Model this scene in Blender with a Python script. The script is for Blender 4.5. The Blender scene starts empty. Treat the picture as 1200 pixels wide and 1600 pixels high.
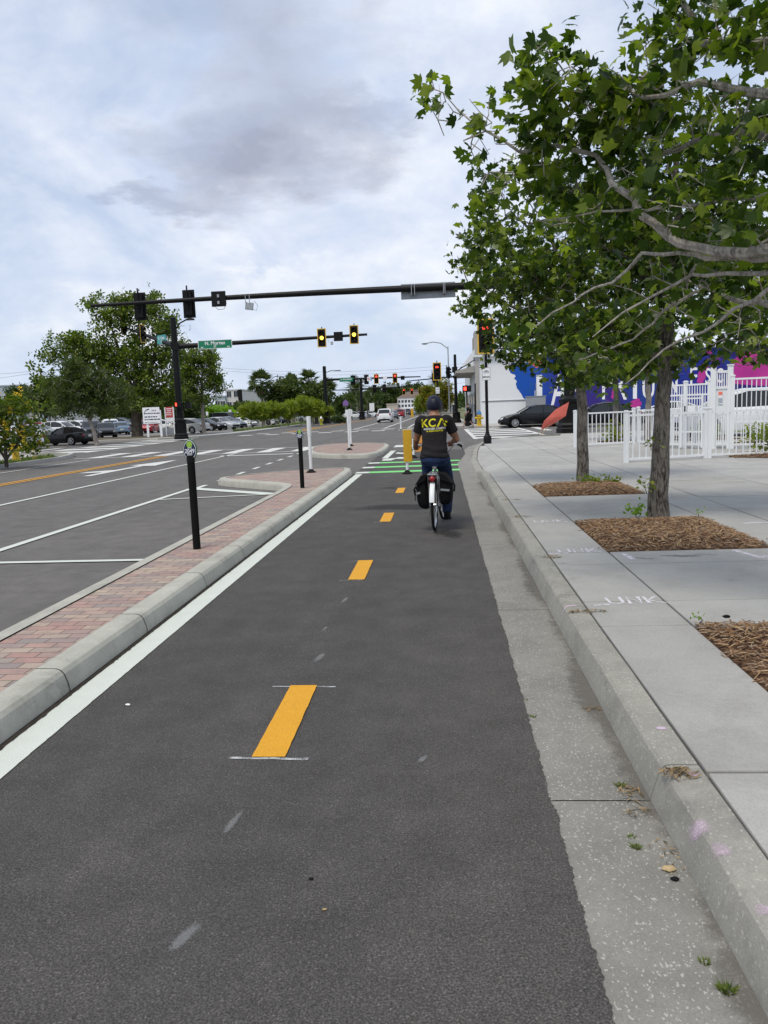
import bpy, bmesh, math, random
import numpy as np
from mathutils import Vector, Matrix, Euler
from mathutils.bvhtree import BVHTree
R = math.radians
rnd = random.Random(11)
sc = bpy.context.scene
col = sc.collection
KIDS = {}

# ------------------------------------------------------------------ camera
CF, CH, CP, CY, CR = 1218.1, 1.621, .13045, .078143, -.038227
_f = Vector((-math.sin(CY)*math.cos(CP), math.cos(CY)*math.cos(CP), -math.sin(CP)))
_r = Vector((math.cos(CY), math.sin(CY), 0)); _u = _r.cross(_f)
RX = math.cos(CR)*_r + math.sin(CR)*_u; UX = -math.sin(CR)*_r + math.cos(CR)*_u
cam = bpy.data.cameras.new('camera'); cam_o = bpy.data.objects.new('camera', cam); col.objects.link(cam_o)
cam.sensor_fit = 'VERTICAL'; cam.sensor_height = 24; cam.lens = CF/1600*24
cam.clip_end = 9000; cam.clip_start = .05
M3 = Matrix((RX, UX, -_f)).transposed()
cam_o.matrix_world = Matrix.Translation((0, 0, CH)) @ M3.to_4x4()
sc.camera = cam_o

def ray(x, y): return _f + RX*((x-600)/CF) + UX*((800-y)/CF)
def gp(x, y, z=0.0):
    d = ray(x, y); t = (z-CH)/d.z; return Vector((d.x*t, d.y*t, z))
def at(x, y, Y):
    d = ray(x, y); t = Y/d.y; return Vector((d.x*t, Y, CH+d.z*t))

# ------------------------------------------------------------------ object helpers
def tag(o, label=None, cat=None, group=None, kind=None):
    if label: o['label'] = label
    if cat: o['category'] = cat
    if group: o['group'] = group
    if kind: o['kind'] = kind
    return o
def link(o, parent=None):
    col.objects.link(o)
    if parent:
        o.parent = parent; KIDS.setdefault(parent.name, []).append(o)
    return o
def thing(name, label, cat, loc=(0, 0, 0), rz=0, group=None):
    o = bpy.data.objects.new(name, None); o.empty_display_size = .2
    o.location = loc; o.rotation_euler = (0, 0, rz); link(o)
    return tag(o, label, cat, group)
def dup(o, loc=None, rz=None, label=None, group=None, parent=None, scale=None):
    c = o.copy(); link(c, parent)
    if loc is not None: c.location = loc
    if rz is not None: c.rotation_euler = (0, 0, rz)
    if scale is not None: c.scale = (scale, scale, scale) if not hasattr(scale, '__len__') else scale
    if label: c['label'] = label
    if group: c['group'] = group
    for k in KIDS.get(o.name, []): dup(k, parent=c)
    return c

class MB:
    def __init__(s): s.v = []; s.f = []; s.m = []; s.mi = 0
    def add(s, vs, fs, mi=None):
        b = len(s.v); s.v += [tuple(p) for p in vs]
        for f in fs: s.f.append([i+b for i in f]); s.m.append(s.mi if mi is None else mi)
        return s
    def box(s, c, d, rz=0, M=None, mi=None):
        hx, hy, hz = d[0]/2, d[1]/2, d[2]/2
        T = Matrix.Translation(c) @ Matrix.Rotation(rz, 4, 'Z')
        if M is not None: T = Matrix.Translation(c) @ M
        vs = [T @ Vector((x*hx, y*hy, z*hz)) for x in (-1, 1) for y in (-1, 1) for z in (-1, 1)]
        return s.add(vs, [(0,1,3,2),(4,6,7,5),(0,4,5,1),(2,3,7,6),(0,2,6,4),(1,5,7,3)], mi)
    def tube(s, pts, rads, n=8, caps=True, mi=None, flat=1.0):
        pts = [Vector(p) for p in pts]
        if not hasattr(rads, '__len__'): rads = [rads]*len(pts)
        vs = []; up = None
        for i, p in enumerate(pts):
            t = (pts[min(i+1, len(pts)-1)] - pts[max(i-1, 0)])
            if t.length < 1e-9: t = Vector((0, 0, 1))
            t.normalize()
            if up is None:
                up = Vector((0, 0, 1)) if abs(t.z) < .9 else Vector((0, 1, 0))
            a = t.cross(up)
            if a.length < 1e-6: a = t.orthogonal()
            a.normalize(); b = a.cross(t); up = b
            for k in range(n):
                th = 2*math.pi*(k+.5)/n
                vs.append(p + (a*math.cos(th) + b*math.sin(th)*flat)*rads[i])
        fs = []
        for i in range(len(pts)-1):
            for k in range(n):
                k2 = (k+1) % n
                fs.append((i*n+k, i*n+k2, (i+1)*n+k2, (i+1)*n+k))
        if caps:
            fs.append(tuple(range(n))[::-1]); fs.append(tuple((len(pts)-1)*n+k for k in range(n)))
        fs = [f[::-1] for f in fs]
        return s.add(vs, fs, mi)
    def cyl(s, p0, p1, r0, r1=None, n=12, caps=True, mi=None):
        return s.tube([p0, p1], [r0, r0 if r1 is None else r1], n, caps, mi)
    def lathe(s, prof, n=16, M=None, caps=True, mi=None, sq=None):
        M = M or Matrix.Identity(4); vs = []
        for r, z in prof:
            for k in range(n):
                th = 2*math.pi*(k+.5)/n
                vs.append(M @ Vector((r*math.cos(th), r*math.sin(th), z)))
        fs = []
        for i in range(len(prof)-1):
            for k in range(n):
                k2 = (k+1) % n
                fs.append((i*n+k, i*n+k2, (i+1)*n+k2, (i+1)*n+k))
        if caps:
            fs.append(tuple(range(n))[::-1]); fs.append(tuple((len(prof)-1)*n+k for k in range(n)))
        return s.add(vs, fs, mi)
    def ell(s, c, r, nu=14, nv=9, M=None, mi=None):
        vs = []; fs = []; M = M or Matrix.Identity(4); c = Vector(c)
        for j in range(1, nv):
            ph = math.pi*j/nv
            for i in range(nu):
                th = 2*math.pi*i/nu
                vs.append(c + M @ Vector((r[0]*math.sin(ph)*math.cos(th), r[1]*math.sin(ph)*math.sin(th), r[2]*math.cos(ph))))
        for j in range(nv-2):
            for i in range(nu):
                i2 = (i+1) % nu; fs.append((j*nu+i, (j+1)*nu+i, (j+1)*nu+i2, j*nu+i2))
        t = len(vs); vs.append(c + M @ Vector((0, 0, r[2]))); vs.append(c + M @ Vector((0, 0, -r[2])))
        for i in range(nu):
            i2 = (i+1) % nu; fs.append((t, i, i2)); fs.append((t+1, (nv-2)*nu+i2, (nv-2)*nu+i))
        return s.add(vs, fs, mi)
    def torus(s, c, Rr, r, ax='X', n=28, m=8, mi=None, fl=1.0):
        vs = []; fs = []; c = Vector(c)
        for i in range(n):
            a = 2*math.pi*i/n
            for j in range(m):
                b = 2*math.pi*j/m; rr = Rr + r*math.cos(b); h = r*fl*math.sin(b)
                p = (h, rr*math.cos(a), rr*math.sin(a)) if ax == 'X' else (rr*math.cos(a), h, rr*math.sin(a)) if ax == 'Y' else (rr*math.cos(a), rr*math.sin(a), h)
                vs.append(c + Vector(p))
        for i in range(n):
            for j in range(m):
                i2, j2 = (i+1) % n, (j+1) % m
                fs.append((i*m+j, i2*m+j, i2*m+j2, i*m+j2))
        return s.add(vs, fs, mi)
    def prism(s, poly, z0, z1, M=None, mi=None):
        n = len(poly); M = M or Matrix.Identity(4)
        vs = [M @ Vector((p[0], p[1], z0)) for p in poly] + [M @ Vector((p[0], p[1], z1)) for p in poly]
        fs = [tuple(range(n))[::-1], tuple(range(n, 2*n))] + [(i, (i+1) % n, n+(i+1) % n, n+i) for i in range(n)]
        return s.add(vs, fs, mi)
    def sheet(s, poly, z, mi=None):
        return s.add([(p[0], p[1], z) for p in poly], [tuple(range(len(poly)))], mi)
    def rect(s, x0, x1, y0, y1, z, mi=None):
        return s.sheet([(x0, y0), (x1, y0), (x1, y1), (x0, y1)], z, mi)
    def loft(s, rings, closed=True, caps=True, mi=None):
        n = len(rings[0]); vs = [p for r in rings for p in r]; fs = []
        for i in range(len(rings)-1):
            for k in range(n if closed else n-1):
                k2 = (k+1) % n; fs.append((i*n+k, i*n+k2, (i+1)*n+k2, (i+1)*n+k))
        if caps: fs.append(tuple(range(n))[::-1]); fs.append(tuple((len(rings)-1)*n+k for k in range(n)))
        return s.add(vs, fs, mi)
    def xf(s, M):
        s.v = [tuple(M @ Vector(p)) for p in s.v]; return s
    def mesh(s, name, mats, smooth=True, ang=35):
        me = bpy.data.meshes.new(name); me.from_pydata(s.v, [], s.f)
        mats = mats if isinstance(mats, (list, tuple)) else [mats]
        for m in mats: me.materials.append(m)
        if len(mats) > 1: me.polygons.foreach_set('material_index', [min(i, len(mats)-1) for i in s.m])
        me.polygons.foreach_set('use_smooth', [smooth]*len(me.polygons))
        if smooth and ang: me.set_sharp_from_angle(angle=R(ang))
        me.update(); return me
    def build(s, name, mats, parent=None, smooth=True, bevel=0, ang=35, loc=None, fix=False):
        me = s.mesh(name, mats, smooth, ang)
        if fix:
            bm = bmesh.new(); bm.from_mesh(me); bmesh.ops.recalc_face_normals(bm, faces=bm.faces); bm.to_mesh(me); bm.free()
        o = bpy.data.objects.new(name, me); link(o, parent)
        if loc is not None: o.location = loc
        if bevel:
            b = o.modifiers.new('bevel', 'BEVEL'); b.width = bevel; b.segments = 2; b.limit_method = 'ANGLE'; b.angle_limit = R(40)
        return o
def solo(mb, name, mats, label, cat, group=None, **k):
    return tag(mb.build(name, mats, **k), label, cat, group)
def struct(mb, name, mats, kind='structure', **k):
    return tag(mb.build(name, mats, **k), kind=kind)

def text_mesh(txt, size, depth=.0, align='CENTER', bold=0.0, sx=1.0):
    cu = bpy.data.curves.new('lettering', 'FONT'); cu.body = txt; cu.size = size; cu.align_x = align; cu.align_y = 'CENTER'
    cu.extrude = depth; cu.offset = bold; cu.resolution_u = 3
    o = bpy.data.objects.new('lettering', cu); col.objects.link(o)
    dg = bpy.context.evaluated_depsgraph_get(); me = bpy.data.meshes.new_from_object(o.evaluated_get(dg))
    bpy.data.objects.remove(o); bpy.data.curves.remove(cu)
    if sx != 1:
        for v in me.vertices: v.co.x *= sx
    return me
def text_part(txt, size, mat, parent, M, name='lettering', depth=.002, bold=0.0, sx=1.0, align='CENTER'):
    """flat lettering: text plane x right, y up, facing +z, placed by M"""
    me = text_mesh(txt, size, depth, align, bold, sx); me.transform(M); me.materials.clear(); me.materials.append(mat)
    for p in me.polygons: p.use_smooth = False
    o = bpy.data.objects.new(name, me); link(o, parent); return o
FACE_S = Matrix(((1,0,0,0),(0,0,-1,0),(0,1,0,0),(0,0,0,1)))      # text standing up, facing -Y
def T(x, y, z): return Matrix.Translation((x, y, z))

# ------------------------------------------------------------------ materials
class NT:
    def __init__(s, name):
        s.m = bpy.data.materials.new(name); s.m.use_nodes = True; s.t = s.m.node_tree; s.t.nodes.clear()
        s.out = s.t.nodes.new('ShaderNodeOutputMaterial')
    def n(s, ty, props=None, **ins):
        nd = s.t.nodes.new('ShaderNode'+ty)
        for k, v in (props or {}).items(): setattr(nd, k, v)
        for k, v in ins.items(): s.set(nd, k, v)
        return nd
    def set(s, nd, k, v):
        key = int(k[1:]) if k[0] == '_' and k[1:].isdigit() else k.replace('_', ' ')
        sock = nd.inputs[key]
        if hasattr(v, 'is_output') or isinstance(v, bpy.types.NodeSocket): s.t.links.new(v, sock)
        else:
            if hasattr(sock.default_value, '__len__') and not hasattr(v, '__len__'): v = (v, v, v, 1)[:len(sock.default_value)]
            if hasattr(v, '__len__') and len(v) == 3 and len(sock.default_value) == 4: v = (*v, 1)
            sock.default_value = v
    def coord(s, kind='Object'): return s.n('TexCoord').outputs[kind]
    def noise(s, vec, scale, detail=4, rough=.55, dist=0):
        return s.n('TexNoise', Vector=vec, Scale=scale, Detail=detail, Roughness=rough, Distortion=dist).outputs['Fac']
    def ramp(s, fac, stops, interp='LINEAR'):
        nd = s.n('ValToRGB', Fac=fac); cr = nd.color_ramp; cr.interpolation = interp
        while len(cr.elements) < len(stops): cr.elements.new(.5)
        for e, (p, c) in zip(cr.elements, stops):
            e.position = p; e.color = (c, c, c, 1) if not hasattr(c, '__len__') else (*c, 1) if len(c) == 3 else c
        return nd.outputs['Color']
    def mix(s, fac, a, b, mode='MIX'):
        nd = s.n('Mix', {'data_type': 'RGBA', 'blend_type': mode, 'clamp_factor': True})
        for i, v in ((0, fac), (6, a), (7, b)): s.set(nd, '_%d' % i, v)
        return nd.outputs[2]
    def math(s, op, a, b=0.0, c=0.0):
        nd = s.n('Math', {'operation': op}, _0=a, _1=b)
        if op in ('MULTIPLY_ADD',): s.set(nd, '_2', c)
        return nd.outputs[0]
    def bump(s, h, strength=.3, dist=.01):
        return s.n('Bump', Height=h, Strength=strength, Distance=dist).outputs[0]
    def pr(s, **k):
        b = s.n('BsdfPrincipled', **k)
        if k.get('Roughness', .5) >= .6 and not k.get('Metallic'): b.inputs['Specular IOR Level'].default_value = .18
        s.t.links.new(b.outputs[0], s.out.inputs[0]); return b

def plain(name, c, rough=.5, metal=0.0, c2=None, scale=8, coat=0, bump=0, bscale=60, spec=None, detail=4):
    n = NT(name); co = n.coord(); kw = dict(Roughness=rough, Metallic=metal)
    c2 = c2 or tuple(x*.82 for x in c)
    kw['Base_Color'] = n.ramp(n.noise(co, scale, detail), [(.3, c2), (.7, c)])
    if bump: kw['Normal'] = n.bump(n.noise(co, bscale, 3), bump, .004)
    b = n.pr(**kw)
    if coat: b.inputs['Coat Weight'].default_value = coat; b.inputs['Coat Roughness'].default_value = .04
    if spec is not None: b.inputs['Specular IOR Level'].default_value = spec
    return n.m
def emit(name, c, s):
    n = NT(name); b = n.pr(Base_Color=tuple(min(1, x*.6) for x in c), Roughness=.3, Emission_Color=c, Emission_Strength=s); return n.m
def leafmat(name, cols, rough=.45, trans=.35, tcol=None):
    n = NT(name); g = n.n('NewGeometry'); r = g.outputs['Random Per Island']
    k = len(cols); base = n.ramp(r, [(i/max(1, k-1), c) for i, c in enumerate(cols)])
    v = n.noise(n.coord(), .9, 2); base = n.mix(n.ramp(v, [(.35, 0.0), (.65, .55)]), base, n.mix(1.0, base, (1.35, 1.3, .85), 'MULTIPLY'))
    b = n.n('BsdfPrincipled', Base_Color=base, Roughness=rough); b.inputs['Specular IOR Level'].default_value = .2
    tr = n.n('BsdfTranslucent', Color=n.mix(1.0, base, tcol or (1.9, 2.1, .6), 'MULTIPLY'))
    mx = n.n('MixShader', Fac=trans); n.t.links.new(b.outputs[0], mx.inputs[1]); n.t.links.new(tr.outputs[0], mx.inputs[2])
    n.t.links.new(mx.outputs[0], n.out.inputs[0]); return n.m
def islands(name, cols, rough=.85, bump=.3):
    n = NT(name); r = n.n('NewGeometry').outputs['Random Per Island']; k = len(cols)
    base = n.ramp(r, [(i/max(1, k-1), c) for i, c in enumerate(cols)])
    n.pr(Base_Color=base, Roughness=rough, Normal=n.bump(n.noise(n.coord(), 90, 3), bump, .004)); return n.m

def asphalt(name, lo, hi, tint=(1.0, .95, .91), fine=170):
    n = NT(name); co = n.coord()
    big = n.noise(co, .35, 5, .6); mid = n.noise(co, 3.2, 6, .65); fi = n.noise(co, fine, 2, .7)
    sp = n.n('TexVoronoi', {'feature': 'F1'}, Vector=co, Scale=fine*.55)
    a = n.ramp(big, [(.3, lo), (.7, hi)]); a = n.mix(.55, a, n.ramp(mid, [(.3, lo*.8), (.72, hi*1.1)]))
    a = n.mix(1.0, a, n.ramp(fi, [(.28, .4), (.5, .92), (.72, 1.85)]), 'MULTIPLY')
    a = n.mix(1.0, a, (*tint, 1), 'MULTIPLY')
    rc = n.n('SeparateColor', Color=sp.outputs['Color']).outputs[0]
    fl = n.math('MULTIPLY', n.ramp(rc, [(.80, 0.0), (.90, 1.0)]), n.ramp(sp.outputs['Distance'], [(.22, 1.0), (.36, 0.0)]))
    a = n.mix(n.math('MULTIPLY', fl, .35), a, (.27, .255, .24, 1))
    # long oily wheel tracks and old patches, stretched along the road
    mp = n.n('Mapping', Vector=co, Scale=(1.3, .09, 1)).outputs[0]
    st = n.noise(mp, 1.0, 5, .6); a = n.mix(n.ramp(st, [(.5, 0.0), (.72, .3)]), a, (lo*.62, lo*.6, lo*.6, 1))
    n.pr(Base_Color=a, Roughness=.9, Normal=n.bump(n.math('ADD', fi, n.math('MULTIPLY', sp.outputs['Distance'], -.8)), .55, .006)); return n.m
def concrete(name, c, c2, scale=2.2, flecks=0.0, dirt=.35, dcol=(.12, .11, .09), rough=.85, fs=70, tint=None, grime=1.0):
    n = NT(name); co = n.coord()
    a = n.ramp(n.noise(co, scale, 8, .65), [(.28, c2), (.72, c)])
    a = n.mix(1.0, a, n.ramp(n.noise(co, 130, 3, .7), [(.25, .8), (.75, 1.16)]), 'MULTIPLY')
    d = n.noise(co, scale*.55, 9, .72, .6); a = n.mix(n.ramp(d, [(.52, 0.0), (.72, dirt)]), a, (*dcol, 1))
    if tint:
        at_ = n.n('Attribute', {'attribute_name': tint}); a = n.mix(1.0, a, at_.outputs['Color'], 'MULTIPLY')
    if flecks:
        wv = n.n('VectorMath', {'operation': 'MULTIPLY_ADD'}, _0=n.n('TexNoise', Vector=co, Scale=55.0, Detail=3.0).outputs['Color'], _1=(.022, .022, .022), _2=co)
        sp = n.n('TexVoronoi', {'feature': 'F1'}, Vector=n.n('Mapping', Vector=wv.outputs[0], Scale=(1.0, .6, 1)).outputs[0], Scale=fs)
        rc = n.n('SeparateColor', Color=sp.outputs['Color'])
        thr = n.math('ADD', n.math('MULTIPLY', n.noise(co, 2.4, 5), 1.2), -.12)
        on = n.math('GREATER_THAN', rc.outputs[0], thr)
        sz = n.math('LESS_THAN', sp.outputs['Distance'], n.math('MULTIPLY', n.math('POWER', rc.outputs[1], 1.6), .55))
        a = n.mix(n.math('MULTIPLY', n.math('MULTIPLY', on, sz), flecks), a, (.62, .6, .54, 1))
    n.pr(Base_Color=a, Roughness=rough, Normal=n.bump(n.noise(co, 110, 4), .25, .004)); return n.m
def paint(name, c, wear=.25, under=(.08, .078, .076), fresh=True):
    n = NT(name); co = n.coord()
    a = n.mix(n.ramp(n.noise(co, 5, 6, .7), [(.35, 0.0), (.75, .35)]), c, tuple(x*.78 for x in c))
    a = n.mix(1.0, a, n.ramp(n.noise(co, 150, 2, .7), [(.3, .82), (.7, 1.12)]), 'MULTIPLY')
    w = n.math('ADD', n.math('MULTIPLY', n.noise(co, 120, 3, .8), .55), n.math('MULTIPLY', n.noise(co, 1.7, 5), .45))
    a = n.mix(n.ramp(w, [(.58 if not fresh else .64, 0.0), (.72, wear)]), a, under)
    n.pr(Base_Color=a, Roughness=.75, Normal=n.bump(n.noise(co, 160, 2), .35, .003)); return n.m

MT = {}
def spray(name, c, cover=.55):
    n = NT(name); co = n.coord(); w = n.math('ADD', n.math('MULTIPLY', n.noise(co, 160, 3, .8), .6), n.math('MULTIPLY', n.noise(co, 22, 4), .4))
    f = n.ramp(w, [(.56-cover*.2, 0.0), (.66-cover*.12, .85)])
    b = n.n('BsdfPrincipled', Base_Color=(*c, 1), Roughness=.85); tr = n.n('BsdfTransparent'); mx = n.n('MixShader', Fac=f)
    n.t.links.new(tr.outputs[0], mx.inputs[1]); n.t.links.new(b.outputs[0], mx.inputs[2]); n.t.links.new(mx.outputs[0], n.out.inputs[0]); return n.m
def soft_mat(name, c, amax):
    n = NT(name); co = n.coord(); w = n.math('ADD', n.math('MULTIPLY', n.noise(co, 140, 3, .8), .5), n.math('MULTIPLY', n.noise(co, 13, 5), .5))
    cv = n.n('SeparateColor', Color=n.n('Attribute', {'attribute_name': 'cover'}).outputs['Color']).outputs[0]
    f = n.ramp(n.math('ADD', w, n.math('MULTIPLY', n.math('SUBTRACT', cv, .5), .9)), [(.46, 0.0), (.68, amax)])
    b = n.n('BsdfPrincipled', Base_Color=(*c, 1), Roughness=.9); tr = n.n('BsdfTransparent'); mx = n.n('MixShader', Fac=f)
    n.t.links.new(tr.outputs[0], mx.inputs[1]); n.t.links.new(b.outputs[0], mx.inputs[2]); n.t.links.new(mx.outputs[0], n.out.inputs[0]); return n.m
def soft_patch(name, nu, nv, pos, cover, mat):
    """thin coat of dirt or paint lying on a surface, thinning out towards its rim"""
    bm = bmesh.new(); cl = bm.verts.layers.float_color.new('cover'); vs = []
    for j in range(nv+1):
        for i in range(nu+1):
            u, v = i/nu, j/nv; q = bm.verts.new(pos(u, v)); c = cover(u, v); q[cl] = (c, c, c, 1); vs.append(q)
    for j in range(nv):
        for i in range(nu): a = j*(nu+1)+i; bm.faces.new((vs[a], vs[a+1], vs[a+nu+2], vs[a+nu+1]))
    me = bpy.data.meshes.new(name); bm.to_mesh(me); bm.free(); me.materials.append(mat); o = bpy.data.objects.new(name, me); link(o); tag(o, kind='structure'); return o
def build_materials():
    m = MT
    m['road'] = asphalt('road_asphalt', .115, .165, fine=150)
    m['lane'] = asphalt('lane_asphalt', .066, .094, fine=150)
    m['lot'] = asphalt('lot_asphalt', .2, .27, (1, .97, .93))
    m['walk'] = concrete('sidewalk_concrete', (.39, .385, .365), (.31, .308, .295), 1.9, 0, .5, (.21, .2, .185), tint='tint')
    m['plainwalk'] = concrete('pale_concrete', (.46, .45, .42), (.36, .35, .33), .5, 0, .25)
    m['kerb'] = concrete('kerb_concrete', (.345, .335, .295), (.235, .23, .208), 3.4, .3, .65, (.10, .097, .09), fs=95)
    m['kerb2'] = concrete('island_kerb_concrete', (.46, .455, .40), (.34, .335, .295), 3.6, 0, .5, (.15, .145, .12))
    m['gutter'] = concrete('gutter_concrete', (.275, .265, .24), (.185, .18, .165), 2.4, .42, .5, (.13, .125, .115), fs=125)
    m['white_paint'] = paint('white_road_paint', (.60, .635, .585), .6)
    m['old_white'] = paint('worn_white_road_paint', (.62, .62, .60), .85, (.13, .128, .126), fresh=False)
    m['yellow_paint'] = paint('yellow_road_paint', (.66, .33, .03), .4)
    m['old_yellow'] = paint('worn_yellow_road_paint', (.66, .34, .06), .8, (.13, .128, .126), fresh=False)
    m['green_paint'] = paint('green_road_paint', (.2, .62, .2), .5)
    m['pink_paint'] = spray('pink_spray', (.52, .42, .49), .45)
    m['chalk'] = spray('white_chalk', (.62, .65, .66), .8)
    m['chalk_walk'] = spray('white_survey_paint', (.78, .74, .82), 1.0)
    m['black'] = plain('black_painted_steel', (.006, .006, .007), .5, c2=(.003, .003, .0035), spec=.22)
    m['blackmat'] = plain('matt_black', (.006, .006, .006), .8, spec=.15)
    m['bag'] = plain('black_bag_cloth', (.009, .009, .01), .95, bump=.5, bscale=120, spec=.15)
    m['rubber'] = plain('rubber', (.01, .01, .01), .85, spec=.2)
    m['joint'] = plain('dark_joint', (.05, .047, .04), .95)
    m['gap'] = plain('kerb_side_dirt', (.05, .042, .034), .95, c2=(.022, .02, .017), scale=30, bump=.9, bscale=90)
    m['steel'] = plain('galvanised_steel', (.42, .43, .44), .42, .75, c2=(.33, .34, .35))
    m['chrome'] = plain('bright_alloy', (.68, .69, .7), .25, .95)
    m['silver'] = plain('silver_paint', (.52, .53, .54), .35, .4)
    m['white'] = plain('white_plastic', (.74, .76, .77), .45, c2=(.68, .7, .71), scale=3)
    m['fence'] = plain('white_vinyl', (.78, .8, .82), .4, c2=(.7, .72, .73), scale=1.5)
    m['wallwhite'] = concrete('white_masonry_paint', (.74, .76, .78), (.68, .7, .72), .35, 0, .12, (.4, .39, .38))
    m['wallgrey'] = concrete('weathered_wall', (.42, .4, .37), (.3, .29, .27), .5, 0, .5, (.16, .15, .14))
    m['tan'] = concrete('tan_wall', (.55, .5, .43), (.46, .42, .36), .2, 0, .15, (.3, .28, .25))
    m['apt'] = concrete('apartment_render', (.62, .61, .6), (.55, .545, .54), .1, 0, .1, (.4, .4, .4))
    m['aptblue'] = concrete('apartment_blue_panel', (.4, .45, .5), (.33, .38, .44), .1, 0, .1, (.3, .3, .3))
    m['roof'] = plain('roof_sheet', (.3, .24, .22), .8)
    m['darkglass'] = plain('dark_window_glass', (.018, .022, .026), .06, c2=(.012, .014, .017), scale=.7)
    m['carglass'] = plain('car_glass', (.02, .024, .027), .05, c2=(.014, .017, .02))
    m['lightglass'] = plain('car_light_glass', (.4, .45, .46), .08, c2=(.3, .34, .36))
    m['yellow'] = plain('yellow_panel', (.62, .36, .012), .5, c2=(.5, .28, .01), scale=16)
    m['orange'] = plain('orange_panel', (.75, .33, .07), .5)
    m['sigyellow'] = plain('signal_yellow', (.74, .46, .04), .5)
    m['hydrant'] = plain('hydrant_yellow', (.68, .45, .02), .5, c2=(.5, .32, .02))
    m['blue'] = plain('hydrant_blue', (.05, .2, .42), .5)
    m['green'] = plain('hydrant_green', (.07, .2, .07), .5)
    m['signgreen'] = plain('street_sign_green', (.0, .19, .09), .4, c2=(.0, .16, .075))
    m['signteal'] = plain('street_sign_teal', (.06, .33, .33), .4)
    m['signwhite'] = plain('sign_white', (.8, .81, .83), .45, c2=(.74, .75, .78))
    m['signred'] = plain('sign_red', (.55, .06, .06), .5)
    m['signback'] = plain('sign_back_aluminium', (.32, .34, .36), .5, .5)
    m['purple'] = plain('sign_purple', (.22, .12, .36), .5)
    m['navy'] = plain('navy_enamel', (.012, .02, .07), .35)
    m['lime'] = plain('lime_enamel', (.3, .52, .06), .4)
    m['dullyellow'] = plain('dull_yellow_paint', (.42, .4, .03), .6)
    m['cuff'] = plain('marker_green', (.02, .09, .02), .4)
    m['coral'] = plain('coral_sign', (.86, .21, .16), .6, c2=(.78, .17, .13))
    m['wood'] = plain('raw_lath', (.5, .38, .22), .8)
    m['lens_red_on'] = emit('red_lamp', (1.0, .05, .03), 3.0)
    m['lens_yel_on'] = emit('amber_lamp', (1.0, .62, .06), 3.4)
    m['lens_off'] = plain('dark_lens', (.03, .012, .006), .25)
    m['mural'] = mural_mat()
    m['brick'] = brick_mat()
    m['silt'] = soft_mat('gutter_silt', (.15, .138, .122), .6)
    m['stain'] = soft_mat('dark_stain', (.02, .019, .018), .7)
    m['pinkspray'] = soft_mat('pink_survey_spray', (.60, .47, .57), .85)
    m['chalksmear'] = soft_mat('chalk_smear', (.33, .345, .355), .34)
    m['walkstain'] = soft_mat('walk_stain', (.12, .115, .105), .5)
    m['kstain'] = soft_mat('kerb_face_stain', (.19, .19, .19), .6)
    m['mulch'] = islands('mulch_chips', [(.08, .05, .03), (.27, .165, .1), (.38, .25, .14), (.12, .07, .045), (.28, .215, .16), (.44, .31, .18), (.12, .065, .035), (.24, .125, .05)])
    m['mulchbase'] = plain('mulch_bed_base', (.14, .08, .045), .95, c2=(.05, .03, .02), scale=40, bump=.9, bscale=60)
    m['earth'] = plain('bare_earth', (.2, .17, .12), .95, c2=(.09, .075, .05), scale=1.2, bump=.4, bscale=20)
    m['ground'] = plain('ground_mixed', (.17, .18, .1), .95, c2=(.1, .12, .05), scale=.05)
    m['grassbase'] = plain('turf_base', (.1, .15, .03), .95, c2=(.06, .09, .02), scale=5, bump=.6, bscale=80)
    m['grass'] = islands('grass_blades', [(.06, .14, .02), (.13, .2, .04), (.2, .2, .07), (.08, .17, .025)], .7, 0)
    m['bark'] = bark_mat('sycamore_bark', (.25, .225, .195), (.028, .023, .019), 3.4, 1.2)
    m['limb'] = bark_mat('sycamore_limb_bark', (.48, .445, .405), (.2, .18, .16), 6, .6)
    m['darkbark'] = bark_mat('dark_bark', (.10, .085, .07), (.025, .02, .018))
    m['palebark'] = bark_mat('pale_bark', (.36, .32, .28), (.16, .14, .12))
    m['palmbark'] = bark_mat('palm_bark', (.24, .21, .18), (.1, .085, .07))
    m['leaf'] = leafmat('sycamore_leaf', [(.014, .03, .007), (.035, .066, .013), (.09, .14, .022), (.02, .042, .009), (.24, .30, .05), (.055, .095, .016), (.02, .042, .009), (.13, .18, .03)], .3, .42)
    m['leaf2'] = leafmat('deep_sycamore_leaf', [(.012, .026, .007), (.03, .058, .012), (.075, .115, .02), (.02, .04, .009), (.2, .25, .045), (.04, .07, .013), (.016, .032, .008), (.1, .145, .026)], .34, .38)
    m['oakleaf'] = leafmat('oak_leaf', [(.018, .038, .009), (.045, .08, .015), (.1, .14, .026), (.03, .055, .011), (.2, .24, .05), (.07, .11, .022), (.13, .17, .034)], .45, .36)
    m['darkleaf'] = leafmat('dark_green_leaf', [(.025, .045, .016), (.04, .065, .02), (.055, .08, .025), (.03, .052, .018)], .55, .25)
    m['greyleaf'] = leafmat('grey_green_leaf', [(.035, .06, .018), (.065, .09, .03), (.025, .042, .013), (.1, .12, .045)], .55, .3)
    m['yelleaf'] = leafmat('yellow_green_leaf', [(.07, .12, .016), (.13, .18, .024), (.19, .22, .03), (.1, .15, .02), (.24, .25, .035)], .5, .4)
    m['shrubleaf'] = leafmat('shrub_leaf', [(.025, .05, .01), (.06, .1, .015), (.12, .16, .022), (.04, .07, .012), (.18, .2, .03)], .45, .35)
    m['brightleaf'] = leafmat('bright_green_leaf', [(.1, .21, .02), (.16, .28, .03), (.2, .3, .04)], .5, .4)
    m['rustleaf'] = leafmat('rust_green_leaf', [(.06, .1, .016), (.12, .15, .02), (.2, .13, .025), (.09, .13, .02), (.28, .2, .04)], .5, .4)
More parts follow.
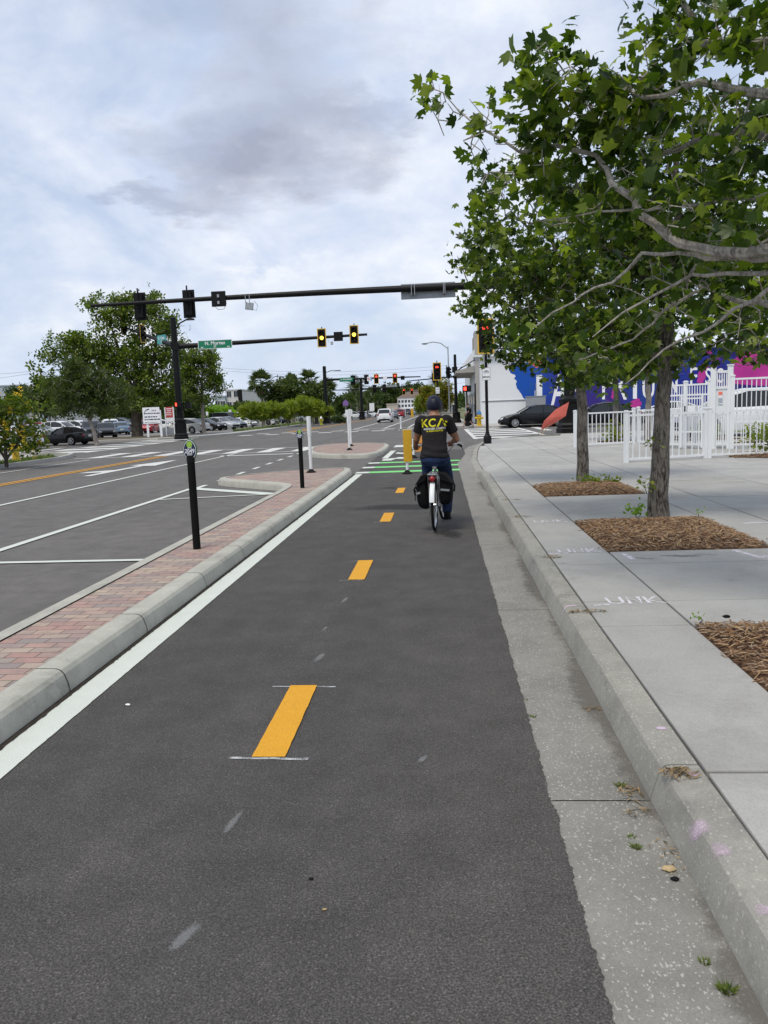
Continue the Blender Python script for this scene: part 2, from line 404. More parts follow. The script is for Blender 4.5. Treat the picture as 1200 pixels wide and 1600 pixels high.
    m['flower'] = leafmat('yellow_flower', [(.75, .5, .03), (.85, .62, .06), (.7, .42, .02)], .6, .3, (1.2, 1.1, .6))
    m['palmleaf'] = leafmat('palm_leaf', [(.035, .06, .022), (.06, .085, .03), (.045, .07, .028), (.09, .11, .05)], .5, .25)
    m['deadpalm'] = leafmat('dry_palm_leaf', [(.2, .15, .09), (.15, .11, .07), (.26, .2, .13)], .8, .2, (1.2, 1.1, .8))
    m['litter'] = islands('dry_litter', [(.26, .19, .1), (.34, .25, .14), (.16, .1, .055), (.07, .07, .03)], .9)
    m['weed'] = islands('weed_blades', [(.08, .14, .02), (.15, .2, .035), (.05, .1, .015), (.2, .2, .06)], .7, 0)
    m['skin'] = plain('skin', (.31, .145, .08), .5, c2=(.25, .115, .06), scale=20)
    m['skin2'] = plain('tanned_skin', (.33, .19, .13), .5)
    m['hair'] = plain('dark_hair', (.02, .014, .01), .7)
    m['tee'] = cloth_mat('charcoal_tee', (.0155, .014, .0155))
    m['jean'] = cloth_mat('blue_denim', (.009, .018, .048), (.02, .04, .1))
    m['blacktee'] = cloth_mat('black_cotton', (.012, .012, .013))
    m['helmet'] = plain('navy_helmet', (.008, .011, .028), .5, spec=.3)
    m['tprint'] = plain('yellow_print', (.62, .58, .02), .7)
    m['wprint'] = plain('white_print', (.6, .6, .6), .7)
    m['tail'] = plain('red_lens', (.3, .012, .015), .25)
    m['headlamp'] = plain('headlamp', (.75, .77, .78), .1)
    m['plate'] = plain('number_plate', (.65, .66, .62), .5)
    m['rim'] = plain('alloy_wheel', (.5, .51, .52), .3, .7)
def cloth_mat(name, c, c2=None):
    n = NT(name); co = n.coord()
    a = n.ramp(n.noise(co, 7, 5), [(.3, tuple(x*.8 for x in c)), (.7, c2 or tuple(x*1.25 for x in c))])
    w = n.noise(n.n('Mapping', Vector=co, Scale=(6, 6, 26)).outputs[0], 1.0, 4, .6, 1.2)
    b = n.pr(Base_Color=a, Roughness=.9, Normal=n.bump(w, .55, .03)); b.inputs['Specular IOR Level'].default_value = .2; return n.m
def bark_mat(name, c, c2, zs=3.0, st=.7):
    n = NT(name); co = n.n('Mapping', Vector=n.coord(), Scale=(16, 16, zs)).outputs[0]
    h = n.noise(co, 2.2, 7, .72, .9); a = n.ramp(h, [(.40, c2), (.58, c)])
    a = n.mix(n.ramp(n.noise(n.coord(), 3, 4), [(.5, 0.0), (.7, .5)]), a, tuple(min(1, x*1.7) for x in c))
    n.pr(Base_Color=a, Roughness=.9, Normal=n.bump(h, st, .03)); return n.m
def brick_mat():
    n = NT('clay_pavers'); co = n.coord()
    mp = n.n('Mapping', Vector=co, Location=(.05, .03, 0)).outputs[0]
    b = n.n('TexBrick', {'offset': .5, 'squash': 1.0}, Vector=mp, Color1=(1, 1, 1), Color2=(0, 0, 0), Mortar=(.5, .5, .5), Scale=1.0, Mortar_Size=.004, Mortar_Smooth=.3, Bias=0.0, Brick_Width=.205, Row_Height=.105)
    r = n.n('SeparateColor', Color=b.outputs['Color']).outputs[0]
    a = n.ramp(r, [(0, (.36, .245, .21)), (.18, (.29, .225, .215)), (.36, (.40, .32, .26)), (.52, (.385, .255, .22)), (.68, (.25, .22, .215)), (.84, (.42, .345, .27)), (1, (.37, .23, .2))])
    a = n.mix(n.ramp(n.noise(co, 11, 4), [(.45, 0.0), (.75, .5)]), a, (.2, .165, .16, 1))
    a = n.mix(1.0, a, n.ramp(n.noise(co, 150, 3), [(.3, .85), (.7, 1.12)]), 'MULTIPLY')
    a = n.mix(n.math('MULTIPLY', b.outputs['Fac'], .85), a, (.07, .06, .052, 1))
    n.pr(Base_Color=a, Roughness=.85, Normal=n.bump(n.math('SUBTRACT', 1.0, b.outputs['Fac']), .6, .008)); return n.m
def mural_mat():
    n = NT('mural_paint'); co = n.coord(); sp = n.n('SeparateXYZ', Vector=co)
    w = n.math('ADD', sp.outputs[0], n.math('MULTIPLY', n.math('SUBTRACT', n.noise(co, .5, 5), .5), 3.0))
    base = n.ramp(n.math('DIVIDE', w, 26.0), [(0, (.012, .085, .40)), (.17, (.012, .075, .38)), (.235, (.02, .05, .30)), (.29, (.035, .03, .22)), (.42, (.04, .022, .17)), (.52, (.02, .05, .24)), (.62, (.018, .03, .24)), (.72, (.016, .025, .25)), (.82, (.03, .018, .16)), (1, (.02, .02, .16))])
    q = n.noise(n.n('Mapping', Vector=co, Location=(13.1, 0, 8.7)).outputs[0], .7, 5)
    base = n.mix(n.ramp(q, [(.56, 0.0), (.7, .6)]), base, (.015, .09, .24, 1))
    p = n.noise(n.n('Mapping', Vector=co, Location=(3.1, 0, 1.7)).outputs[0], .6, 5, .6)
    base = n.mix(n.math('MULTIPLY', n.ramp(p, [(.6, 0.0), (.68, .8)]), n.ramp(n.math('DIVIDE', w, 26.0), [(.36, 0.0), (.42, 1.0)])), base, (.42, .045, .26, 1))
    n.pr(Base_Color=base, Roughness=.7); return n.m
build_materials()
# ------------------------------------------------------------------ world and light
SUN_EL, SUN_AZ = R(62), R(205)      # azimuth clockwise from +Y
def build_world():
    w = bpy.data.worlds.new('World'); sc.world = w; w.use_nodes = True; t = w.node_tree; t.nodes.clear()
    n = NT.__new__(NT); n.t = t; n.out = t.nodes.new('ShaderNodeOutputWorld')
    d = n.coord('Generated'); sp = n.n('SeparateXYZ', Vector=d)
    z = n.math('MAXIMUM', sp.outputs[2], 0.0)
    den = n.math('ADD', z, .16)
    px = n.math('DIVIDE', sp.outputs[0], den); py = n.math('DIVIDE', sp.outputs[1], den)
    p = n.n('CombineXYZ', X=px, Y=py, Z=0.0).outputs[0]
    sky = n.n('TexSky', {'sky_type': 'NISHITA', 'sun_disc': False, 'sun_elevation': SUN_EL, 'sun_rotation': SUN_AZ, 'air_density': 1.0, 'dust_density': 1.6, 'ozone_density': 1.2})
    # cloud bank: veil of broken white cloud, greyer thick bodies in it
    wn = n.n('TexNoise', Vector=p, Scale=2.6, Detail=7.0, Roughness=.6).outputs['Color']; wsep = n.n('SeparateColor', Color=wn)
    wx = n.math('MULTIPLY', n.math('SUBTRACT', wsep.outputs[0], .5), .30); wz = n.math('MULTIPLY', n.math('SUBTRACT', wsep.outputs[1], .5), .16)
    def mapped(loc, scale): return n.n('Mapping', Vector=p, Location=loc, Scale=scale).outputs[0]
    def dirs(loc, scale): return n.n('Mapping', Vector=d, Location=loc, Scale=scale).outputs[0]
    n1 = n.noise(dirs((4.3, 1.2, 0), (1, 1, 2.0)), 3.0, 9, .58, .5)
    n2 = n.noise(dirs((9.1, 6.4, 2), (1, 1, 2.2)), 2.4, 9, .58, .4)
    n3 = n.noise(dirs((2.0, 8.0, 5), (1, 1, 1.7)), 7.5, 8, .6, .3)
    # one broad grey cloud body ahead, over the road
    def blob(az, el, sa, se):
        a = math.sin(az)*math.cos(el), math.cos(az)*math.cos(el), math.sin(el)
        da = n.math('DIVIDE', n.math('SUBTRACT', n.math('ADD', sp.outputs[0], wx), a[0]), sa); de = n.math('DIVIDE', n.math('SUBTRACT', n.math('ADD', sp.outputs[2], wz), a[2]), se)
        r2 = n.math('ADD', n.math('MULTIPLY', da, da), n.math('MULTIPLY', de, de))
        front = n.math('GREATER_THAN', sp.outputs[1], 0.0)
        return n.math('MULTIPLY', n.math('POWER', 2.718, n.math('MULTIPLY', r2, -1.0)), front)
    g1 = blob(R(-13.6), R(17.0), .14, .064); g2 = blob(R(-12.5), R(25.5), .14, .085); g3 = blob(R(-4.5), R(19.5), .06, .02); g4 = blob(R(-20.5), R(14.2), .05, .012)
    g = n.math('ADD', n.math('ADD', g1, n.math('MULTIPLY', g2, .7)), n.math('ADD', n.math('MULTIPLY', g3, .45), n.math('MULTIPLY', g4, .6)))
    edge = n.math('ADD', n.math('MULTIPLY', n1, .9), n.math('MULTIPLY', n3, .5))
    n4 = n.noise(dirs((6.0, 3.0, 1), (1, 1, 1.5)), 17.0, 7, .62, .3)
    fluff = n.math('ADD', n.math('MULTIPLY', n.math('SUBTRACT', n3, .5), .75), n.math('MULTIPLY', n.math('SUBTRACT', n4, .5), .42))
    grey = n.math('ADD', n.math('ADD', n.math('MULTIPLY', g, .58), n.math('MULTIPLY', n.math('MULTIPLY', fluff, 1.0), n.math('ADD', n.math('MULTIPLY', g, .8), .25))), n.math('ADD', n.math('MULTIPLY', n2, .34), n.math('MULTIPLY', n.math('SUBTRACT', n1, .5), .35)))
    greyf = n.ramp(grey, [(.34, 0.0), (.47, .42), (.60, .72), (.85, 1.0)])
    cov = n.ramp(n1, [(.34, .2), (.60, 1.0)])
    S = 10.0   # cloud radiance is divided by the background strength
    white = n.mix(n.ramp(n.math('ADD', n.math('MULTIPLY', n3, .7), n.math('MULTIPLY', n4, .3)), [(.38, 0.0), (.62, 1.0)]), (.55*S, .62*S, .765*S, 1), (.75*S, .78*S, .84*S, 1))
    cloud = n.mix(greyf, white, (.335*S, .365*S, .465*S, 1))
    # bright small heaps low on the horizon
    h = n.math('MULTIPLY', n.math('ADD', n.math('ADD', blob(R(-11.8), R(9.2), .06, .03), blob(R(-22), R(6.5), .1, .03)), blob(R(2), R(7), .06, .03)), n.ramp(n3, [(.45, 0.0), (.53, 1.0)]))
    cloud = n.mix(n.math('MULTIPLY', h, .9), cloud, (.83*S, .84*S, .86*S, 1))
    low = n.ramp(sp.outputs[2], [(.0, .75), (.14, 0.0)])
    clear = n.mix(.6, sky.outputs[0], (.46*S, .565*S, .77*S, 1))
    c = n.mix(cov, clear, cloud)
    c = n.mix(n.math('MULTIPLY', low, .5), c, (.52*S, .62*S, .775*S, 1))
    bg = n.n('Background', Color=c, Strength=.1); t.links.new(bg.outputs[0], n.out.inputs[0])
    s = bpy.data.lights.new('sun', 'SUN'); s.energy = 1.9; s.angle = R(20); s.color = (1.0, .92, .78)
    o = bpy.data.objects.new('sun', s); col.objects.link(o)
    dirv = Vector((math.sin(SUN_AZ)*math.cos(SUN_EL), math.cos(SUN_AZ)*math.cos(SUN_EL), math.sin(SUN_EL)))
    o.rotation_euler = dirv.to_track_quat('Z', 'Y').to_euler(); o.location = (0, 0, 60)
    sc.view_settings.view_transform = 'Standard'; sc.view_settings.look = 'None'; sc.view_settings.exposure = .3; sc.view_settings.gamma = 1
    sc.cycles.max_bounces = 8; sc.cycles.transparent_max_bounces = 8
build_world()

# ------------------------------------------------------------------ outlines
def chaikin(poly, n=2, keep=()):
    for _ in range(n):
        q = []
        for i in range(len(poly)):
            a, b = Vector(poly[i]), Vector(poly[(i+1) % len(poly)])
            q += [a*.78+b*.22, a*.22+b*.78]
        poly = q
    return [tuple(p) for p in poly]
def offset(poly, d):
    """inward offset of a CCW closed outline"""
    out = []; n = len(poly)
    for i in range(n):
        a, b, c = Vector(poly[i-1]), Vector(poly[i]), Vector(poly[(i+1) % n])
        e1 = (b-a).normalized(); e2 = (c-b).normalized()
        n1 = Vector((-e1.y, e1.x)); n2 = Vector((-e2.y, e2.x)); m = n1+n2
        if m.length < 1e-5: m = n1
        m.normalize(); k = d/max(.5, m.dot(n1)); out.append(tuple(b+m*k))
    return out
def area(p): return sum(p[i-1][0]*p[i][1]-p[i][0]*p[i-1][1] for i in range(len(p)))/2
def densify(poly, step):
    q = []
    for i in range(len(poly)):
        a, b = Vector(poly[i]), Vector(poly[(i+1) % len(poly)]); k = max(1, int((b-a).length/step))
        q += [tuple(a.lerp(b, j/k)) for j in range(k)]
    return q
def tri_sheet(mb, poly, z):
    mb.sheet(poly, z)

# ------------------------------------------------------------------ ground, roads
def build_ground():
    mb = MB(); mb.rect(-3500, 3500, -200, 4500, -.09); struct(mb, 'ground', MT['ground'], smooth=False)
    mb = MB()
    mb.sheet([(-16.2, -30), (.42, -30), (.42, 23), (.75, 27), (1.25, 31.8), (1.9, 35), (3, 37.4), (6, 38.4), (130, 38.6), (130, 57), (3.6, 57), (1.6, 59), (.6, 64), (.3, 80), (.2, 420), (-18.5, 420), (-18.2, 110), (-17.1, 78), (-17.2, 64), (-18.6, 59), (-21, 57), (-150, 57), (-150, 37.6), (-19, 37.6), (-17.2, 35.6), (-16.2, 32)], 0)
    struct(mb, 'road', MT['road'], smooth=False)
    # the newer asphalt of the bike lane, with its ragged edge over the gutter
    pts = [(-2.28, -6), (.4, -6)]; y = -6; e = 0
    while y < 23:
        e = .8*e + rnd.uniform(-.0035, .0035); pts.append((.405+e+rnd.uniform(-.0045, .0045), y)); y += .012 if 1.5 < y < 4 else .03 if y < 9 else .12
    pts += [(.45, 23), (.77, 27), (.8, 30), (-2.28, 30)]
    mb = MB(); mb.sheet(pts, .008); struct(mb, 'bike_lane', MT['lane'], smooth=False)
    # gutter pan in 3 m lengths
    mb = MB(); ys = [-6.2, -3.1, -.05, 3.06, 6.1, 9.1, 12.1, 15.1, 18.1, 21.1, 24]
    for a, b in zip(ys, ys[1:]): mb.loft([[(.36, a+.004, .003), (.86, a+.004, .003)], [(.36, b-.004, .003), (.86, b-.004, .003)]], closed=False, caps=False)
    path = [(.60, 24), (.80, 27), (1.28, 31.8), (1.9, 34.7), (3.0, 37.0), (6, 38.0), (40, 38.2)]
    for (x0, y0), (x1, y1) in zip(path, path[1:]):
        d = (Vector((x1, y1))-Vector((x0, y0))).normalized(); nn = Vector((d.y, -d.x))*.25
        mb.add([(x0-nn.x, y0-nn.y, .003), (x0+nn.x, y0+nn.y, .003), (x1+nn.x, y1+nn.y, .003), (x1-nn.x, y1-nn.y, .003)], [(0, 1, 2, 3)])
    struct(mb, 'gutter', MT['gutter'], smooth=False)
    # kerb: swept profile, dropped at the driveway, turning the corner
    def prof(h): return [(0, -.05), (.006, .02*h/.157), (.036, .74*h), (.047, .9*h), (.063, .98*h), (.085, h), (.19, h), (.19, -.05)]
    def sweep(mb, pts):
        rings = []
        for i, (x, y, h) in enumerate(pts):
            a = Vector(pts[max(0, i-1)][:2]); b = Vector(pts[min(len(pts)-1, i+1)][:2]); d = (b-a).normalized(); nn = Vector((d.y, -d.x))
            rings.append([(x+nn.x*o, y+nn.y*o, z) for o, z in prof(h)])
        mb.loft(rings)
    mb = MB(); ys = [-6.2, -3.1, -.05, 3.06, 5.95, 8.95, 12.1, 15.1, 17.4]
    for a, b in zip(ys, ys[1:]):
        k = 5; sweep(mb, [(.80+rnd.uniform(-.003, .003), a+.005+(b-a-.01)*i/k, .157) for i in range(k+1)])
    sweep(mb, [(.80, 17.41, .157), (.80, 18.2, .13), (.80, 19.2, .04), (.80, 20.4, .022), (.82, 23.6, .022), (.87, 24.6, .05), (.93, 25.6, .15)])
    sweep(mb, [(.93, 25.61, .157), (1.02, 27, .157), (1.2, 29.3, .157), (1.48, 31.8, .157), (1.75, 33.4, .157), (2.1, 34.7, .157), (2.6, 35.9, .157), (3.2, 36.8, .157), (4.3, 37.6, .157), (6, 38.1, .157), (12, 38.3, .157), (60, 38.4, .157)])
    struct(mb, 'kerb', MT['kerb'], ang=17)
    # sidewalk slabs: each a real slab with open joints
    bm = bmesh.new(); tl = bm.loops.layers.float_color.new('tint')
    ysl = [-6, -4.25, -2.3, -1.65, -.3, .33, 2.4, 3.0, 5.07, 5.72, 7.08, 7.66, 9.72, 10.37, 11.85, 12.45, 14.25, 14.9, 16.4, 17.0, 18.9, 20.6, 22.3, 24.0, 25.7, 27.4, 29.1, 30.8, 32.5, 34.2, 35.9, 37.9]
    xsl = [.994, 1.59, 3.17, 3.79, 5.3, 6.8, 8.3, 9.8, 11.3, 12.8, 14.3, 15.8, 17.3, 20, 24, 28, 34, 40]
    beds = [(1.59, 3.17, 3.0, 5.07), (1.59, 3.17, 7.66, 9.72), (1.59, 3.17, 12.45, 14.25), (1.59, 3.17, -2.3, -.3)]
    def edge(y):
        P = [(-9, .994), (23.5, 1.0), (25.6, 1.13), (27, 1.22), (29.3, 1.4), (31.8, 1.68), (33.4, 1.95), (34.7, 2.29), (35.9, 2.8), (36.8, 3.4), (37.6, 4.5), (38, 6)]
        for (a, xa), (b, xb) in zip(P, P[1:]):
            if a <= y <= b: return xa+(xb-xa)*(y-a)/(b-a)
        return 6
    for i in range(len(ysl)-1):
        for j in range(len(xsl)-1):
            y0, y1, x0, x1 = ysl[i], ysl[i+1], xsl[j], xsl[j+1]
            if any(b[0]-.01 <= x0 and x1 <= b[1]+.01 and b[2]-.05 <= y0 and y1 <= b[3]+.05 for b in beds): continue
            if 18.9 <= y0 < 25 and x0 < 1.5: y_drop = True
            else: y_drop = False
            xa, xb = max(x0, edge(y0)), max(x0, edge(y1))
            if x1-max(xa, xb) < .05: continue
            g = .009; zt = .157+rnd.uniform(-.002, .002); t = rnd.uniform(.93, 1.05)
            if y0 > 25: t *= 1.12
            za = zb = zt
            if y_drop: za = zb = .05
            def corner(x, y, left):
                z = zt
                if 18.8 < y < 25.5 and left and x < 1.4: z = .03
                return (x, y, z)
            P = [corner(xa+g, y0+g, True), (x1-g, y0+g, zt), (x1-g, y1-g, zt), corner(xb+g, y1-g, True)]
            vs = [bm.verts.new(p) for p in P] + [bm.verts.new((p[0], p[1], -.05)) for p in P]
            fs = [bm.faces.new(vs[:4])] + [bm.faces.new((vs[k+4], vs[(k+1) % 4+4], vs[(k+1) % 4], vs[k])) for k in range(4)]
            for f in fs:
                for l in f.loops: l[tl] = (t, t, t*rnd.uniform(.99, 1.01), 1)
    me = bpy.data.meshes.new('sidewalk'); bm.to_mesh(me); bm.free(); me.materials.append(MT['walk'])
    o = bpy.data.objects.new('sidewalk', me); link(o); tag(o, kind='structure')
    b = o.modifiers.new('bevel', 'BEVEL'); b.width = .008; b.segments = 2; b.limit_method = 'ANGLE'
    mb = MB(); mb.sheet([(1.0, -6), (40, -6), (40, 38.2), (6, 38), (3.3, 36.7), (2.2, 34.7), (1.6, 31.8), (1.15, 26), (1.0, 23)], -.02)
    mb2 = MB(); struct(mb, 'ground_under_slabs', MT['joint'], smooth=False)
    # far sidewalks, lot, verges
    mb = MB(); mb.prism([(4.2, 57.3), (130, 57.3), (130, 66.4), (2.8, 66.4), (2.2, 120), (.75, 120), (.95, 64.5), (1.9, 59.5)], -.05, .12)
    mb.prism([(-19.2, 10), (-17.5, 10), (-17.5, 31), (-18, 33.5), (-20, 36.6), (-40, 36.9), (-40, 35), (-21, 34), (-19.2, 31)], -.05, .11)
    mb.prism([(-19.3, 59.6), (-17.7, 64.3), (-17.6, 78), (-18.6, 110), (-20.2, 110), (-19.4, 78), (-19.6, 66), (-21.6, 61.5), (-25, 60.2), (-90, 60.2), (-90, 57.5), (-21.4, 57.5)], -.05, .1)
    struct(mb, 'pavement', MT['plainwalk'], smooth=False)
    mb = MB(); mb.sheet([(-90, 60.2), (-25, 60.2), (-21.6, 61.5), (-19.6, 66), (-19.4, 76), (-21, 80), (-21.2, 118), (-90, 118)], .04)
    mb.sheet([(-90, 8), (-19.4, 8), (-19.4, 31), (-21, 34), (-90, 34.8)], .04)
    struct(mb, 'parking_lot', MT['lot'], smooth=False)
    mb = MB(); mb.prism([(-90, 60.8), (-28, 60.8), (-22.2, 61.4), (-21.3, 63.6), (-23, 65.5), (-90, 65.5)], -.02, .14)
    struct(mb, 'bare_verge', MT['earth'], smooth=False)
build_ground()

# grass: turf sheet + blades as uncountable stuff
def grass(name, poly, z, n, h, seed, mat='grass'):
    mb = MB(); mb.prism(poly, -.05, z); struct(mb, 'grass_verge', MT['grassbase'], smooth=False)
    rr = random.Random(seed); xs = [p[0] for p in poly]; ys = [p[1] for p in poly]; mb = MB(); k = 0
    def inside(x, y):
        c = False
        for i in range(len(poly)):
            a, b = poly[i-1], poly[i]
            if (a[1] > y) != (b[1] > y) and x < (b[0]-a[0])*(y-a[1])/(b[1]-a[1])+a[0]: c = not c
        return c
    while k < n:
        x, y = rr.uniform(min(xs), max(xs)), rr.uniform(min(ys), max(ys))
        if not inside(x, y): continue
        k += 1; a = rr.uniform(0, 6.28); w = .02; hh = h*rr.uniform(.4, 1.2); dx, dy = math.cos(a)*w, math.sin(a)*w
        lx, ly = rr.uniform(-.6, .6)*hh, rr.uniform(-.6, .6)*hh
        mb.add([(x-dx, y-dy, z), (x+dx, y+dy, z), (x+lx, y+ly, z+hh)], [(0, 1, 2)])
    tag(mb.build(name, MT[mat], smooth=False), kind='stuff')
grass('grass', [(-17.5, 14), (-16.4, 14), (-16.4, 31.2), (-17.0, 33.3), (-17.5, 33.3)], .13, 5000, .14, 3)
grass('grass', [(-19.1, 80), (-18.9, 110), (-21.2, 112), (-21.4, 79), (-20, 74)], .12, 2500, .2, 4)
grass('grass', [(-18.6, 116), (-18.8, 190), (-23, 190), (-22, 116)], .1, 1500, .2, 5)

# kerbs on the far sides
mb = MB()
def kerb_line(mb, pts, w=.15, h=.15):
    for (x0, y0), (x1, y1) in zip(pts, pts[1:]):
        a, b = Vector((x0, y0)), Vector((x1, y1)); d = (b-a).normalized(); nn = Vector((d.y, -d.x))*w/2
        mb.prism([tuple(a-nn), tuple(a+nn), tuple(b+nn), tuple(b-nn)], -.04, h)
kerb_line(mb, [(-16.3, 10), (-16.3, 32), (-16.75, 33.8), (-17.4, 35.6), (-19.2, 37.4), (-24, 37.6), (-90, 37.6)])
kerb_line(mb, [(-150, 57.2), (-21.2, 57.2), (-18.8, 59.2), (-17.35, 64.1), (-17.25, 78), (-18.3, 110), (-18.6, 420)])
kerb_line(mb, [(130, 57.1), (3.8, 57.1), (1.7, 59.2), (.7, 64.2), (.4, 80), (.3, 300)])
struct(mb, 'kerb', MT['plainwalk'], smooth=False)

# ------------------------------------------------------------------ brick islands
def island(outline, kw, name, seed):
    if area(outline) < 0: outline = outline[::-1]
    P = [(0, -.05), (.012, .07), (.03, .122), (.05, .146), (.075, .1555), (.1, .158), (kw, .1585)]
    mb = MB(); rings = [[(x, y, z) for x, y in offset(outline, d)] for d, z in P]
    mb.loft(rings, caps=False)
    ob = struct(mb, 'island_kerb', MT['kerb2'], ang=20)
    inn = offset(outline, kw+.012); mb = MB(); mb.prism(inn, -.02, .152); struct(mb, 'brick_paving', MT['brick'], smooth=False)
    mb = MB(); mb.prism(offset(outline, kw-.05), -.03, .147); struct(mb, 'paving_bed', MT['joint'], smooth=False)
o1 = [(-2.27, -6), (-2.27, -3), (-2.27, 0), (-2.27, 3), (-2.27, 6), (-2.27, 9), (-2.27, 12), (-2.27, 15), (-2.27, 18), (-2.28, 19.5), (-2.4, 20.3), (-2.9, 20.55), (-4.15, 20.0), (-5.1, 19.0), (-5.45, 18.35), (-5.2, 17.8), (-4.3, 16.95), (-3.55, 16.3), (-3.29, 15.75), (-3.25, 15), (-3.25, 12), (-3.25, 9), (-3.25, 6), (-3.25, 3), (-3.25, -6)]
island(chaikin(o1, 2), .2, 'brick_island', 1)
o2 = [(-2.15, 27.4), (-2.15, 32.3), (-2.4, 34.3), (-3.3, 35.8), (-4.6, 36.3), (-5.4, 35.8), (-5.7, 33.5), (-5.35, 30.4), (-4.75, 28.0), (-3.8, 26.75), (-2.6, 26.3)]
island(chaikin(o2, 3), .22, 'brick_island', 2)
# joints and dirt line along the island kerb
mb = MB(); A = []; y = -6
while y < 19.8: A.append((-2.237+rnd.gauss(0, .004), y)); y += .03 if y < 8 else .1
mb.sheet([(-2.29, -6)]+A+[(-2.29, 19.8)], .0145); struct(mb, 'kerb_side_dirt', MT['gap'], smooth=False)
mb = MB(); PF = [(0, .004), (.012, .07), (.03, .122), (.05, .146), (.075, .1555), (.1, .158), (.2, .1585)]
for y in (1.3, 2.8, 4.35, 5.6, 7.1, 8.55, 10.1, 11.6, 14.6, 17.6):
    mb.loft([[(-2.27-o+.0025, y-.004, z+.0012) for o, z in PF], [(-2.27-o+.0025, y+.004, z+.0012) for o, z in PF]], closed=False, caps=False)
struct(mb, 'kerb_joint', MT['joint'], smooth=False)

# ------------------------------------------------------------------ road markings
def stripe(mb, a, b, w, z=.012, jit=0):
    a, b = Vector(a), Vector(b); d = (b-a).normalized(); nn = Vector((d.y, -d.x))*w/2
    if not jit: mb.sheet([tuple(a-nn), tuple(a+nn), tuple(b+nn), tuple(b-nn)], z); return
    k = max(2, int((b-a).length/.04)); L = []; Rr = []
    for i in range(k+1):
        p = a.lerp(b, i/k); L.append(tuple(p-nn*(1+rnd.uniform(-jit, jit)))); Rr.append(tuple(p+nn*(1+rnd.uniform(-jit, jit))))
    mb.sheet(Rr+L[::-1], z)
mb = MB(); stripe(mb, (-2.15, -6), (-2.15, 6), .175, .013, .02); stripe(mb, (-2.15, 6.0), (-2.15, 19.75), .175, .013, .02)
struct(mb, 'lane_edge_line', MT['white_paint'], smooth=False)
for i in range(-1, 4):
    mb = MB(); y = 3.451+3.841*i; stripe(mb, (-.863, y), (-.863, y+.96), .16, .016, .018); struct(mb, 'yellow_lane_dash', MT['yellow_paint'], smooth=False)
mb = MB()
for i in range(-1, 4):
    for dy, w in ((-.012, .02), (.945, .014)):
        y = 3.451+3.841*i+dy
        if i in (0,): stripe(mb, (-1.05, y+.01), (-.67, y-.005), w, .0125, .4)
        else: stripe(mb, (-1.02, y), (-.8, y), w*.5, .0125, .4)
struct(mb, 'chalk_mark', MT['chalk'], smooth=False)
mb = MB()
for y in (20.0, 21.75, 23.55): mb.rect(-1.93, .42 if y < 22.5 else .5, y, y+.5, .012)
struct(mb, 'green_crossing_bar', MT['green_paint'], smooth=False)
mb = MB()
for y in (20.0, 21.75, 23.55): mb.rect(-2.28, -1.935, y, y+.5, .0122)
stripe(mb, (-1.93, 25.9), (-1.93, 30.6), .2)
# bicycle symbol and arrow on the lane
for cx in (-1.45,):
    mb.sheet([(cx-.5, 24.75), (cx-.2, 24.75), (cx-.1, 25.5), (cx+.3, 25.3), (cx+.3, 25.9), (cx+.05, 26.3), (cx-.05, 26.3), (cx-.12, 25.95), (cx-.5, 25.6)], .012)
    mb.sheet([(cx-.3, 28.6), (cx-.05, 28.2), (cx+.35, 28.3), (cx+.4, 29.0), (cx+.1, 29.3), (cx-.1, 29.0), (cx-.25, 29.4)], .012)
mb.rect(-2.1, -1.1, 33.3, 35.2, .0122); mb.rect(-1.099, .9, 33.3, 33.5, .012); mb.rect(-1.099, .9, 35.0, 35.2, .012); struct(mb, 'lane_symbol', MT['white_paint'], smooth=False)
mb = MB()
stripe(mb, (-5.78, -6), (-5.72, 17.35), .13); stripe(mb, (-5.72, 17.3), (-3.5, 15.55), .3, .0124); stripe(mb, (-5.72, 15.1), (-3.5, 15.5), .1, .0128)
stripe(mb, (-5.8, 8.66), (-3.25, 8.6), .11, .0128); stripe(mb, (-5.8, 1.9), (-3.25, 1.9), .11, .0128)
for i in range(8):
    y = 17.2+1.9*i
    stripe(mb, (-5.6-.02*i, y), (-5.62-.02*i, y+.85), .13)
stripe(mb, (-9.05, -6), (-8.75, 32.5), .12)
struct(mb, 'parking_lane_line', MT['white_paint'], smooth=False)
mb = MB(); stripe(mb, (-11.72, -6), (-11.72, 32.4), .13); stripe(mb, (-11.98, -6), (-11.98, 32.4), .13)
stripe(mb, (-12.4, 66.5), (-12.9, 150), .14); stripe(mb, (-12.75, 66.5), (-13.25, 150), .14)
for i in range(7): stripe(mb, (-13.6-.02*i, 67+2.4*i), (-12.9-.02*i, 68.4+2.4*i), .5, .0125)
struct(mb, 'double_yellow_line', MT['old_yellow'], smooth=False)
mb = MB()
stripe(mb, (-14.72, 5), (-14.72, 31.6), .11)
# turn arrow
mb.sheet([(-10.6, 22.2), (-10.35, 22.2), (-10.3, 26.2), (-9.85, 26.1), (-10.2, 29.4), (-10.95, 26.6), (-10.55, 26.4), (-10.62, 24.6), (-11.3, 24.0), (-11.35, 23.5), (-10.62, 23.6)], .0125)
# crosswalk across the main road
stripe(mb, (-16.0, 32.9), (-5.9, 32.9), .22); stripe(mb, (-16.0, 36.6), (-5.9, 36.6), .22)
x = -15.5
while x < -6:
    mb.rect(x, x+.62, 33.02, 36.48, .0125); x += 1.5
stripe(mb, (-9.0, 31.0), (-6.0, 31.0), .4)
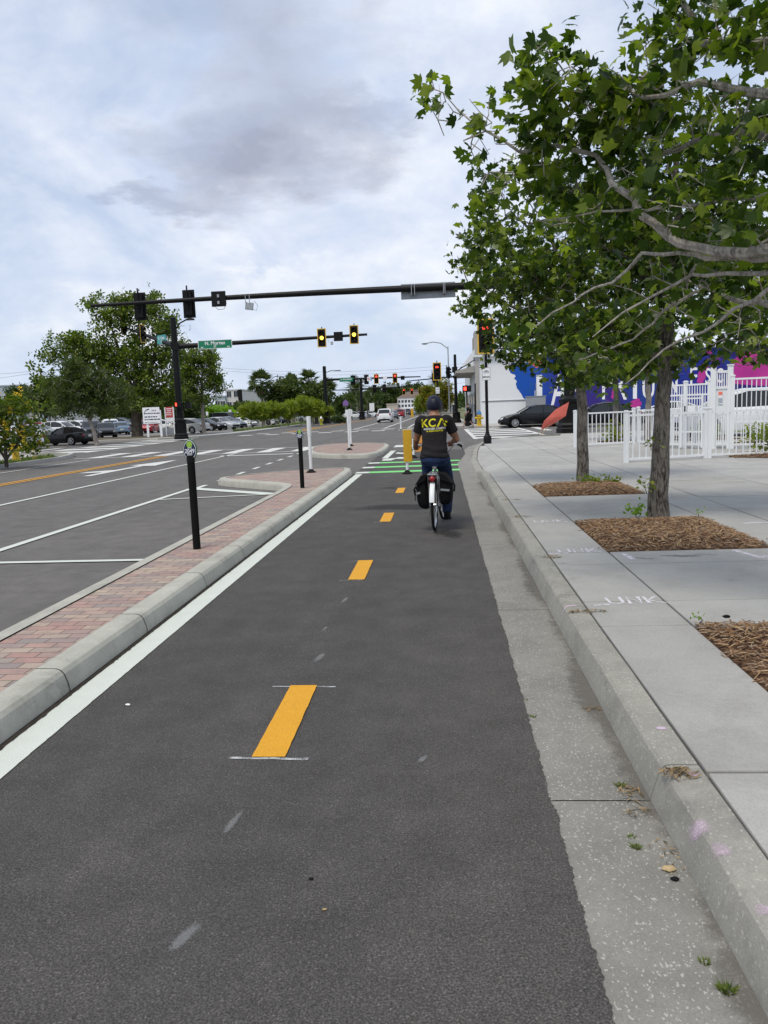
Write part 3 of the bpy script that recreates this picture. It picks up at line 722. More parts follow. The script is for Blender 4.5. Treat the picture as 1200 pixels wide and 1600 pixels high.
# side-street crosswalks
for x0, x1 in ((-22.0, -18.4), (1.7, 5.2)):
    mb.rect(x0-.16, x0+.06, 38.9, 56.6, .0122); mb.rect(x1-.06, x1+.16, 38.9, 56.6, .0122)
    y = 39.4
    while y < 56:
        mb.rect(x0+.062, x1-.062, y, y+1.7, .0125); y += 3.2
stripe(mb, (6.4, 47.8), (6.4, 56.5), .5); stripe(mb, (8, 47.6), (60, 47.6), .12, .013)
stripe(mb, (-23.6, 38.6), (-23.6, 47), .5)
# beyond the junction
x = -16
while x < -3.4:
    mb.rect(x, x+1.05, 60.2, 61.6, .0125); mb.rect(x+.5, x+1.55, 64.0, 65.2, .0125); x += 2.1
mb.rect(-8.8, -1.9, 67.2, 67.7, .0128)
stripe(mb, (-7.7, 68), (-8.4, 170), .2); stripe(mb, (-5.0, 68), (-5.0, 170), .2)
for i in range(8): stripe(mb, (-7.6, 70+8*i), (-5.1, 72+8*i), .3, .0125)
stripe(mb, (-2.9, 68), (-2.7, 200), .18)
struct(mb, 'road_marking', MT['old_white'], smooth=False)

# silt along the kerb foot and a dark tar smear across the lane
soft_patch('gutter_silt', 8, 90, lambda u, v: (.56+.25*u, .4+17.6*v, .0062), lambda u, v: max(0, min(1, u*.95-.12+.16*math.sin(v*37)+.1*math.sin(v*91)))*(.75 if v > .5 else .9), MT['silt'])
for x0, x1, y0, y1, k in ((-1.95, .38, 12.1, 13.5, .62), (-.3, .36, 9.2, 10.6, .5), (-1.7, -.6, 15.6, 16.4, .45)):
    soft_patch('tar_stain', 12, 12, lambda u, v: (x0+(x1-x0)*u, y0+(y1-y0)*v, .0105), lambda u, v: max(0, k+.15-abs(2*v-1)**1.5*.7-abs(2*u-1)**3*.6+.12*math.sin(u*9+v*5)), MT['stain'])
for x, y, wx, wy in ((365, 1288, 9, 26), (288, 1470, 18, 32), (499, 1030, 8, 10), (507, 985, 4, 6), (538, 940, 5, 6), (660, 1190, 8, 8)):
    c = gp(x, y); a = gp(x+wx, y-wy); ex, ey = abs(gp(x+wx, y).x-c.x), abs(gp(x, y-wy).y-c.y)
    soft_patch('chalk_smear', 8, 8, lambda u, v: (c.x+(2*u-1)*ex+(2*v-1)*ex*.8, c.y+(2*v-1)*ey, .0118), lambda u, v: .78-((2*u-1)**2+(2*v-1)**2)*.55, MT['chalksmear'])
for x, y, rx, ry, k in ((1070, 868, .35, .10, .62), (1010, 872, .25, .08, .55), (905, 905, .3, .25, .42), (980, 1080, .3, .3, .36), (1110, 1010, .2, .25, .38), (1150, 905, .4, .2, .4), (1120, 745, .8, .9, .36), (1000, 745, .5, 1.0, .34), (820, 735, .4, 1.2, .34), (885, 880, .2, .15, .45)):
    c = gp(x, y, .1605); soft_patch('walk_stain', 12, 12, lambda u, v: (c.x+(2*u-1)*rx, c.y+(2*v-1)*ry, .1612), lambda u, v: k+.1*math.sin(u*11+v*7)-((2*u-1)**2+(2*v-1)**2)*.3, MT['walkstain'])
# survey paint on the walk and kerb
mb = MB()
def scrib(mb, pts, w, z):
    """one brush stroke as a single strip with uneven width"""
    L, Q = [], []; P = [Vector(p) for p in pts]
    for i, p in enumerate(P):
        d = (P[min(i+1, len(P)-1)]-P[max(0, i-1)]).normalized(); nn = Vector((d.y, -d.x))*w*rnd.uniform(.35, .6)
        L.append(tuple(p-nn)); Q.append(tuple(p+nn))
    for i in range(len(P)-1): mb.sheet([L[i], Q[i], Q[i+1], L[i+1]], z)
for Y in (5.62, 7.64, 9.68):
    x = 1.18 if Y < 7 else 1.12
    scrib(mb, [(x-.12, Y-.02), (x, Y)], .025, .1602)
    glyphs = [[(0, .13), (.01, .02), (.06, 0), (.1, .03), (.1, .13)], [(.14, 0), (.15, .13), (.22, .01), (.23, .13)], [(.27, 0), (.27, .13)], [(.36, .13), (.28, .06), (.38, .0)]]
    for k, gl in enumerate(glyphs): scrib(mb, [(x+a*1.05, Y+.01+b*1.6) for a, b in gl], .026, .1604+.0002*k)
scrib(mb, [(1.73, 7.25), (1.72, 7.4), (1.7, 7.56)], .05, .1604); scrib(mb, [(2.75, 7.6), (2.8, 7.4), (2.86, 7.2)], .06, .1604); scrib(mb, [(2.86, 7.2), (2.9, 7.25), (3.0, 7.24)], .05, .1606)
scrib(mb, [(3.45, 9.2), (3.6, 9.25), (3.75, 9.2)], .06, .1604)
struct(mb, 'survey_paint', MT['chalk_walk'], smooth=False)
# pink survey dabs following the kerb's rounded face
mb = MB()
def on_kerb(o):
    P = [(.0, .0), (.006, .02), (.036, .116), (.047, .1413), (.063, .154), (.085, .157), (.19, .157), (.4, .157)]
    for (a, za), (b, zb) in zip(P, P[1:]):
        if a <= o <= b: return za+(zb-za)*(o-a)/(b-a)
    return .157
def kerb_dab(o0, o1, y, w, sk=0.0, k=1.0, mat='pinkspray', name='pink_survey_paint', z=.0022):
    def pos(u, v): o = o0+(o1-o0)*u; return (.80+o-.0015, y+w*(2*v-1)+sk*u, on_kerb(max(0, o))+z)
    soft_patch(name, 12, 10, pos, lambda u, v: k-(abs(2*u-1)**2.4+abs(2*v-1)**2)*.8*k, MT[mat])
kerb_dab(.0, .10, 2.64, .09, -.05, .62); kerb_dab(.02, .12, 2.47, .085, -.03, .6); kerb_dab(.01, .28, 2.16, .055, -.08, .66); kerb_dab(.11, .18, 3.42, .03, 0, .8); kerb_dab(.10, .18, 2.98, .03, 0, .8); kerb_dab(.0, .185, 5.58, .02, .05, .9)
for y0, y1, kk in ((3.3, 5.8, .42), (1.2, 2.9, .38), (6.1, 8.8, .42), (9.2, 12, .4)):
    soft_patch('kerb_stain', 8, 40, lambda u, v: (.80-.002+.085*u, y0+(y1-y0)*v, on_kerb(.085*u)+.0014), lambda u, v: max(0, kk+.05*math.sin(v*17+y0)+.04*math.sin(v*41)-abs(2*u-.9)**2*.5-abs(2*v-1)**4*.5), MT['kstain'])
# ------------------------------------------------------------------ leaves
def star_leaf():
    o = []
    for a, r in ((-90, .30), (-62, .42), (-38, .62), (-14, .95), (6, .60), (30, .82), (48, .98), (66, .62), (90, 1.08), (114, .62), (132, .98), (150, .82), (174, .60), (194, .95), (218, .62), (242, .42)):
        o.append((r*math.cos(R(a)), r*math.sin(R(a))+.25))
    vs = [(0, .05, 0)] + [(x, y, -.42*(x*x) - .30*max(0, y)**2 + .10*abs(x)) for x, y in o]
    k = len(o); fs = [(0, 1+i, 1+(i+1) % k) for i in range(k)]
    return np.array(vs)*.5, fs
def oval_leaf():
    vs = [(0, -.5, 0), (.24, -.1, .05), (.2, .28, .04), (0, .55, -.06), (-.2, .28, .04), (-.24, -.1, .05)]
    return np.array(vs), [(0, 1, 2, 3), (0, 3, 4, 5)]
def tuft_leaf():
    """a spray of five small leaves, for trees seen from afar"""
    vs = []; fs = []
    for a, r, z in ((80, .5, .05), (20, .48, -.12), (140, .46, .12), (-50, .42, .14), (220, .44, -.1)):
        c = np.array((math.cos(R(a))*r, math.sin(R(a))*r, z)); b = len(vs)
        d = np.array((math.cos(R(a)), math.sin(R(a)), z)); q = np.array((-d[1], d[0], .25))
        vs += [c-d*.34, c+q*.2, c+d*.36, c-q*.2]; fs.append((b, b+1, b+2, b+3))
    return np.array(vs), fs
LEAF = {'star': star_leaf(), 'oval': oval_leaf(), 'tuft': tuft_leaf()}
def leaves_mesh(name, pos, size, kind, mat, seed, tilt=.9, wind=(0, 0, 0), mats=None):
    rg = np.random.default_rng(seed); V, F = LEAF[kind]; n = len(pos); k = len(V)
    up = rg.normal(0, tilt, (n, 3)) + np.array((0, 0, 1.0)); up /= np.linalg.norm(up, axis=1)[:, None]
    d = rg.normal(0, 1, (n, 3)) + np.array(wind); d -= up*np.sum(d*up, 1)[:, None]; d /= np.linalg.norm(d, axis=1)[:, None]
    s = np.cross(d, up); sc_ = size*rg.uniform(.55, 1.2, n)
    W = V[None, :, 0, None]*s[:, None, :] + V[None, :, 1, None]*d[:, None, :] + V[None, :, 2, None]*up[:, None, :]
    W = pos[:, None, :] + W*sc_[:, None, None]
    co = W.reshape(-1, 3); L = []; st = []; tot = []; c = 0
    for f in F: tot.append(len(f))
    base = np.concatenate([np.array(f) for f in F]); lp = (np.arange(n)[:, None]*k + base[None, :]).reshape(-1)
    tots = np.tile(np.array(tot), n); starts = np.concatenate(([0], np.cumsum(tots)[:-1]))
    me = bpy.data.meshes.new(name); me.vertices.add(len(co)); me.vertices.foreach_set('co', co.astype(np.float32).ravel())
    me.loops.add(len(lp)); me.loops.foreach_set('vertex_index', lp.astype(np.int32))
    me.polygons.add(len(tots)); me.polygons.foreach_set('loop_start', starts.astype(np.int32)); me.polygons.foreach_set('loop_total', tots.astype(np.int32))
    for m in (mats or [mat]): me.materials.append(m)
    me.update(calc_edges=True); me.validate(); return me

# ------------------------------------------------------------------ branching skeletons
class Skel:
    def __init__(s): s.p = []; s.par = []; s.minr = []
    def add(s, p, par, r=0): s.p.append(Vector(p)); s.par.append(par); s.minr.append(r); return len(s.p)-1
    def line(s, pts, rads, par=-1, step=.22, wob=.02, rr=None):
        rr = rr or rnd; last = par; pts = [Vector(p) for p in pts]; ids = []
        for i in range(len(pts)-1):
            k = max(1, int((pts[i+1]-pts[i]).length/step))
            for j in range(k if i < len(pts)-2 else k+1):
                if i == 0 and j == 0 and par >= 0: continue
                t = j/k; p = pts[i].lerp(pts[i+1], t) + Vector((rr.gauss(0, wob), rr.gauss(0, wob), rr.gauss(0, wob*.6)))
                last = s.add(p, last, rads[i]+(rads[i+1]-rads[i])*t); ids.append(last)
        return ids
    def nearest(s, p, lo=0):
        P = np.array([tuple(q) for q in s.p]); d = np.linalg.norm(P-np.array(p), axis=1)
        d[:lo] = 1e9
        return int(d.argmin()), float(d.min())
    def fill(s, pts, rr, start, step=.2, sag=.1, wob=.05):
        """hang every point of the crown on the closest wood, nearest points first"""
        cap = 30000; P = np.zeros((cap, 3)); n = len(s.p); P[:n] = [tuple(q) for q in s.p]; P[:start] = 1e6
        pts = np.array(pts); d0 = np.array([np.linalg.norm(P[start:n]-q, axis=1).min() for q in pts]); tips = []
        for i in np.argsort(d0):
            q = pts[i]; d = np.linalg.norm(P[:n]-q, axis=1); j = int(d.argmin()); L = float(d[j])
            if L < .05: continue
            k = max(1, int(L/step)); a = Vector(s.p[j]); b = Vector(q); last = j
            bend = Vector((rr.gauss(0, 1), rr.gauss(0, 1), rr.gauss(0, .6)))*sag*L
            for m in range(1, k+1):
                t = m/k; p = a.lerp(b, t) + bend*math.sin(math.pi*t) + Vector((rr.gauss(0, wob), rr.gauss(0, wob), rr.gauss(0, wob)))*step*(1 if m < k else 0)
                last = s.add(p, last); P[n] = tuple(p); n += 1
            tips.append(last)
        return tips
    def radii(s, tip=.004, ex=2.35, cap=.2):
        n = len(s.p); kids = [0.0]*n; r = [0.0]*n
        for i in range(n-1, -1, -1):
            r[i] = max(tip, kids[i]**(1/ex) if kids[i] else tip, s.minr[i]); r[i] = min(r[i], s.minr[i] if s.minr[i] else cap)
            if s.par[i] >= 0: kids[s.par[i]] += (r[i]*.985)**ex
        s.r = r; return r
    def wood(s, minr=.0):
        mb = MB(); n = len(s.p); ch = [[] for _ in range(n)]
        for i in range(n):
            if s.par[i] >= 0: ch[s.par[i]].append(i)
        st = [(i, None) for i in range(n) if s.par[i] < 0]
        while st:
            i, frm = st.pop(); path = [] if frm is None else [frm]; rads = [] if frm is None else [min(s.r[frm], s.r[i]*1.25)]
            while True:
                path.append(i); rads.append(s.r[i])
                c = sorted(ch[i], key=lambda q: -s.r[q])
                if not c: break
                for q in c[1:]: st.append((q, i))
                i = c[0]
            if len(path) > 1 and max(rads) > minr:
                m = max(rads); k = 10 if m > .07 else 7 if m > .03 else 5 if m > .012 else 4
                mb.tube([s.p[q] for q in path], rads, k)
        return mb
def crown_points(blobs, n, rr, shell=.45):
    out = []; w = [b[1][0]*b[1][1]*b[1][2] for b in blobs]
    while len(out) < n:
        c, r = rr.choices(blobs, w)[0][:2]
        v = Vector((rr.gauss(0, 1), rr.gauss(0, 1), rr.gauss(0, 1))).normalized()*(rr.random()**shell)
        out.append((c[0]+v.x*r[0], c[1]+v.y*r[1], c[2]+v.z*r[2]))
    return out
def leaf_points(sk, thr, per, spread, rr, drop=.0, zmin=-1e9, tipn=0, gap=0.0, cell=.55):
    has = set(sk.par)
    ids = [i for i in range(len(sk.p)) if sk.r[i] < thr and sk.p[i].z > zmin]; P = []
    kept = {}
    for i in ids:
        if gap:
            key = (round(sk.p[i].x/cell), round(sk.p[i].y/cell), round(sk.p[i].z/cell))
            if key not in kept: kept[key] = rr.random()
            if kept[key] < gap: continue
        k = int(per) + (1 if rr.random() < per-int(per) else 0) + (tipn if i not in has else 0)
        for _ in range(k):
            P.append((sk.p[i].x+rr.gauss(0, spread), sk.p[i].y+rr.gauss(0, spread), sk.p[i].z+rr.gauss(0, spread*.8)-drop))
    return np.array(P)
def make_tree(name, label, cat, loc, trunk, tr, limbs, blobs, npts, leaf, size, lmat, bark, seed, per=1.0, spread=.1, thr=.02, shell=.45, wind=(0, 0, 0), group=None, tip=.004, step=.2, tilt=1.4, gap=0.0, extra=None, sag=.1, ex=2.35, tipn=0):
    rr = random.Random(seed); t = thing(name, label, cat, loc, 0, group); sk = Skel()
    ids = sk.line(trunk, tr, rr=rr, wob=.008); start = max(0, int(len(ids)*.55))
    for pts, rads in limbs:
        j, _ = sk.nearest(pts[0]); sk.line([sk.p[j]]+[Vector(p) for p in pts[1:]], rads, j, rr=rr, wob=.015)
    sk.fill(crown_points(blobs, npts, rr, shell), rr, start, step, sag); sk.radii(tip, ex, cap=min(tr)*.8 if not limbs else min(tr))
    sk.wood().build('trunk', bark, t)
    P = leaf_points(sk, thr, per, spread, rr, gap=gap, tipn=tipn)
    me = leaves_mesh('crown', P, size, leaf, lmat, seed, tilt, wind)
    o = bpy.data.objects.new('crown', me); link(o, t)
    if extra: extra(t, P, rr)
    return t

# ------------------------------------------------------------------ the three street sycamores on the right
M = MT
def sycamores():
    W = (-1.1, .3, .1)
    # nearest one: its trunk stands just outside the picture, its limbs reach in
    b = Vector((2.55, 4.35, .16))
    L = lambda x, y, Y: tuple(at(x, y, Y)-b)
    limbs = [
        ([(0.03, .05, 2.2), L(1230, 400, 4.9), L(1100, 388, 5.2), L(1040, 372, 5.3), L(1005, 332, 5.4), L(962, 288, 5.5), L(935, 240, 5.6), L(870, 228, 5.7), L(810, 232, 5.8), L(760, 205, 5.9), L(715, 170, 6.0), L(690, 145, 6.0)], [.05, .036, .031, .029, .027, .023, .017, .014, .011, .009, .006, .004]),
        ([(0, 0, 2.9), L(1240, 150, 4.8), L(1140, 138, 5.0), L(1090, 130, 5.1), L(1040, 150, 5.2), L(960, 145, 5.4), L(900, 160, 5.6)], [.05, .034, .025, .021, .016, .011, .007]),
        ([(0, 0, 2.6), L(1240, 215, 5.0), L(1130, 205, 5.3), L(1085, 220, 5.4), L(1010, 250, 5.7), L(930, 290, 6.0)], [.045, .03, .02, .017, .013, .008]),
        ([(0, 0, 2.2), L(1250, 350, 5.3), L(1180, 395, 5.8), L(1120, 440, 6.2), L(1050, 475, 6.5), L(990, 530, 6.8), L(900, 565, 7.1)], [.04, .03, .02, .016, .012, .008, .005]),
        ([(0, 0, 3.3), L(1150, 70, 5.0), L(1090, 60, 5.1), L(1060, -20, 5.2)], [.05, .03, .024, .012]),
        ([(0, 0, 2.2), L(1220, 440, 5.0), L(1130, 500, 5.3), L(1040, 545, 5.5), L(975, 600, 5.6)], [.03, .016, .010, .007, .004]),
        ([(0, 0, 2.3), L(1215, 405, 5.0), L(1010, 395, 5.5), L(955, 440, 5.6), L(890, 470, 5.7), L(820, 520, 5.8)], [.03, .02, .012, .009, .007, .004]),
        ([(0, 0, 2.3), L(1215, 425, 5.0), L(1080, 430, 5.4), L(1000, 470, 5.5), L(930, 530, 5.6)], [.028, .016, .011, .008, .004]),
        ([(0, 0, 2.6), L(1210, 300, 5.1), L(1100, 320, 5.4), L(960, 330, 5.6), L(850, 345, 5.8)], [.03, .016, .011, .008, .004]),
        ([(0, 0, 2.1), L(1260, 480, 5.4), L(1150, 470, 6.0), L(1080, 440, 6.3)], [.04, .03, .018, .01]),
        ([(0, 0, 3.0), (.7, -.6, 3.5), (1.5, -1.0, 4.3)], [.05, .04, .012]), ([(0, 0, 3.2), (-.6, -.9, 4.1), (-1.0, -1.5, 4.6)], [.05, .035, .012]),
        ([(0, 0, 3.4), (.4, .3, 4.6), (.5, .4, 5.6)], [.05, .035, .012])]
    P = []
    rr = random.Random(5)
    def C(x, y, Y, rx, ry, n):
        c = at(x, y, Y)-b
        for _ in range(int(n*1.5)):
            v = Vector((rr.gauss(0, 1), rr.gauss(0, 1), rr.gauss(0, 1))).normalized()*rr.random()**.4
            P.append((c.x+v.x*rx, c.y+.12+v.y*max(rx, .5)*.9, c.z+v.z*ry))
    for a in [(700, 165, 6.0, .12, .1, 9), (750, 205, 5.9, .16, .1, 14), (675, 130, 6.0, .05, .05, 3), (845, 105, 5.5, .2, .1, 18), (870, 140, 5.5, .2, .12, 16), (940, 130, 5.4, .26, .14, 24), (1010, 135, 5.3, .28, .17, 22), (850, 180, 5.6, .22, .16, 22), (930, 190, 5.5, .3, .2, 30), (1010, 200, 5.4, .3, .22, 26), (1090, 175, 5.3, .3, .2, 22), (830, 250, 5.8, .28, .16, 20), (900, 270, 5.7, .28, .18, 22), (1000, 280, 5.5, .3, .2, 18), (1080, 60, 5.1, .25, .22, 24), (1130, 20, 5.0, .3, .2, 18), (1180, 75, 4.9, .14, .1, 6), (1190, 30, 4.9, .2, .15, 10), (1060, 10, 5.2, .2, .2, 14), (1170, 210, 4.9, .25, .2, 14), (1120, 290, 5.0, .3, .22, 14), (1180, 330, 4.9, .25, .2, 10), (1090, 330, 5.2, .25, .15, 9), (960, 330, 5.6, .25, .14, 8), (780, 275, 6.0, .15, .1, 8), (1150, 440, 6.2, .4, .2, 14), (1050, 480, 6.5, .4, .15, 12), (930, 560, 7.1, .2, .1, 6), (1140, 520, 6.4, .35, .15, 10), (1000, 420, 6.0, .35, .2, 14), (1120, 400, 5.6, .4, .22, 20), (1190, 440, 5.6, .3, .25, 14), (1060, 350, 5.6, .3, .15, 12), (900, 330, 6.2, .3, .12, 10), (860, 215, 5.7, .3, .1, 12), (1190, 150, 4.9, .12, .08, 6), (1190, 520, 5.8, .25, .15, 8)]: C(*a)
    for c, r, n in (((.9, -.7, 4.0), (1.2, 1.2, 1.0), 110), ((-.6, -1.2, 4.3), (.9, .9, .8), 70), ((.5, .3, 5.2), (1.1, 1.1, .9), 90)): P += crown_points([(c, r)], n, rr)
    t = thing('sycamore_tree', 'nearest street sycamore whose pale limbs reach in from the right edge', 'tree', b, 0, 'sycamores along the sidewalk'); sk = Skel()
    ids = sk.line([(0, 0, -.05), (.02, .02, 1.0), (.0, .0, 2.2), (.02, 0, 3.5)], [.115, .09, .08, .055], rr=rr, wob=.008)
    for pts, rads in limbs:
        j, _ = sk.nearest(pts[0]); sk.line([sk.p[j]]+[Vector(p) for p in pts[1:]], rads, j, rr=rr, wob=.016, step=.10)
    sk.fill(P, rr, 12, .1, .16, .12); sk.radii(.0036, 2.5, cap=.03)
    # bare shoots standing out past the leaves
    n0 = len(sk.p)
    for i in [q for q in range(12, n0) if sk.r[q] < .005 and rr.random() < .035]:
        q = sk.p[i]; e = Vector((rr.gauss(-.2, .5), rr.gauss(0, .4), rr.uniform(.3, 1.0))).normalized()*rr.uniform(.18, .38); a = sk.add(q+e*.5, i); sk.add(q+e+Vector((rr.gauss(0, .03), 0, .02)), a); sk.r += [.0036, .002]
    sk.wood().build('trunk', M['limb'], t)
    pts = leaf_points(sk, .0062, 1.15, .06, rr, drop=.02, gap=.16, tipn=7, cell=.3)
    me = leaves_mesh('crown', pts, .122, 'star', M['leaf'], 3, 1.5, W); o = bpy.data.objects.new('crown', me); link(o, t)
    # second tree: the leaning trunk in the middle mulch bed
    b = Vector((2.62, 9.72, .16)); L = lambda x, y, Y: tuple(at(x, y, Y)-b)
    limbs = [([L(1043, 520, 9.8), L(1000, 500, 9.6), L(940, 510, 9.4), L(850, 520, 9.2)], [.045, .035, .022, .01]),
             ([L(1048, 470, 9.8), L(980, 400, 9.9), L(900, 360, 10), L(830, 330, 10)], [.045, .032, .02, .01]),
             ([L(1048, 450, 9.8), L(1060, 330, 9.8), L(1050, 220, 9.8), L(1040, 150, 9.8)], [.055, .04, .025, .01]),
             ([L(1046, 490, 9.8), L(1110, 400, 9.7), L(1180, 330, 9.6), L(1240, 300, 9.6)], [.045, .03, .02, .01]),
             ([L(1043, 548, 9.8), L(1080, 545, 9.7), L(1160, 480, 9.5), L(1230, 470, 9.4)], [.04, .032, .022, .01]),
             ([L(1043, 560, 9.8), L(1000, 556, 9.5), L(950, 548, 9.2), L(900, 560, 9.0)], [.035, .028, .016, .008])]
    blobs = []
    for x, y, Y, rx, rz in [(800, 300, 9.9, .5, .35), (780, 380, 9.8, .45, .35), (830, 440, 9.5, .55, .35), (900, 330, 10, .7, .5), (900, 420, 9.8, .7, .5), (1000, 300, 10, .8, .6), (1000, 400, 9.8, .8, .5), (1100, 350, 9.7, .9, .7), (1200, 350, 9.6, .9, .8), (1150, 480, 9.4, .8, .4), (940, 510, 9.4, .7, .3), (860, 510, 9.2, .5, .3), (1080, 220, 9.8, .8, .6), (1200, 220, 9.7, .8, .7), (1190, 460, 9.3, .6, .4), (960, 560, 9.2, .55, .22), (900, 560, 9.0, .45, .2), (1110, 560, 9.4, .6, .2), (1180, 545, 9.2, .6, .25), (1080, 430, 9.6, .7, .4), (760, 330, 10, .2, .2)]:
        blobs.append((L(x, y, Y), (rx, max(.7, rx), rz)))
    make_tree('sycamore_tree', 'leaning rough-barked sycamore in the large middle mulch bed', 'tree', b, [(0, 0, -.06), (.0, .0, .3), (.03, .02, .9), L(1036, 620, 9.76), L(1043, 520, 9.8), L(1048, 440, 9.8)], [.14, .118, .10, .088, .078, .055], limbs, blobs, 1500, 'star', .118, M['leaf2'], M['bark'], 21, per=1.7, tipn=16, spread=.085, thr=.0085, shell=.5, wind=W, group='sycamores along the sidewalk', tip=.0034, step=.15, gap=.10, sag=.14, ex=2.5)
    b = Vector((2.54, 14.45, .16)); L = lambda x, y, Y: tuple(at(x, y, Y)-b)
    limbs = [([L(905, 560, 14.5), L(850, 500, 14.4), L(780, 470, 14.3), L(730, 440, 14.2)], [.05, .035, .02, .01]),
             ([L(905, 540, 14.5), L(890, 430, 14.5), L(850, 350, 14.5)], [.05, .035, .012]),
             ([L(905, 550, 14.5), L(960, 480, 14.6), L(1030, 430, 14.7)], [.05, .03, .012]),
             ([L(905, 565, 14.5), L(840, 545, 14.2), L(770, 545, 14)], [.035, .025, .01])]
    blobs = [(L(x, y, 14.4), (rx, max(.8, rx), rz)) for x, y, rx, rz in [(740, 415, .4, .22), (735, 470, .3, .2), (780, 440, .6, .4), (790, 510, .4, .25), (745, 478, .28, .18), (790, 540, .35, .3), (850, 490, .8, .5), (850, 400, .8, .6), (920, 350, .9, .7), (950, 450, .9, .7), (870, 550, .7, .28), (915, 592, .5, .22), (830, 558, .45, .2), (940, 570, .6, .3), (1020, 400, .8, .8), (760, 360, .35, .25)]]
    make_tree('sycamore_tree', 'straight dark-barked sycamore in the far mulch bed beside the white railing', 'tree', b, [(0, 0, -.06), (.0, .0, .4), (.0, .0, 1.4), L(905, 580, 14.5), L(905, 500, 14.5)], [.12, .105, .092, .082, .055], limbs, blobs, 1100, 'star', .13, M['leaf2'], M['bark'], 33, per=1.7, tipn=17, spread=.1, thr=.009, shell=.5, wind=W, group='sycamores along the sidewalk', tip=.004, step=.18, gap=.10, sag=.14, ex=2.5)
    # two slim young trees behind the railings
    for i, (x, y, Y, lab) in enumerate([(962, 672, 30, 'slim dark-stemmed young tree behind the white railing'), (1012, 665, 29, 'slim pale-stemmed young tree left of the tall white fence')]):
        b = gp(x, y, .12); b = Vector((at(x, 650, Y).x, Y, .12))
        make_tree('young_tree', lab, 'tree', b, [(0, 0, -.05), (.02, 0, 1.5), (0, 0, 2.6), (.02, 0, 3.6)], [.12, .1, .09, .04], [([(0, 0, 2.4), (-.8, 0, 3.1), (-1.3, .1, 3.4)], [.05, .03, .012]), ([(0, 0, 2.5), (.8, 0, 3.2), (1.2, .1, 3.6)], [.05, .03, .012])],
                  [((0, 0, 3.2), (1.4, 1.2, .7)), ((-.8, 0, 2.75), (.8, .8, .4)), ((.6, 0, 2.7), (.8, .8, .4)), ((0, 0, 4.1), (1.0, 1.0, .6))], 320, 'star', .27, M['leaf2'], M['bark'] if i == 0 else M['palebark'], 60+i, per=1.6, tipn=9, spread=.16, thr=.02, group='young trees behind the railings', step=.3)
    # crown filling the far right, beyond the fence
    b = Vector((13.5, 33, .12))
    make_tree('garden_tree', 'dense dark tree standing behind the tall white gate', 'tree', b, [(0, 0, -.05), (0, 0, 2), (.1, 0, 4.5)], [.16, .13, .08], [([(0, 0, 2.4), (-1.6, -.2, 4.0), (-2.6, -.3, 4.6)], [.09, .05, .015]), ([(0, 0, 2.6), (1.4, 0, 4.2)], [.08, .02])],
              [((-1.6, -.2, 4.7), (1.8, 1.5, 1.1)), ((.6, 0, 5), (1.9, 1.7, 1.4)), ((-2.8, -.3, 4.6), (1.0, 1.0, .6)), ((-.6, -.4, 3.6), (1.4, 1.0, .5))], 520, 'star', .24, M['leaf2'], M['bark'], 71, per=1.5, tipn=6, spread=.18, thr=.014, step=.35)
sycamores()

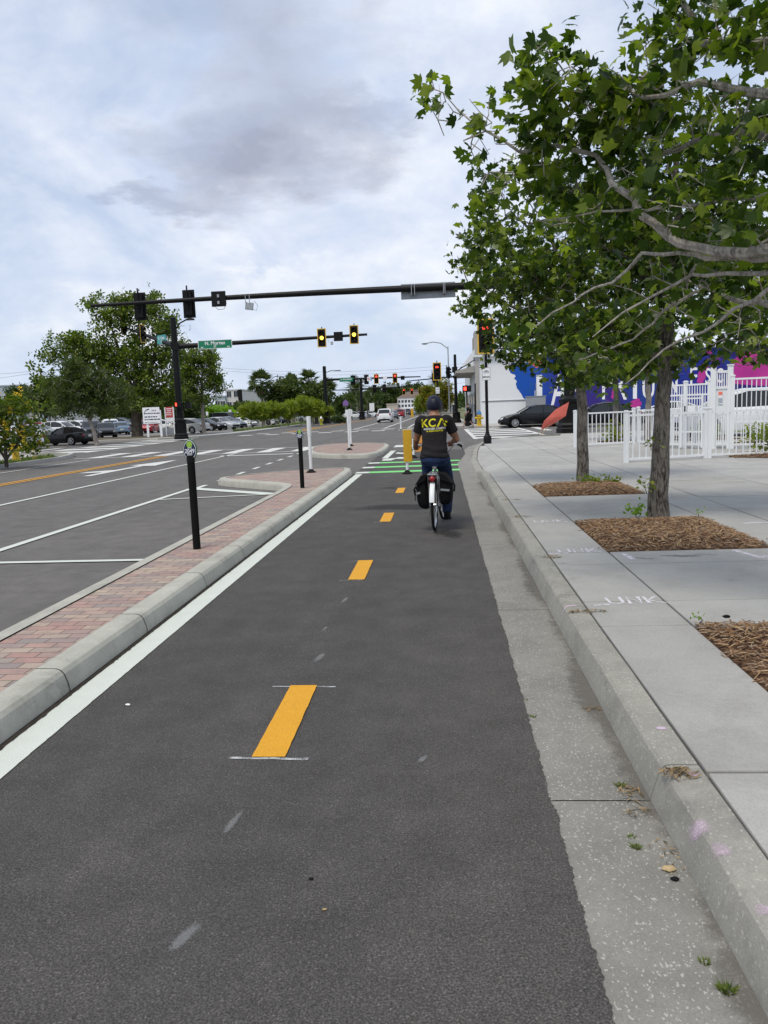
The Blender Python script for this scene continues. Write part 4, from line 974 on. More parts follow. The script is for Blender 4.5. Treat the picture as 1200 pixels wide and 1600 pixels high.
# ------------------------------------------------------------------ trees beyond the junction, left
def left_trees():
    def big(name, label, base, blobs, trunk, tr, n, seed, mat='oakleaf', bark='darkbark', size=.5, per=1.2, thr=.05, limbs=(), spread=.3, gap=.12, leaf='tuft', **k):
        return make_tree(name, label, 'tree', base, trunk, tr, list(limbs), blobs, n, leaf, size, M[mat], M[bark], seed, per=per, spread=spread, thr=thr, step=.5, tip=.012, gap=gap, **k)
    b = Vector((at(215, 683, 65).x, 65, .1)); L = lambda x, y, Y=65: tuple(at(x, y, Y)-b)
    blobs = [(L(x, y), (rx, max(2, rx*.9), rz)) for x, y, rx, rz in [(110, 545, 2.0, 1.4), (95, 600, 1.6, 1.6), (140, 590, 2.0, 1.6), (170, 500, 1.6, 1.6), (160, 555, 2.2, 1.8), (215, 490, 2.0, 1.4), (250, 500, 1.5, 1.5), (265, 540, 1.8, 1.5), (220, 560, 2.4, 2.0), (190, 610, 2.4, 1.6), (250, 600, 2.2, 1.6), (145, 470, .5, .7), (195, 475, 1.0, .7), (240, 470, .8, .6), (120, 530, 1.0, .6), (85, 560, .9, .5), (75, 580, .8, .4), (110, 625, 1.6, 1.0), (170, 630, 2.0, .9), (240, 630, 1.8, .8), (140, 610, 1.6, 1.0), (280, 610, .9, .7)]]
    limbs = [([(0, 0, 2.2), L(170, 600), L(130, 560), L(105, 545)], [.3, .2, .1, .04]), ([(0, 0, 2.6), L(190, 560), L(170, 500)], [.3, .16, .05]), ([(0, 0, 2.6), L(240, 560), L(250, 500)], [.3, .16, .05]), ([(0, 0, 2.4), L(260, 600), L(275, 560)], [.25, .12, .05])]
    big('oak_tree', 'largest broad oak behind the white notice board', b, blobs, [(0, 0, -.1), (0, 0, 1.4), (.1, 0, 2.8), L(212, 560)], [.5, .42, .36, .18], 900, 101, limbs=limbs, size=.46, per=3.6, tipn=7, thr=.06, spread=.34, gap=.10)
    b = Vector((at(152, 697, 50).x, 50, .1)); L = lambda x, y, Y=50: tuple(at(x, y, Y)-b)
    blobs = [(L(x, y), (rx, max(1.2, rx), rz)) for x, y, rx, rz in [(95, 610, 1.2, .8), (120, 600, 1.3, 1.0), (150, 605, 1.6, 1.2), (180, 615, 1.2, 1.0), (100, 640, .9, .5), (140, 635, 1.4, .6), (185, 640, .9, .4), (115, 570, .8, .5)]]
    big('small_tree', 'small grey-green tree leaning beside the black roadster', b, blobs, [(0, 0, -.1), (-.15, 0, .8), (-.35, 0, 1.5)], [.17, .13, .11], 420, 103, 'greyleaf', 'palebark', size=.3, per=3.0, tipn=6, thr=.03, spread=.2, gap=.08, limbs=[([(-.3, 0, 1.4), L(120, 615), L(100, 600)], [.09, .05, .02]), ([(-.3, 0, 1.4), L(155, 610), L(165, 590)], [.09, .05, .02])])
    b = Vector((at(318, 662, 72).x, 72, .05)); L = lambda x, y, Y=72: tuple(at(x, y, Y)-b)
    blobs = [(L(x, y), (rx, max(1.5, rx), rz)) for x, y, rx, rz in [(310, 560, 1.6, 1.0), (325, 585, 1.5, 1.3), (295, 585, 1.4, 1.3), (300, 615, 1.5, .9), (335, 600, .8, 1.0), (325, 560, .8, .8), (290, 560, 1.0, .8), (315, 625, 1.2, .5)]]
    big('street_tree', 'slim pale-trunked tree right of the traffic signal pole', b, blobs, [(0, 0, -.1), (0, 0, 1.6), (0, 0, 3.2), L(316, 565)], [.2, .16, .13, .06], 420, 105, 'oakleaf', 'palebark', size=.38, per=3.6, tipn=6, thr=.04, spread=.28)
    # behind the car park
    for i, (x, w, y0, y1, Y, mat, lab) in enumerate([(75, 55, 595, 650, 100, 'greyleaf', 'pale-stemmed tree at the back of the car park, left of the big oak'), (30, 26, 604, 640, 140, 'darkleaf', 'round dark tree in front of the pale block, far left'), (340, 40, 640, 665, 110, 'brightleaf', 'low bright green tree behind the silver sedan'),
            (240, 60, 610, 655, 110, 'darkleaf', 'dark tree seen under the crown of the big oak'), (290, 40, 620, 655, 100, 'darkleaf', 'dark shrubby tree right of the signal pole, behind the white sedan'), (180, 70, 620, 655, 105, 'greyleaf', 'grey-green tree at the back of the car park behind the dark sedan'), (385, 26, 630, 655, 150, 'greyleaf', 'thin grey tree left of the first palm')]):
        c = at(x, (y0+y1)/2, Y); b = Vector((c.x, Y, .05)); rx = w/CF*Y*.62; rz = (y1-y0)/CF*Y*.6; z = c.z
        big('background_tree', lab, b, [((0, 0, z), (rx, rx, rz)), ((rx*.5, 0, z-.1), (rx*.6, rx*.6, rz*.7)), ((-rx*.5, 0, z+.2), (rx*.6, rx*.6, rz*.7))], [(0, 0, -.1), (0, 0, max(1.2, z-rz)), (0, 0, z)], [.2, .14, .06], 170, 200+i, mat, 'palebark' if i == 0 else 'darkbark', size=.75, tipn=6, per=3, thr=.07, spread=.4, group='trees behind the car park')
    # yellow-flowered shrub tree, far left
    def flowers(t, P, rr):
        Q = np.array([p for p in P if rr.random() < .022]) + np.array((0, -.12, .1))
        Q = np.concatenate([Q + np.random.default_rng(k).normal(0, .09, Q.shape) for k in range(3)])
        me = leaves_mesh('flowers', Q, .13, 'tuft', M['flower'], 9); link(bpy.data.objects.new('flowers', me), t)
    b = Vector((at(20, 700, 27).x, 27, .12)); L = lambda x, y, Y=27: tuple(at(x, y, Y)-b)
    blobs = [(L(x, y), (rx, max(.8, rx), rz)) for x, y, rx, rz in [(0, 640, .7, .45), (25, 635, .6, .35), (45, 650, .5, .4), (20, 670, .7, .5), (-25, 650, .9, .8), (0, 695, .7, .3), (50, 675, .35, .35), (52, 700, .2, .25), (66, 638, .2, .12), (-40, 690, .8, .6), (40, 690, .3, .3)]]
    make_tree('flowering_shrub', 'yellow-flowered shrub at the left edge over the hydrant', 'shrub', b, [(-.3, 0, -.05), (-.28, 0, .5), (-.25, 0, 1.1)], [.07, .06, .05], [([(-.3, 0, .2), (.2, 0, .8), (.5, 0, 1.3)], [.05, .035, .012]), ([(-.3, 0, .3), (-.9, 0, 1.2)], [.05, .02])], blobs, 620, 'oval', .17, M['shrubleaf'], M['darkbark'], 131, per=4.0, tipn=8, spread=.13, thr=.02, step=.2, gap=.06, extra=flowers)
    # clipped row of yellow-green trees along the car park
    row = [(392, 86, .95), (410, 87, 1.0), (430, 89, 1.0), (450, 92, 1.05), (470, 94, 1.05), (490, 97, 1.1), (508, 101, .8)]
    proto = make_tree('cassia_tree', 'first low yellow-green tree of the verge row, behind the white sedan', 'tree', (0, 0, 0), [(0, 0, -.1), (.03, 0, .7), (0, 0, 1.4)], [.07, .06, .05], [([(0, 0, .9), (-.7, .1, 1.7)], [.04, .015]), ([(0, 0, 1.0), (.7, 0, 1.8)], [.04, .015])],
        [((0, 0, 2.2), (1.3, 1.3, .7)), ((-.7, 0, 1.75), (.9, .9, .55)), ((.8, 0, 1.8), (.9, .9, .6)), ((.1, 0, 1.25), (.9, .8, .35))], 260, 'tuft', .34, M['yelleaf'], M['palebark'], 141, per=2.6, tipn=4, spread=.17, thr=.03, group='low trees along the car park verge', step=.3, gap=.1)
    labs = ['', 'second tree of the yellow-green verge row, right of the jeep', 'third tree of the yellow-green verge row, over a parked car', 'middle tree of the yellow-green verge row, beside a thin stake', 'fifth tree of the yellow-green verge row, left of the white post', 'sixth tree of the yellow-green verge row, behind the white post top', 'last small tree of the yellow-green verge row by the far signal pole']
    for i, (x, Y, s) in enumerate(row):
        p = at(x, 655, Y); o = proto if i == 0 else dup(proto, label=labs[i])
        o.location = (p.x, Y, .1); o.rotation_euler.z = i*1.7; o.scale = (s, s, s*rnd.uniform(.92, 1.12))
left_trees()

# ------------------------------------------------------------------ palms
def palm_frond(L, n=9, fan=True):
    """a fan frond: stem along +y, blades from its end"""
    vs = []; fs = []; w = .02
    vs += [(-w, 0, 0), (w, 0, 0), (w, L*.5, .0), (-w, L*.5, .0)]; fs.append((0, 1, 2, 3))
    for k in range(n):
        a = R(-78+156*k/(n-1)); l = L*.55*(1-.25*abs(k-(n-1)/2)/((n-1)/2)); b = len(vs); c = (0, L*.48, 0)
        d = (math.sin(a), math.cos(a)); q = (d[1], -d[0]); ww = .055*L
        tip = (c[0]+d[0]*l, c[1]+d[1]*l, -.16*l); mid = (c[0]+d[0]*l*.55, c[1]+d[1]*l*.55, .03)
        vs += [c, (mid[0]+q[0]*ww, mid[1]+q[1]*ww, mid[2]), tip, (mid[0]-q[0]*ww, mid[1]-q[1]*ww, mid[2])]; fs.append((b, b+1, b+2, b+3))
    return vs, fs
def feather_frond(L, n=16):
    vs = []; fs = []
    for k in range(n):
        t = k/n; y = L*t; z = .35*L*t-.6*L*t*t; l = L*.24*math.sin(math.pi*(.12+.85*t))
        for s_ in (-1, 1):
            b = len(vs); vs += [(0, y, z), (s_*l, y+.1*L, z-.1*l), (s_*l*.1, y+L*.045, z)]; fs.append((b, b+1, b+2))
    return vs, fs
def palm(name, label, loc, h, Lf, n, seed, feather=False, skirt=True, group=None, th=.2, down=-75):
    rr = random.Random(seed); t = thing(name, label, 'palm', loc, 0, group)
    mb = MB(); mb.tube([(0, 0, -.1), (.04, 0, h*.3), (.02, 0, h*.7), (0, 0, h)], [th*1.25, th, th*.9, th*.85], 9); mb.build('trunk', M['palmbark'], t)
    V, F = feather_frond(Lf) if feather else palm_frond(Lf)
    def crown(name, lo, hi, n, mat, s):
        mb = MB()
        for k in range(n):
            el = R(rr.uniform(lo, hi)); az = k*2.399+rr.uniform(-.3, .3); m = T(0, 0, h+rr.uniform(-.15, .25)) @ Matrix.Rotation(az, 4, 'Z') @ Matrix.Rotation(el, 4, 'X') @ Matrix.Rotation(rr.uniform(-.6, .6), 4, 'Y') @ Matrix.Scale(s*rr.uniform(.8, 1.1), 4)
            mb.add([m @ Vector(v) for v in V], F)
        mb.build(name, mat, t, smooth=False)
    crown('crown', down if not feather else -30, 80, n, M['palmleaf'], 1.0)
    if skirt: crown('dry_skirt', -88, -55, int(n*.4), M['deadpalm'], .85)
    return t
def palms():
    g = 'tall cabbage palms beyond the car park'
    def P(x, ytop, ybot, Y): a = at(x, ytop, Y); return Vector((a.x, Y, .05)), a.z, (ybot-ytop)/CF*Y
    for i, (x, yt, yb, Y, lab) in enumerate([(407, 583, 627, 110, 'lone shaggy palm left of the street lamp'), (482, 580, 618, 115, 'tallest shaggy palm, right of the grey tree clump'), (455, 588, 620, 125, 'small palm crown rising behind the grey tree clump'), (508, 596, 640, 112, 'wide dark palm behind the far signal pole')]):
        b, zt, hh = P(x, yt, yb, Y); Lf = hh*.5
        palm('cabbage_palm', lab, b, zt-Lf*.75, Lf*1.05, 70, 300+i, group=g, th=.2, down=-85)
    b, zt, hh = P(556, 598, 640, 170); palm('date_palm', 'feathery palm left of the far dark trees', b, zt-1.6, 3.4, 60, 310, True, False, th=.25)
    b, zt, hh = P(682, 590, 640, 230); palm('date_palm', 'distant feathery palm right of the red signals', b, zt-2.0, 3.6, 50, 311, True, False, th=.25)
    proto = None
    for i, (x, yt, Y, lab) in enumerate([(355, 639, 120, 'short palm in front of the apartment block, left of the verge trees'), (362, 640, 124, 'short palm just right of its twin by the apartment block'), (562, 622, 150, 'short green palm beside the far signal pole'), (574, 622, 158, 'short palm right of the far signal pole'), (590, 624, 165, 'yellowish short palm left of the white driving car'), (548, 626, 140, 'short palm by the purple sign')]):
        a = at(x, yt, Y); h = a.z-.6
        if proto is None: o = proto = palm('young_palm', lab, (a.x, Y, .05), h, 1.5, 34, 320, group='short palms lining the far verge', skirt=False, th=.16, down=-50)
        else: dup(proto, (a.x, Y, .05), i*1.1, lab, scale=(1, 1, h/(at(355, 639, 120).z-.6)))
palms()

# ------------------------------------------------------------------ tree masses along the horizon
def far_trees():
    def tree(name, lab, x, yt, yb, w, Y, mat, seed, grp, size=1.0, bark='darkbark'):
        a = at(x, yt, Y); zb = max(.6, at(x, yb, Y).z); zt = a.z; rx = w/CF*Y/2; zc = (zt+zb)/2; rz = (zt-zb)/2
        rr = random.Random(seed); blobs = [((0, 0, zc), (rx*.8, rx*.7, rz))]
        for k in range(6):
            an = k*1.05; blobs.append(((math.cos(an)*rx*.6, math.sin(an)*rx*.5, zc+rr.uniform(-.4, .5)*rz), (rx*.45, rx*.45, rz*.5)))
        return make_tree(name, lab, 'tree', (a.x, Y, .0), [(0, 0, -.1), (0, 0, zb), (0, 0, zc)], [.3, .24, .12], [], blobs, 150, 'tuft', size, M[mat], M[bark], seed, per=3, tipn=6, spread=size*.5, thr=.1, step=.8, tip=.02, group=grp)
    g = 'dark trees closing the road ahead'
    for i, (x, yt, yb, w, Y, lab) in enumerate([(586, 606, 648, 46, 255, 'dark spreading tree left of the far red signals'), (618, 601, 648, 42, 262, 'tall dark tree behind the white building'), (645, 599, 632, 34, 268, 'dark tree right of the white building'), (560, 615, 648, 40, 240, 'dark tree behind the far signal pole'), (665, 606, 640, 26, 272, 'dark tree under the distant palm'), (537, 622, 650, 26, 230, 'low dark tree left of the purple sign')]):
        tree('background_tree', lab, x, yt, yb, w, Y, 'darkleaf', 400+i, g, 1.5)
    tree('background_tree', 'grey tree clump between the shaggy palms', 447, 592, 640, 56, 112, 'greyleaf', 420, 'trees beyond the car park', .8)
    tree('background_tree', 'grey-green tree below the tallest shaggy palm', 492, 602, 645, 36, 108, 'greyleaf', 421, 'trees beyond the car park', .8)
    tree('background_tree', 'grey tree behind the small bare palm, left of the verge row', 372, 636, 660, 24, 140, 'greyleaf', 423, 'trees beyond the car park', .8)
    # street trees on the right pavement beyond the junction
    tree('street_tree', 'rust-tinged street tree behind the second bicycle signal', 690, 596, 640, 32, 84, 'rustleaf', 430, 'street trees on the far right pavement', .45, 'palebark')
    tree('street_tree', 'yellow-green street tree left of the second bicycle signal', 668, 602, 640, 20, 120, 'rustleaf', 431, 'street trees on the far right pavement', .5, 'palebark')
    tree('street_tree', 'thin street tree by the distant yellow panel', 655, 618, 648, 12, 150, 'yelleaf', 432, 'street trees on the far right pavement', .5, 'palebark')
    # uncountable belt of woodland on the horizon
    rg = np.random.default_rng(5); n = 5200; az = rg.uniform(R(-60), R(45), n); d = rg.uniform(330, 420, n)
    z = rg.uniform(.3, 1, n)**.8*(4.2+1.6*np.sin(az*23)+1.4*np.sin(az*51+1))
    P = np.stack([np.sin(az)*d, np.cos(az)*d, z], 1)
    me = leaves_mesh('woodland', P, 4.2, 'tuft', M['darkleaf'], 8); o = bpy.data.objects.new('woodland', me); link(o); tag(o, kind='stuff')
far_trees()

# ------------------------------------------------------------------ small plants, mulch, litter
def chips(poly, n, seed, zb=.165, hump=.07, size=(.05, .012)):
    rr = random.Random(seed); mb = MB(); xs = [p[0] for p in poly]; ys = [p[1] for p in poly]; x0, x1, y0, y1 = min(xs), max(xs), min(ys), max(ys)
    for _ in range(n):
        u, v = rr.random(), rr.random(); x, y = x0+(x1-x0)*u, y0+(y1-y0)*v
        if rr.random() < .05: x += rr.gauss(0, .06); y += rr.gauss(0, .05)
        e = max(0, min(u, 1-u, v, 1-v)); z = zb+hump*min(1, e*5)*rr.uniform(.75, 1.05) + rr.uniform(-.006, .012)
        if not (x0 < x < x1 and y0 < y < y1): z = zb-.004
        l = size[0]*rr.uniform(.5, 1.7); w = size[1]*rr.uniform(.5, 1.4); a = rr.gauss(0, .9); ti = rr.gauss(0, .28)
        d = Vector((math.cos(a)*math.cos(ti), math.sin(a)*math.cos(ti), math.sin(ti)))*l/2; q = Vector((-math.sin(a), math.cos(a), rr.uniform(-.3, .3))).normalized()*w/2; c = Vector((x, y, z)); h = Vector((0, 0, .005))
        mb.add([c-d-q*.6, c-d+q*.6, c+d*.9+q, c+d-q*.7, c+h+d*.1], [(0, 1, 4), (1, 2, 4), (2, 3, 4), (3, 0, 4)])
    return mb
def mulch_bed(x0, x1, y0, y1, n, seed, lab=None):
    mb = MB(); m = 14; vs = []; fs = []
    for j in range(m+1):
        for i in range(m+1):
            u, v = i/m, j/m; e = min(u, 1-u, v, 1-v); vs.append((x0+(x1-x0)*u, y0+(y1-y0)*v, .135+.085*min(1, e*5)+rnd.uniform(-.008, .008)))
    for j in range(m):
        for i in range(m): a = j*(m+1)+i; fs.append((a, a+1, a+m+2, a+m+1))
    mb.add(vs, fs); struct(mb, 'mulch_ground', MT['mulchbase'])
    tag(chips([(x0+.02, y0-.02), (x1, y0), (x1, y1), (x0, y1)], n, seed).build('mulch', MT['mulch'], smooth=False), kind='stuff')
mulch_bed(1.595, 3.165, 3.0, 5.065, 5200, 1); mulch_bed(1.595, 3.165, 7.665, 9.715, 4600, 2); mulch_bed(1.595, 3.165, 12.455, 14.245, 3000, 3)
mb = MB(); mb.add([(6.9, 19.5, .16), (7.8, 18.6, .165), (10, 19.4, .17), (9.6, 21, .17), (7.4, 20.5, .165), (8.2, 19.8, .24)], [(0, 1, 5), (1, 2, 5), (2, 3, 5), (3, 4, 5), (4, 0, 5)]); struct(mb, 'mulch_ground', MT['mulchbase'])
tag(chips([(7.0, 19.0), (9.6, 19.0), (9.6, 20.6), (7.0, 20.6)], 1500, 9, .17, .06, (.07, .02)).build('mulch', MT['mulch'], smooth=False), kind='stuff')
for i, (x0, x1, y0, y1) in enumerate([(8.2, 10.2, 27.6, 28.6), (5.7, 7.0, 28.4, 29.4), (8.8, 11.6, 24.6, 25.4)]):
    mb = MB(); mb.prism([(x0, y0), (x1, y0), (x1, y1), (x0, y1)], .1, .19); struct(mb, 'mulch_ground', MT['mulchbase'])
def tuft(name, loc, n, h, seed, mat='weed', spread=.025, label=None, cat='weed', group=None, lean=.5):
    rr = random.Random(seed); mb = MB()
    for _ in range(n):
        a = rr.uniform(0, 6.28); d = rr.random()**.5*spread; x, y = math.cos(a)*d, math.sin(a)*d; hh = h*rr.uniform(.5, 1.2); lx, ly = math.cos(a)*hh*lean*rr.random(), math.sin(a)*hh*lean*rr.random(); w = .0022+h*.02; b = rr.uniform(0, 6.28); dx, dy = math.cos(b)*w, math.sin(b)*w
        mb.add([(x-dx, y-dy, 0), (x+dx, y+dy, 0), (x+lx*.6, y+ly*.6, hh*.6), (x+lx*1.5, y+ly*1.5, hh)], [(0, 1, 2), (0, 2, 3)])
    return solo(mb, name, MT[mat], label, cat, group, smooth=False, loc=loc)
def litter(loc, n, r, seed, label, size=.05):
    rr = random.Random(seed); mb = MB()
    for _ in range(n):
        a = rr.uniform(0, 6.28); d = rr.random()**.6; x, y = math.cos(a)*d*r[0], math.sin(a)*d*r[1]; z = .004+.02*(1-d)*rr.random(); l = size*rr.uniform(.3, 1); b = rr.uniform(0, 6.28); w = l*.16
        dx, dy = math.cos(b)*l, math.sin(b)*l; qx, qy = -math.sin(b)*w, math.cos(b)*w
        mb.add([(x-dx, y-dy, z), (x+qx, y+qy, z+.004), (x+dx, y+dy, z+rr.uniform(0, .012)), (x-qx, y-qy, z+.001)], [(0, 1, 2), (0, 2, 3)])
    return solo(mb, 'leaf_litter', MT['litter'], label, 'leaf litter', 'dry litter along the kerb', smooth=False, loc=loc)
WL = ['tiny weed on the gutter edge nearest the bike lane', 'weed tuft among dry needles in the gutter, below the dry pile', 'small upper weed of a pair in the gutter', 'larger lower weed of a pair in the gutter', 'small weed beside a dry twig near the bottom right', 'largest weed tuft at the bottom right of the gutter', 'second tiny weed on the gutter edge, further from the camera']
for i, (x, y, h, n) in enumerate([(832, 1120, .02, 40), (968, 1228, .03, 80), (986, 1308, .02, 40), (994, 1324, .028, 80), (1102, 1504, .022, 50), (1135, 1548, .036, 130), (822, 1093, .012, 20)]):
    p = gp(x, y, .004); tuft('weed_tuft', p, int(n*.8), h*.62, 500+i, spread=.008+h*.32, label=WL[i], group='weeds in the gutter', lean=.9)
for i, (x, y, z, n, r, s, lab) in enumerate([(1062, 1210, .158, 70, (.075, .05), .035, 'dry pine needle pile on top of the kerb'), (985, 1243, .004, 26, (.05, .08), .03, 'dry needles scattered round a weed in the gutter'), (995, 1272, .004, 20, (.06, .04), .025, 'thin scatter of brown needles in the gutter'), (918, 956, .158, 40, (.15, .03), .04, 'dead weed clump in the kerb joint beside the white survey letters'), (862, 871, .158, 40, (.1, .08), .04, 'dead weed clump in the kerb joint beside the middle mulch bed'), (812, 808, .158, 26, (.15, .05), .05, 'dead weed clump in the kerb joint near the far bed'), (795, 781, .158, 20, (.2, .05), .05, 'farthest dead weed clump in the kerb joint'), (925, 1108, .004, 16, (.04, .04), .03, 'small curled brown leaf group in the gutter'), (1040, 1340, .004, 26, (.05, .12), .018, 'fine brown grit in the gutter beside a tan stone')]):
    litter(gp(x, y, z), n, r, 520+i, lab, s)
for i, (x, y, z, r, mat, lab, nm, c) in enumerate([(1045, 1360, .004, .02, 'wood', 'tan flat stone lying in the gutter', 'stone', 'stone'), (1054, 1375, .004, .013, 'rubber', 'small dark lump beside the tan stone', 'stone', 'stone'), (486, 1374, .01, .008, 'rubber', 'small dark pebble on the bike lane', 'pebble', 'pebble'), (507, 1422, .01, .007, 'litter', 'brown pebble lowest on the bike lane', 'pebble', 'pebble'), (200, 1102, .01, .012, 'white', 'scrap of white paper on the bike lane', 'paper_scrap', 'litter'), (1135, 965, .19, .022, 'rubber', 'dark seed ball on the nearest mulch bed', 'seed_ball', 'seed')]):
    mb = MB(); mb.ell((0, 0, r*.35), (r*1.2, r*.8, r*.5), 8, 6); mb.v = [(a+rnd.uniform(-.2, .2)*r, b+rnd.uniform(-.2, .2)*r, c_) for a, b, c_ in mb.v]; solo(mb, nm, MT[mat], lab, c, loc=gp(x, y, z))
def shrub(name, label, loc, r, n, size, mat, seed, cat='shrub', leaf='oval', group=None):
    rr = random.Random(seed); t = thing(name, label, cat, loc, 0, group); sk = Skel(); sk.line([(0, 0, -.03), (0, 0, r[2]*.5)], [.02*r[2]+.004, .012*r[2]+.003])
    sk.fill(crown_points([((0, 0, r[2]), r), ((r[0]*.4, 0, r[2]*.7), (r[0]*.6, r[1]*.6, r[2]*.6)), ((-r[0]*.4, 0, r[2]*.8), (r[0]*.6, r[1]*.6, r[2]*.6))], n, rr), rr, 0, r[2]*.25); sk.radii(.002+r[2]*.002); sk.wood().build('stem', MT['darkbark'], t)
    P = leaf_points(sk, 1, 2.4, size*.7, rr); P = P[P[:, 2] > .02]; link(bpy.data.objects.new('foliage', leaves_mesh('foliage', P, size, leaf, MT[mat], seed)), t); return t
shrub('shrub', 'dense bright green shrub at the right edge on mulch', Vector((8.15, 20.0, .2)), (.75, .6, .42), 130, .15, 'yelleaf', 601)
shrub('sprout', 'leafy sprout at the foot of the leaning sycamore', gp(995, 806, .19), (.13, .1, .1), 16, .07, 'brightleaf', 602, 'sprout', 'star', 'sprouts round the tree trunks')
shrub('sprout', 'low green sprouts right of the far sycamore', gp(940, 755, .19), (.45, .12, .06), 26, .07, 'yelleaf', 603, 'sprout', 'star', 'sprouts round the tree trunks')
shrub('sprout', 'small sprout at the corner of the nearest mulch bed', gp(1092, 972, .17), (.05, .05, .05), 9, .035, 'brightleaf', 604, 'sprout', 'oval', 'sprouts round the tree trunks')
shrub('sprout', 'tiny sprout at the back right of the middle mulch bed', gp(1092, 805, .19), (.06, .05, .05), 9, .05, 'brightleaf', 605, 'sprout', 'oval', 'sprouts round the tree trunks')
for i, (x, y, z, lab) in enumerate([(1020, 690, 1.25, 'upper leaf sprig growing from the leaning trunk'), (1014, 757, .62, 'lower reddish leaf sprig growing from the leaning trunk')]):
    p = at(x, y, 9.6); t = shrub('trunk_sprig', lab, p+Vector((-.02, 0, -.08)), (.08, .07, .08), 10, .075, 'yelleaf', 610+i, 'sprig', 'star', 'sprigs on the leaning trunk')
for i, (X, Y, lab) in enumerate([(6.2, 28.8, 'low shrub behind the white railing, left of the slim trees'), (9.2, 28.0, 'low shrub between the railing and the tall fence'), (9.9, 25.0, 'low shrub at the foot of the tall white fence')]):
    shrub('shrub', lab, (X, Y, .18), (.6, .4, .3), 60, .16, 'yelleaf', 620+i, group='shrubs behind the railings')
shrub('hedge', 'clipped low hedge by the far signal pole base', Vector((at(530, 655, 104).x, 104, .1)), (1.4, .7, .5), 160, .3, 'darkleaf', 640, 'hedge', 'tuft')
# ------------------------------------------------------------------ traffic signals
def lens_set(mb): pass
def signal_head(parent, loc, rz, lit=None, w=.34, h=1.06, plate=True, border=True, name='signal_head', skip=()):
    """three-lamp head, front towards -Y; returns the head part"""
    Mx = T(*loc) @ Matrix.Rotation(rz, 4, 'Z')
    mb = MB(); mb.box((0, .11, 0), (w, .2, h)); 
    if plate: mb.box((0, .015, 0), (w+.26, .012, h+.26))
    mb.box((0, .24, h*.25), (.06, .06, h*1.05)); mb.box((0, .28, 0), (.16, .06, .16))
    for k in (1, 0, -1):
        z = k*h*.31; vis = []
        for j in range(13):
            a = math.pi*(-.12+1.24*j/12); vis.append((math.cos(a)*.15, math.sin(a)*.15+z))
        mb.loft([[(x, .01, zz) for x, zz in vis], [(x, -.22 if True else 0, zz-.02) for x, zz in vis]], closed=False, caps=False)
    hd = mb.xf(Mx).build(name, M['black'], parent)
    if plate and border:
        mb = MB(); W, H, b = w+.27, h+.27, .055
        mb.box((0, .006, H/2-b/2), (W, .008, b)); mb.box((0, .006, -H/2+b/2), (W, .008, b)); mb.box((-W/2+b/2, .006, 0), (b, .008, H-2*b)); mb.box((W/2-b/2, .006, 0), (b, .008, H-2*b))
        mb.xf(Mx).build('backplate_border', M['sigyellow'], hd)
    for k, nm in ((1, 'red'), (0, 'amber'), (-1, 'green')):
        if nm in skip: continue
        mb = MB(); mb.lathe([(.001, .05), (.07, .04), (.115, .01), (.125, 0)], 16, T(0, .0, k*h*.31) @ Matrix.Rotation(R(90), 4, 'X'))
        m = 'lens_red_on' if (lit == 'red' and k == 1) else 'lens_yel_on' if (lit == 'amber' and k == 0) else 'lens_off'
        mb.xf(Mx).build('lens', M[m], hd)
    return hd
def octo(r): return r/math.cos(math.pi/8)
def signal_pole(t, h, r0, r1, base=True, br=.6, bh=1.35):
    mb = MB(); mb.tube([(0, 0, 0), (0, 0, h*.5), (0, 0, h)], [r0, (r0+r1)/2, r1], 16); mb.cyl((0, 0, h), (0, 0, h+.05), r1*1.1, r1*.7, 16); mb.build('pole', M['black'], t)
    if base:
        mb = MB(); mb.lathe([(br, 0), (br, bh*.12), (br*.92, bh*.15), (br*.95, bh*.22), (br*.82, bh*.28), (br*.72, bh*.8), (br*.8, bh*.86), (br*.8, bh*.93), (br*.6, bh*.97), (r0*1.05, bh*1.02)], 8, ang_off()); 
        for k in range(8):
            a = math.pi/4*(k+.5)+math.pi/8; mb.box((math.cos(a)*br*.73, math.sin(a)*br*.73, bh*.54), (.05, .16, bh*.42), rz=a)
        mb.build('base', M['black'], t, ang=20)
def ang_off(): return Matrix.Rotation(math.pi/8, 4, 'Z')
def mast_arm(t, z, a, b, r0, r1, name='mast_arm', sag=.0):
    mb = MB(); a, b = Vector(a), Vector(b); n = 8
    mb.tube([a.lerp(b, i/n)+Vector((0, 0, sag*math.sin(math.pi*i/n))) for i in range(n+1)], [r0+(r1-r0)*i/n for i in range(n+1)], 14)
    d = (b-a).normalized(); mb.box(tuple(a+d*.1), (r0*2.6, r0*2.6, r0*2.8)); mb.cyl(b, b+d*.03, r1*1.12, n=14)
    return mb.build(name, M['black'], t)
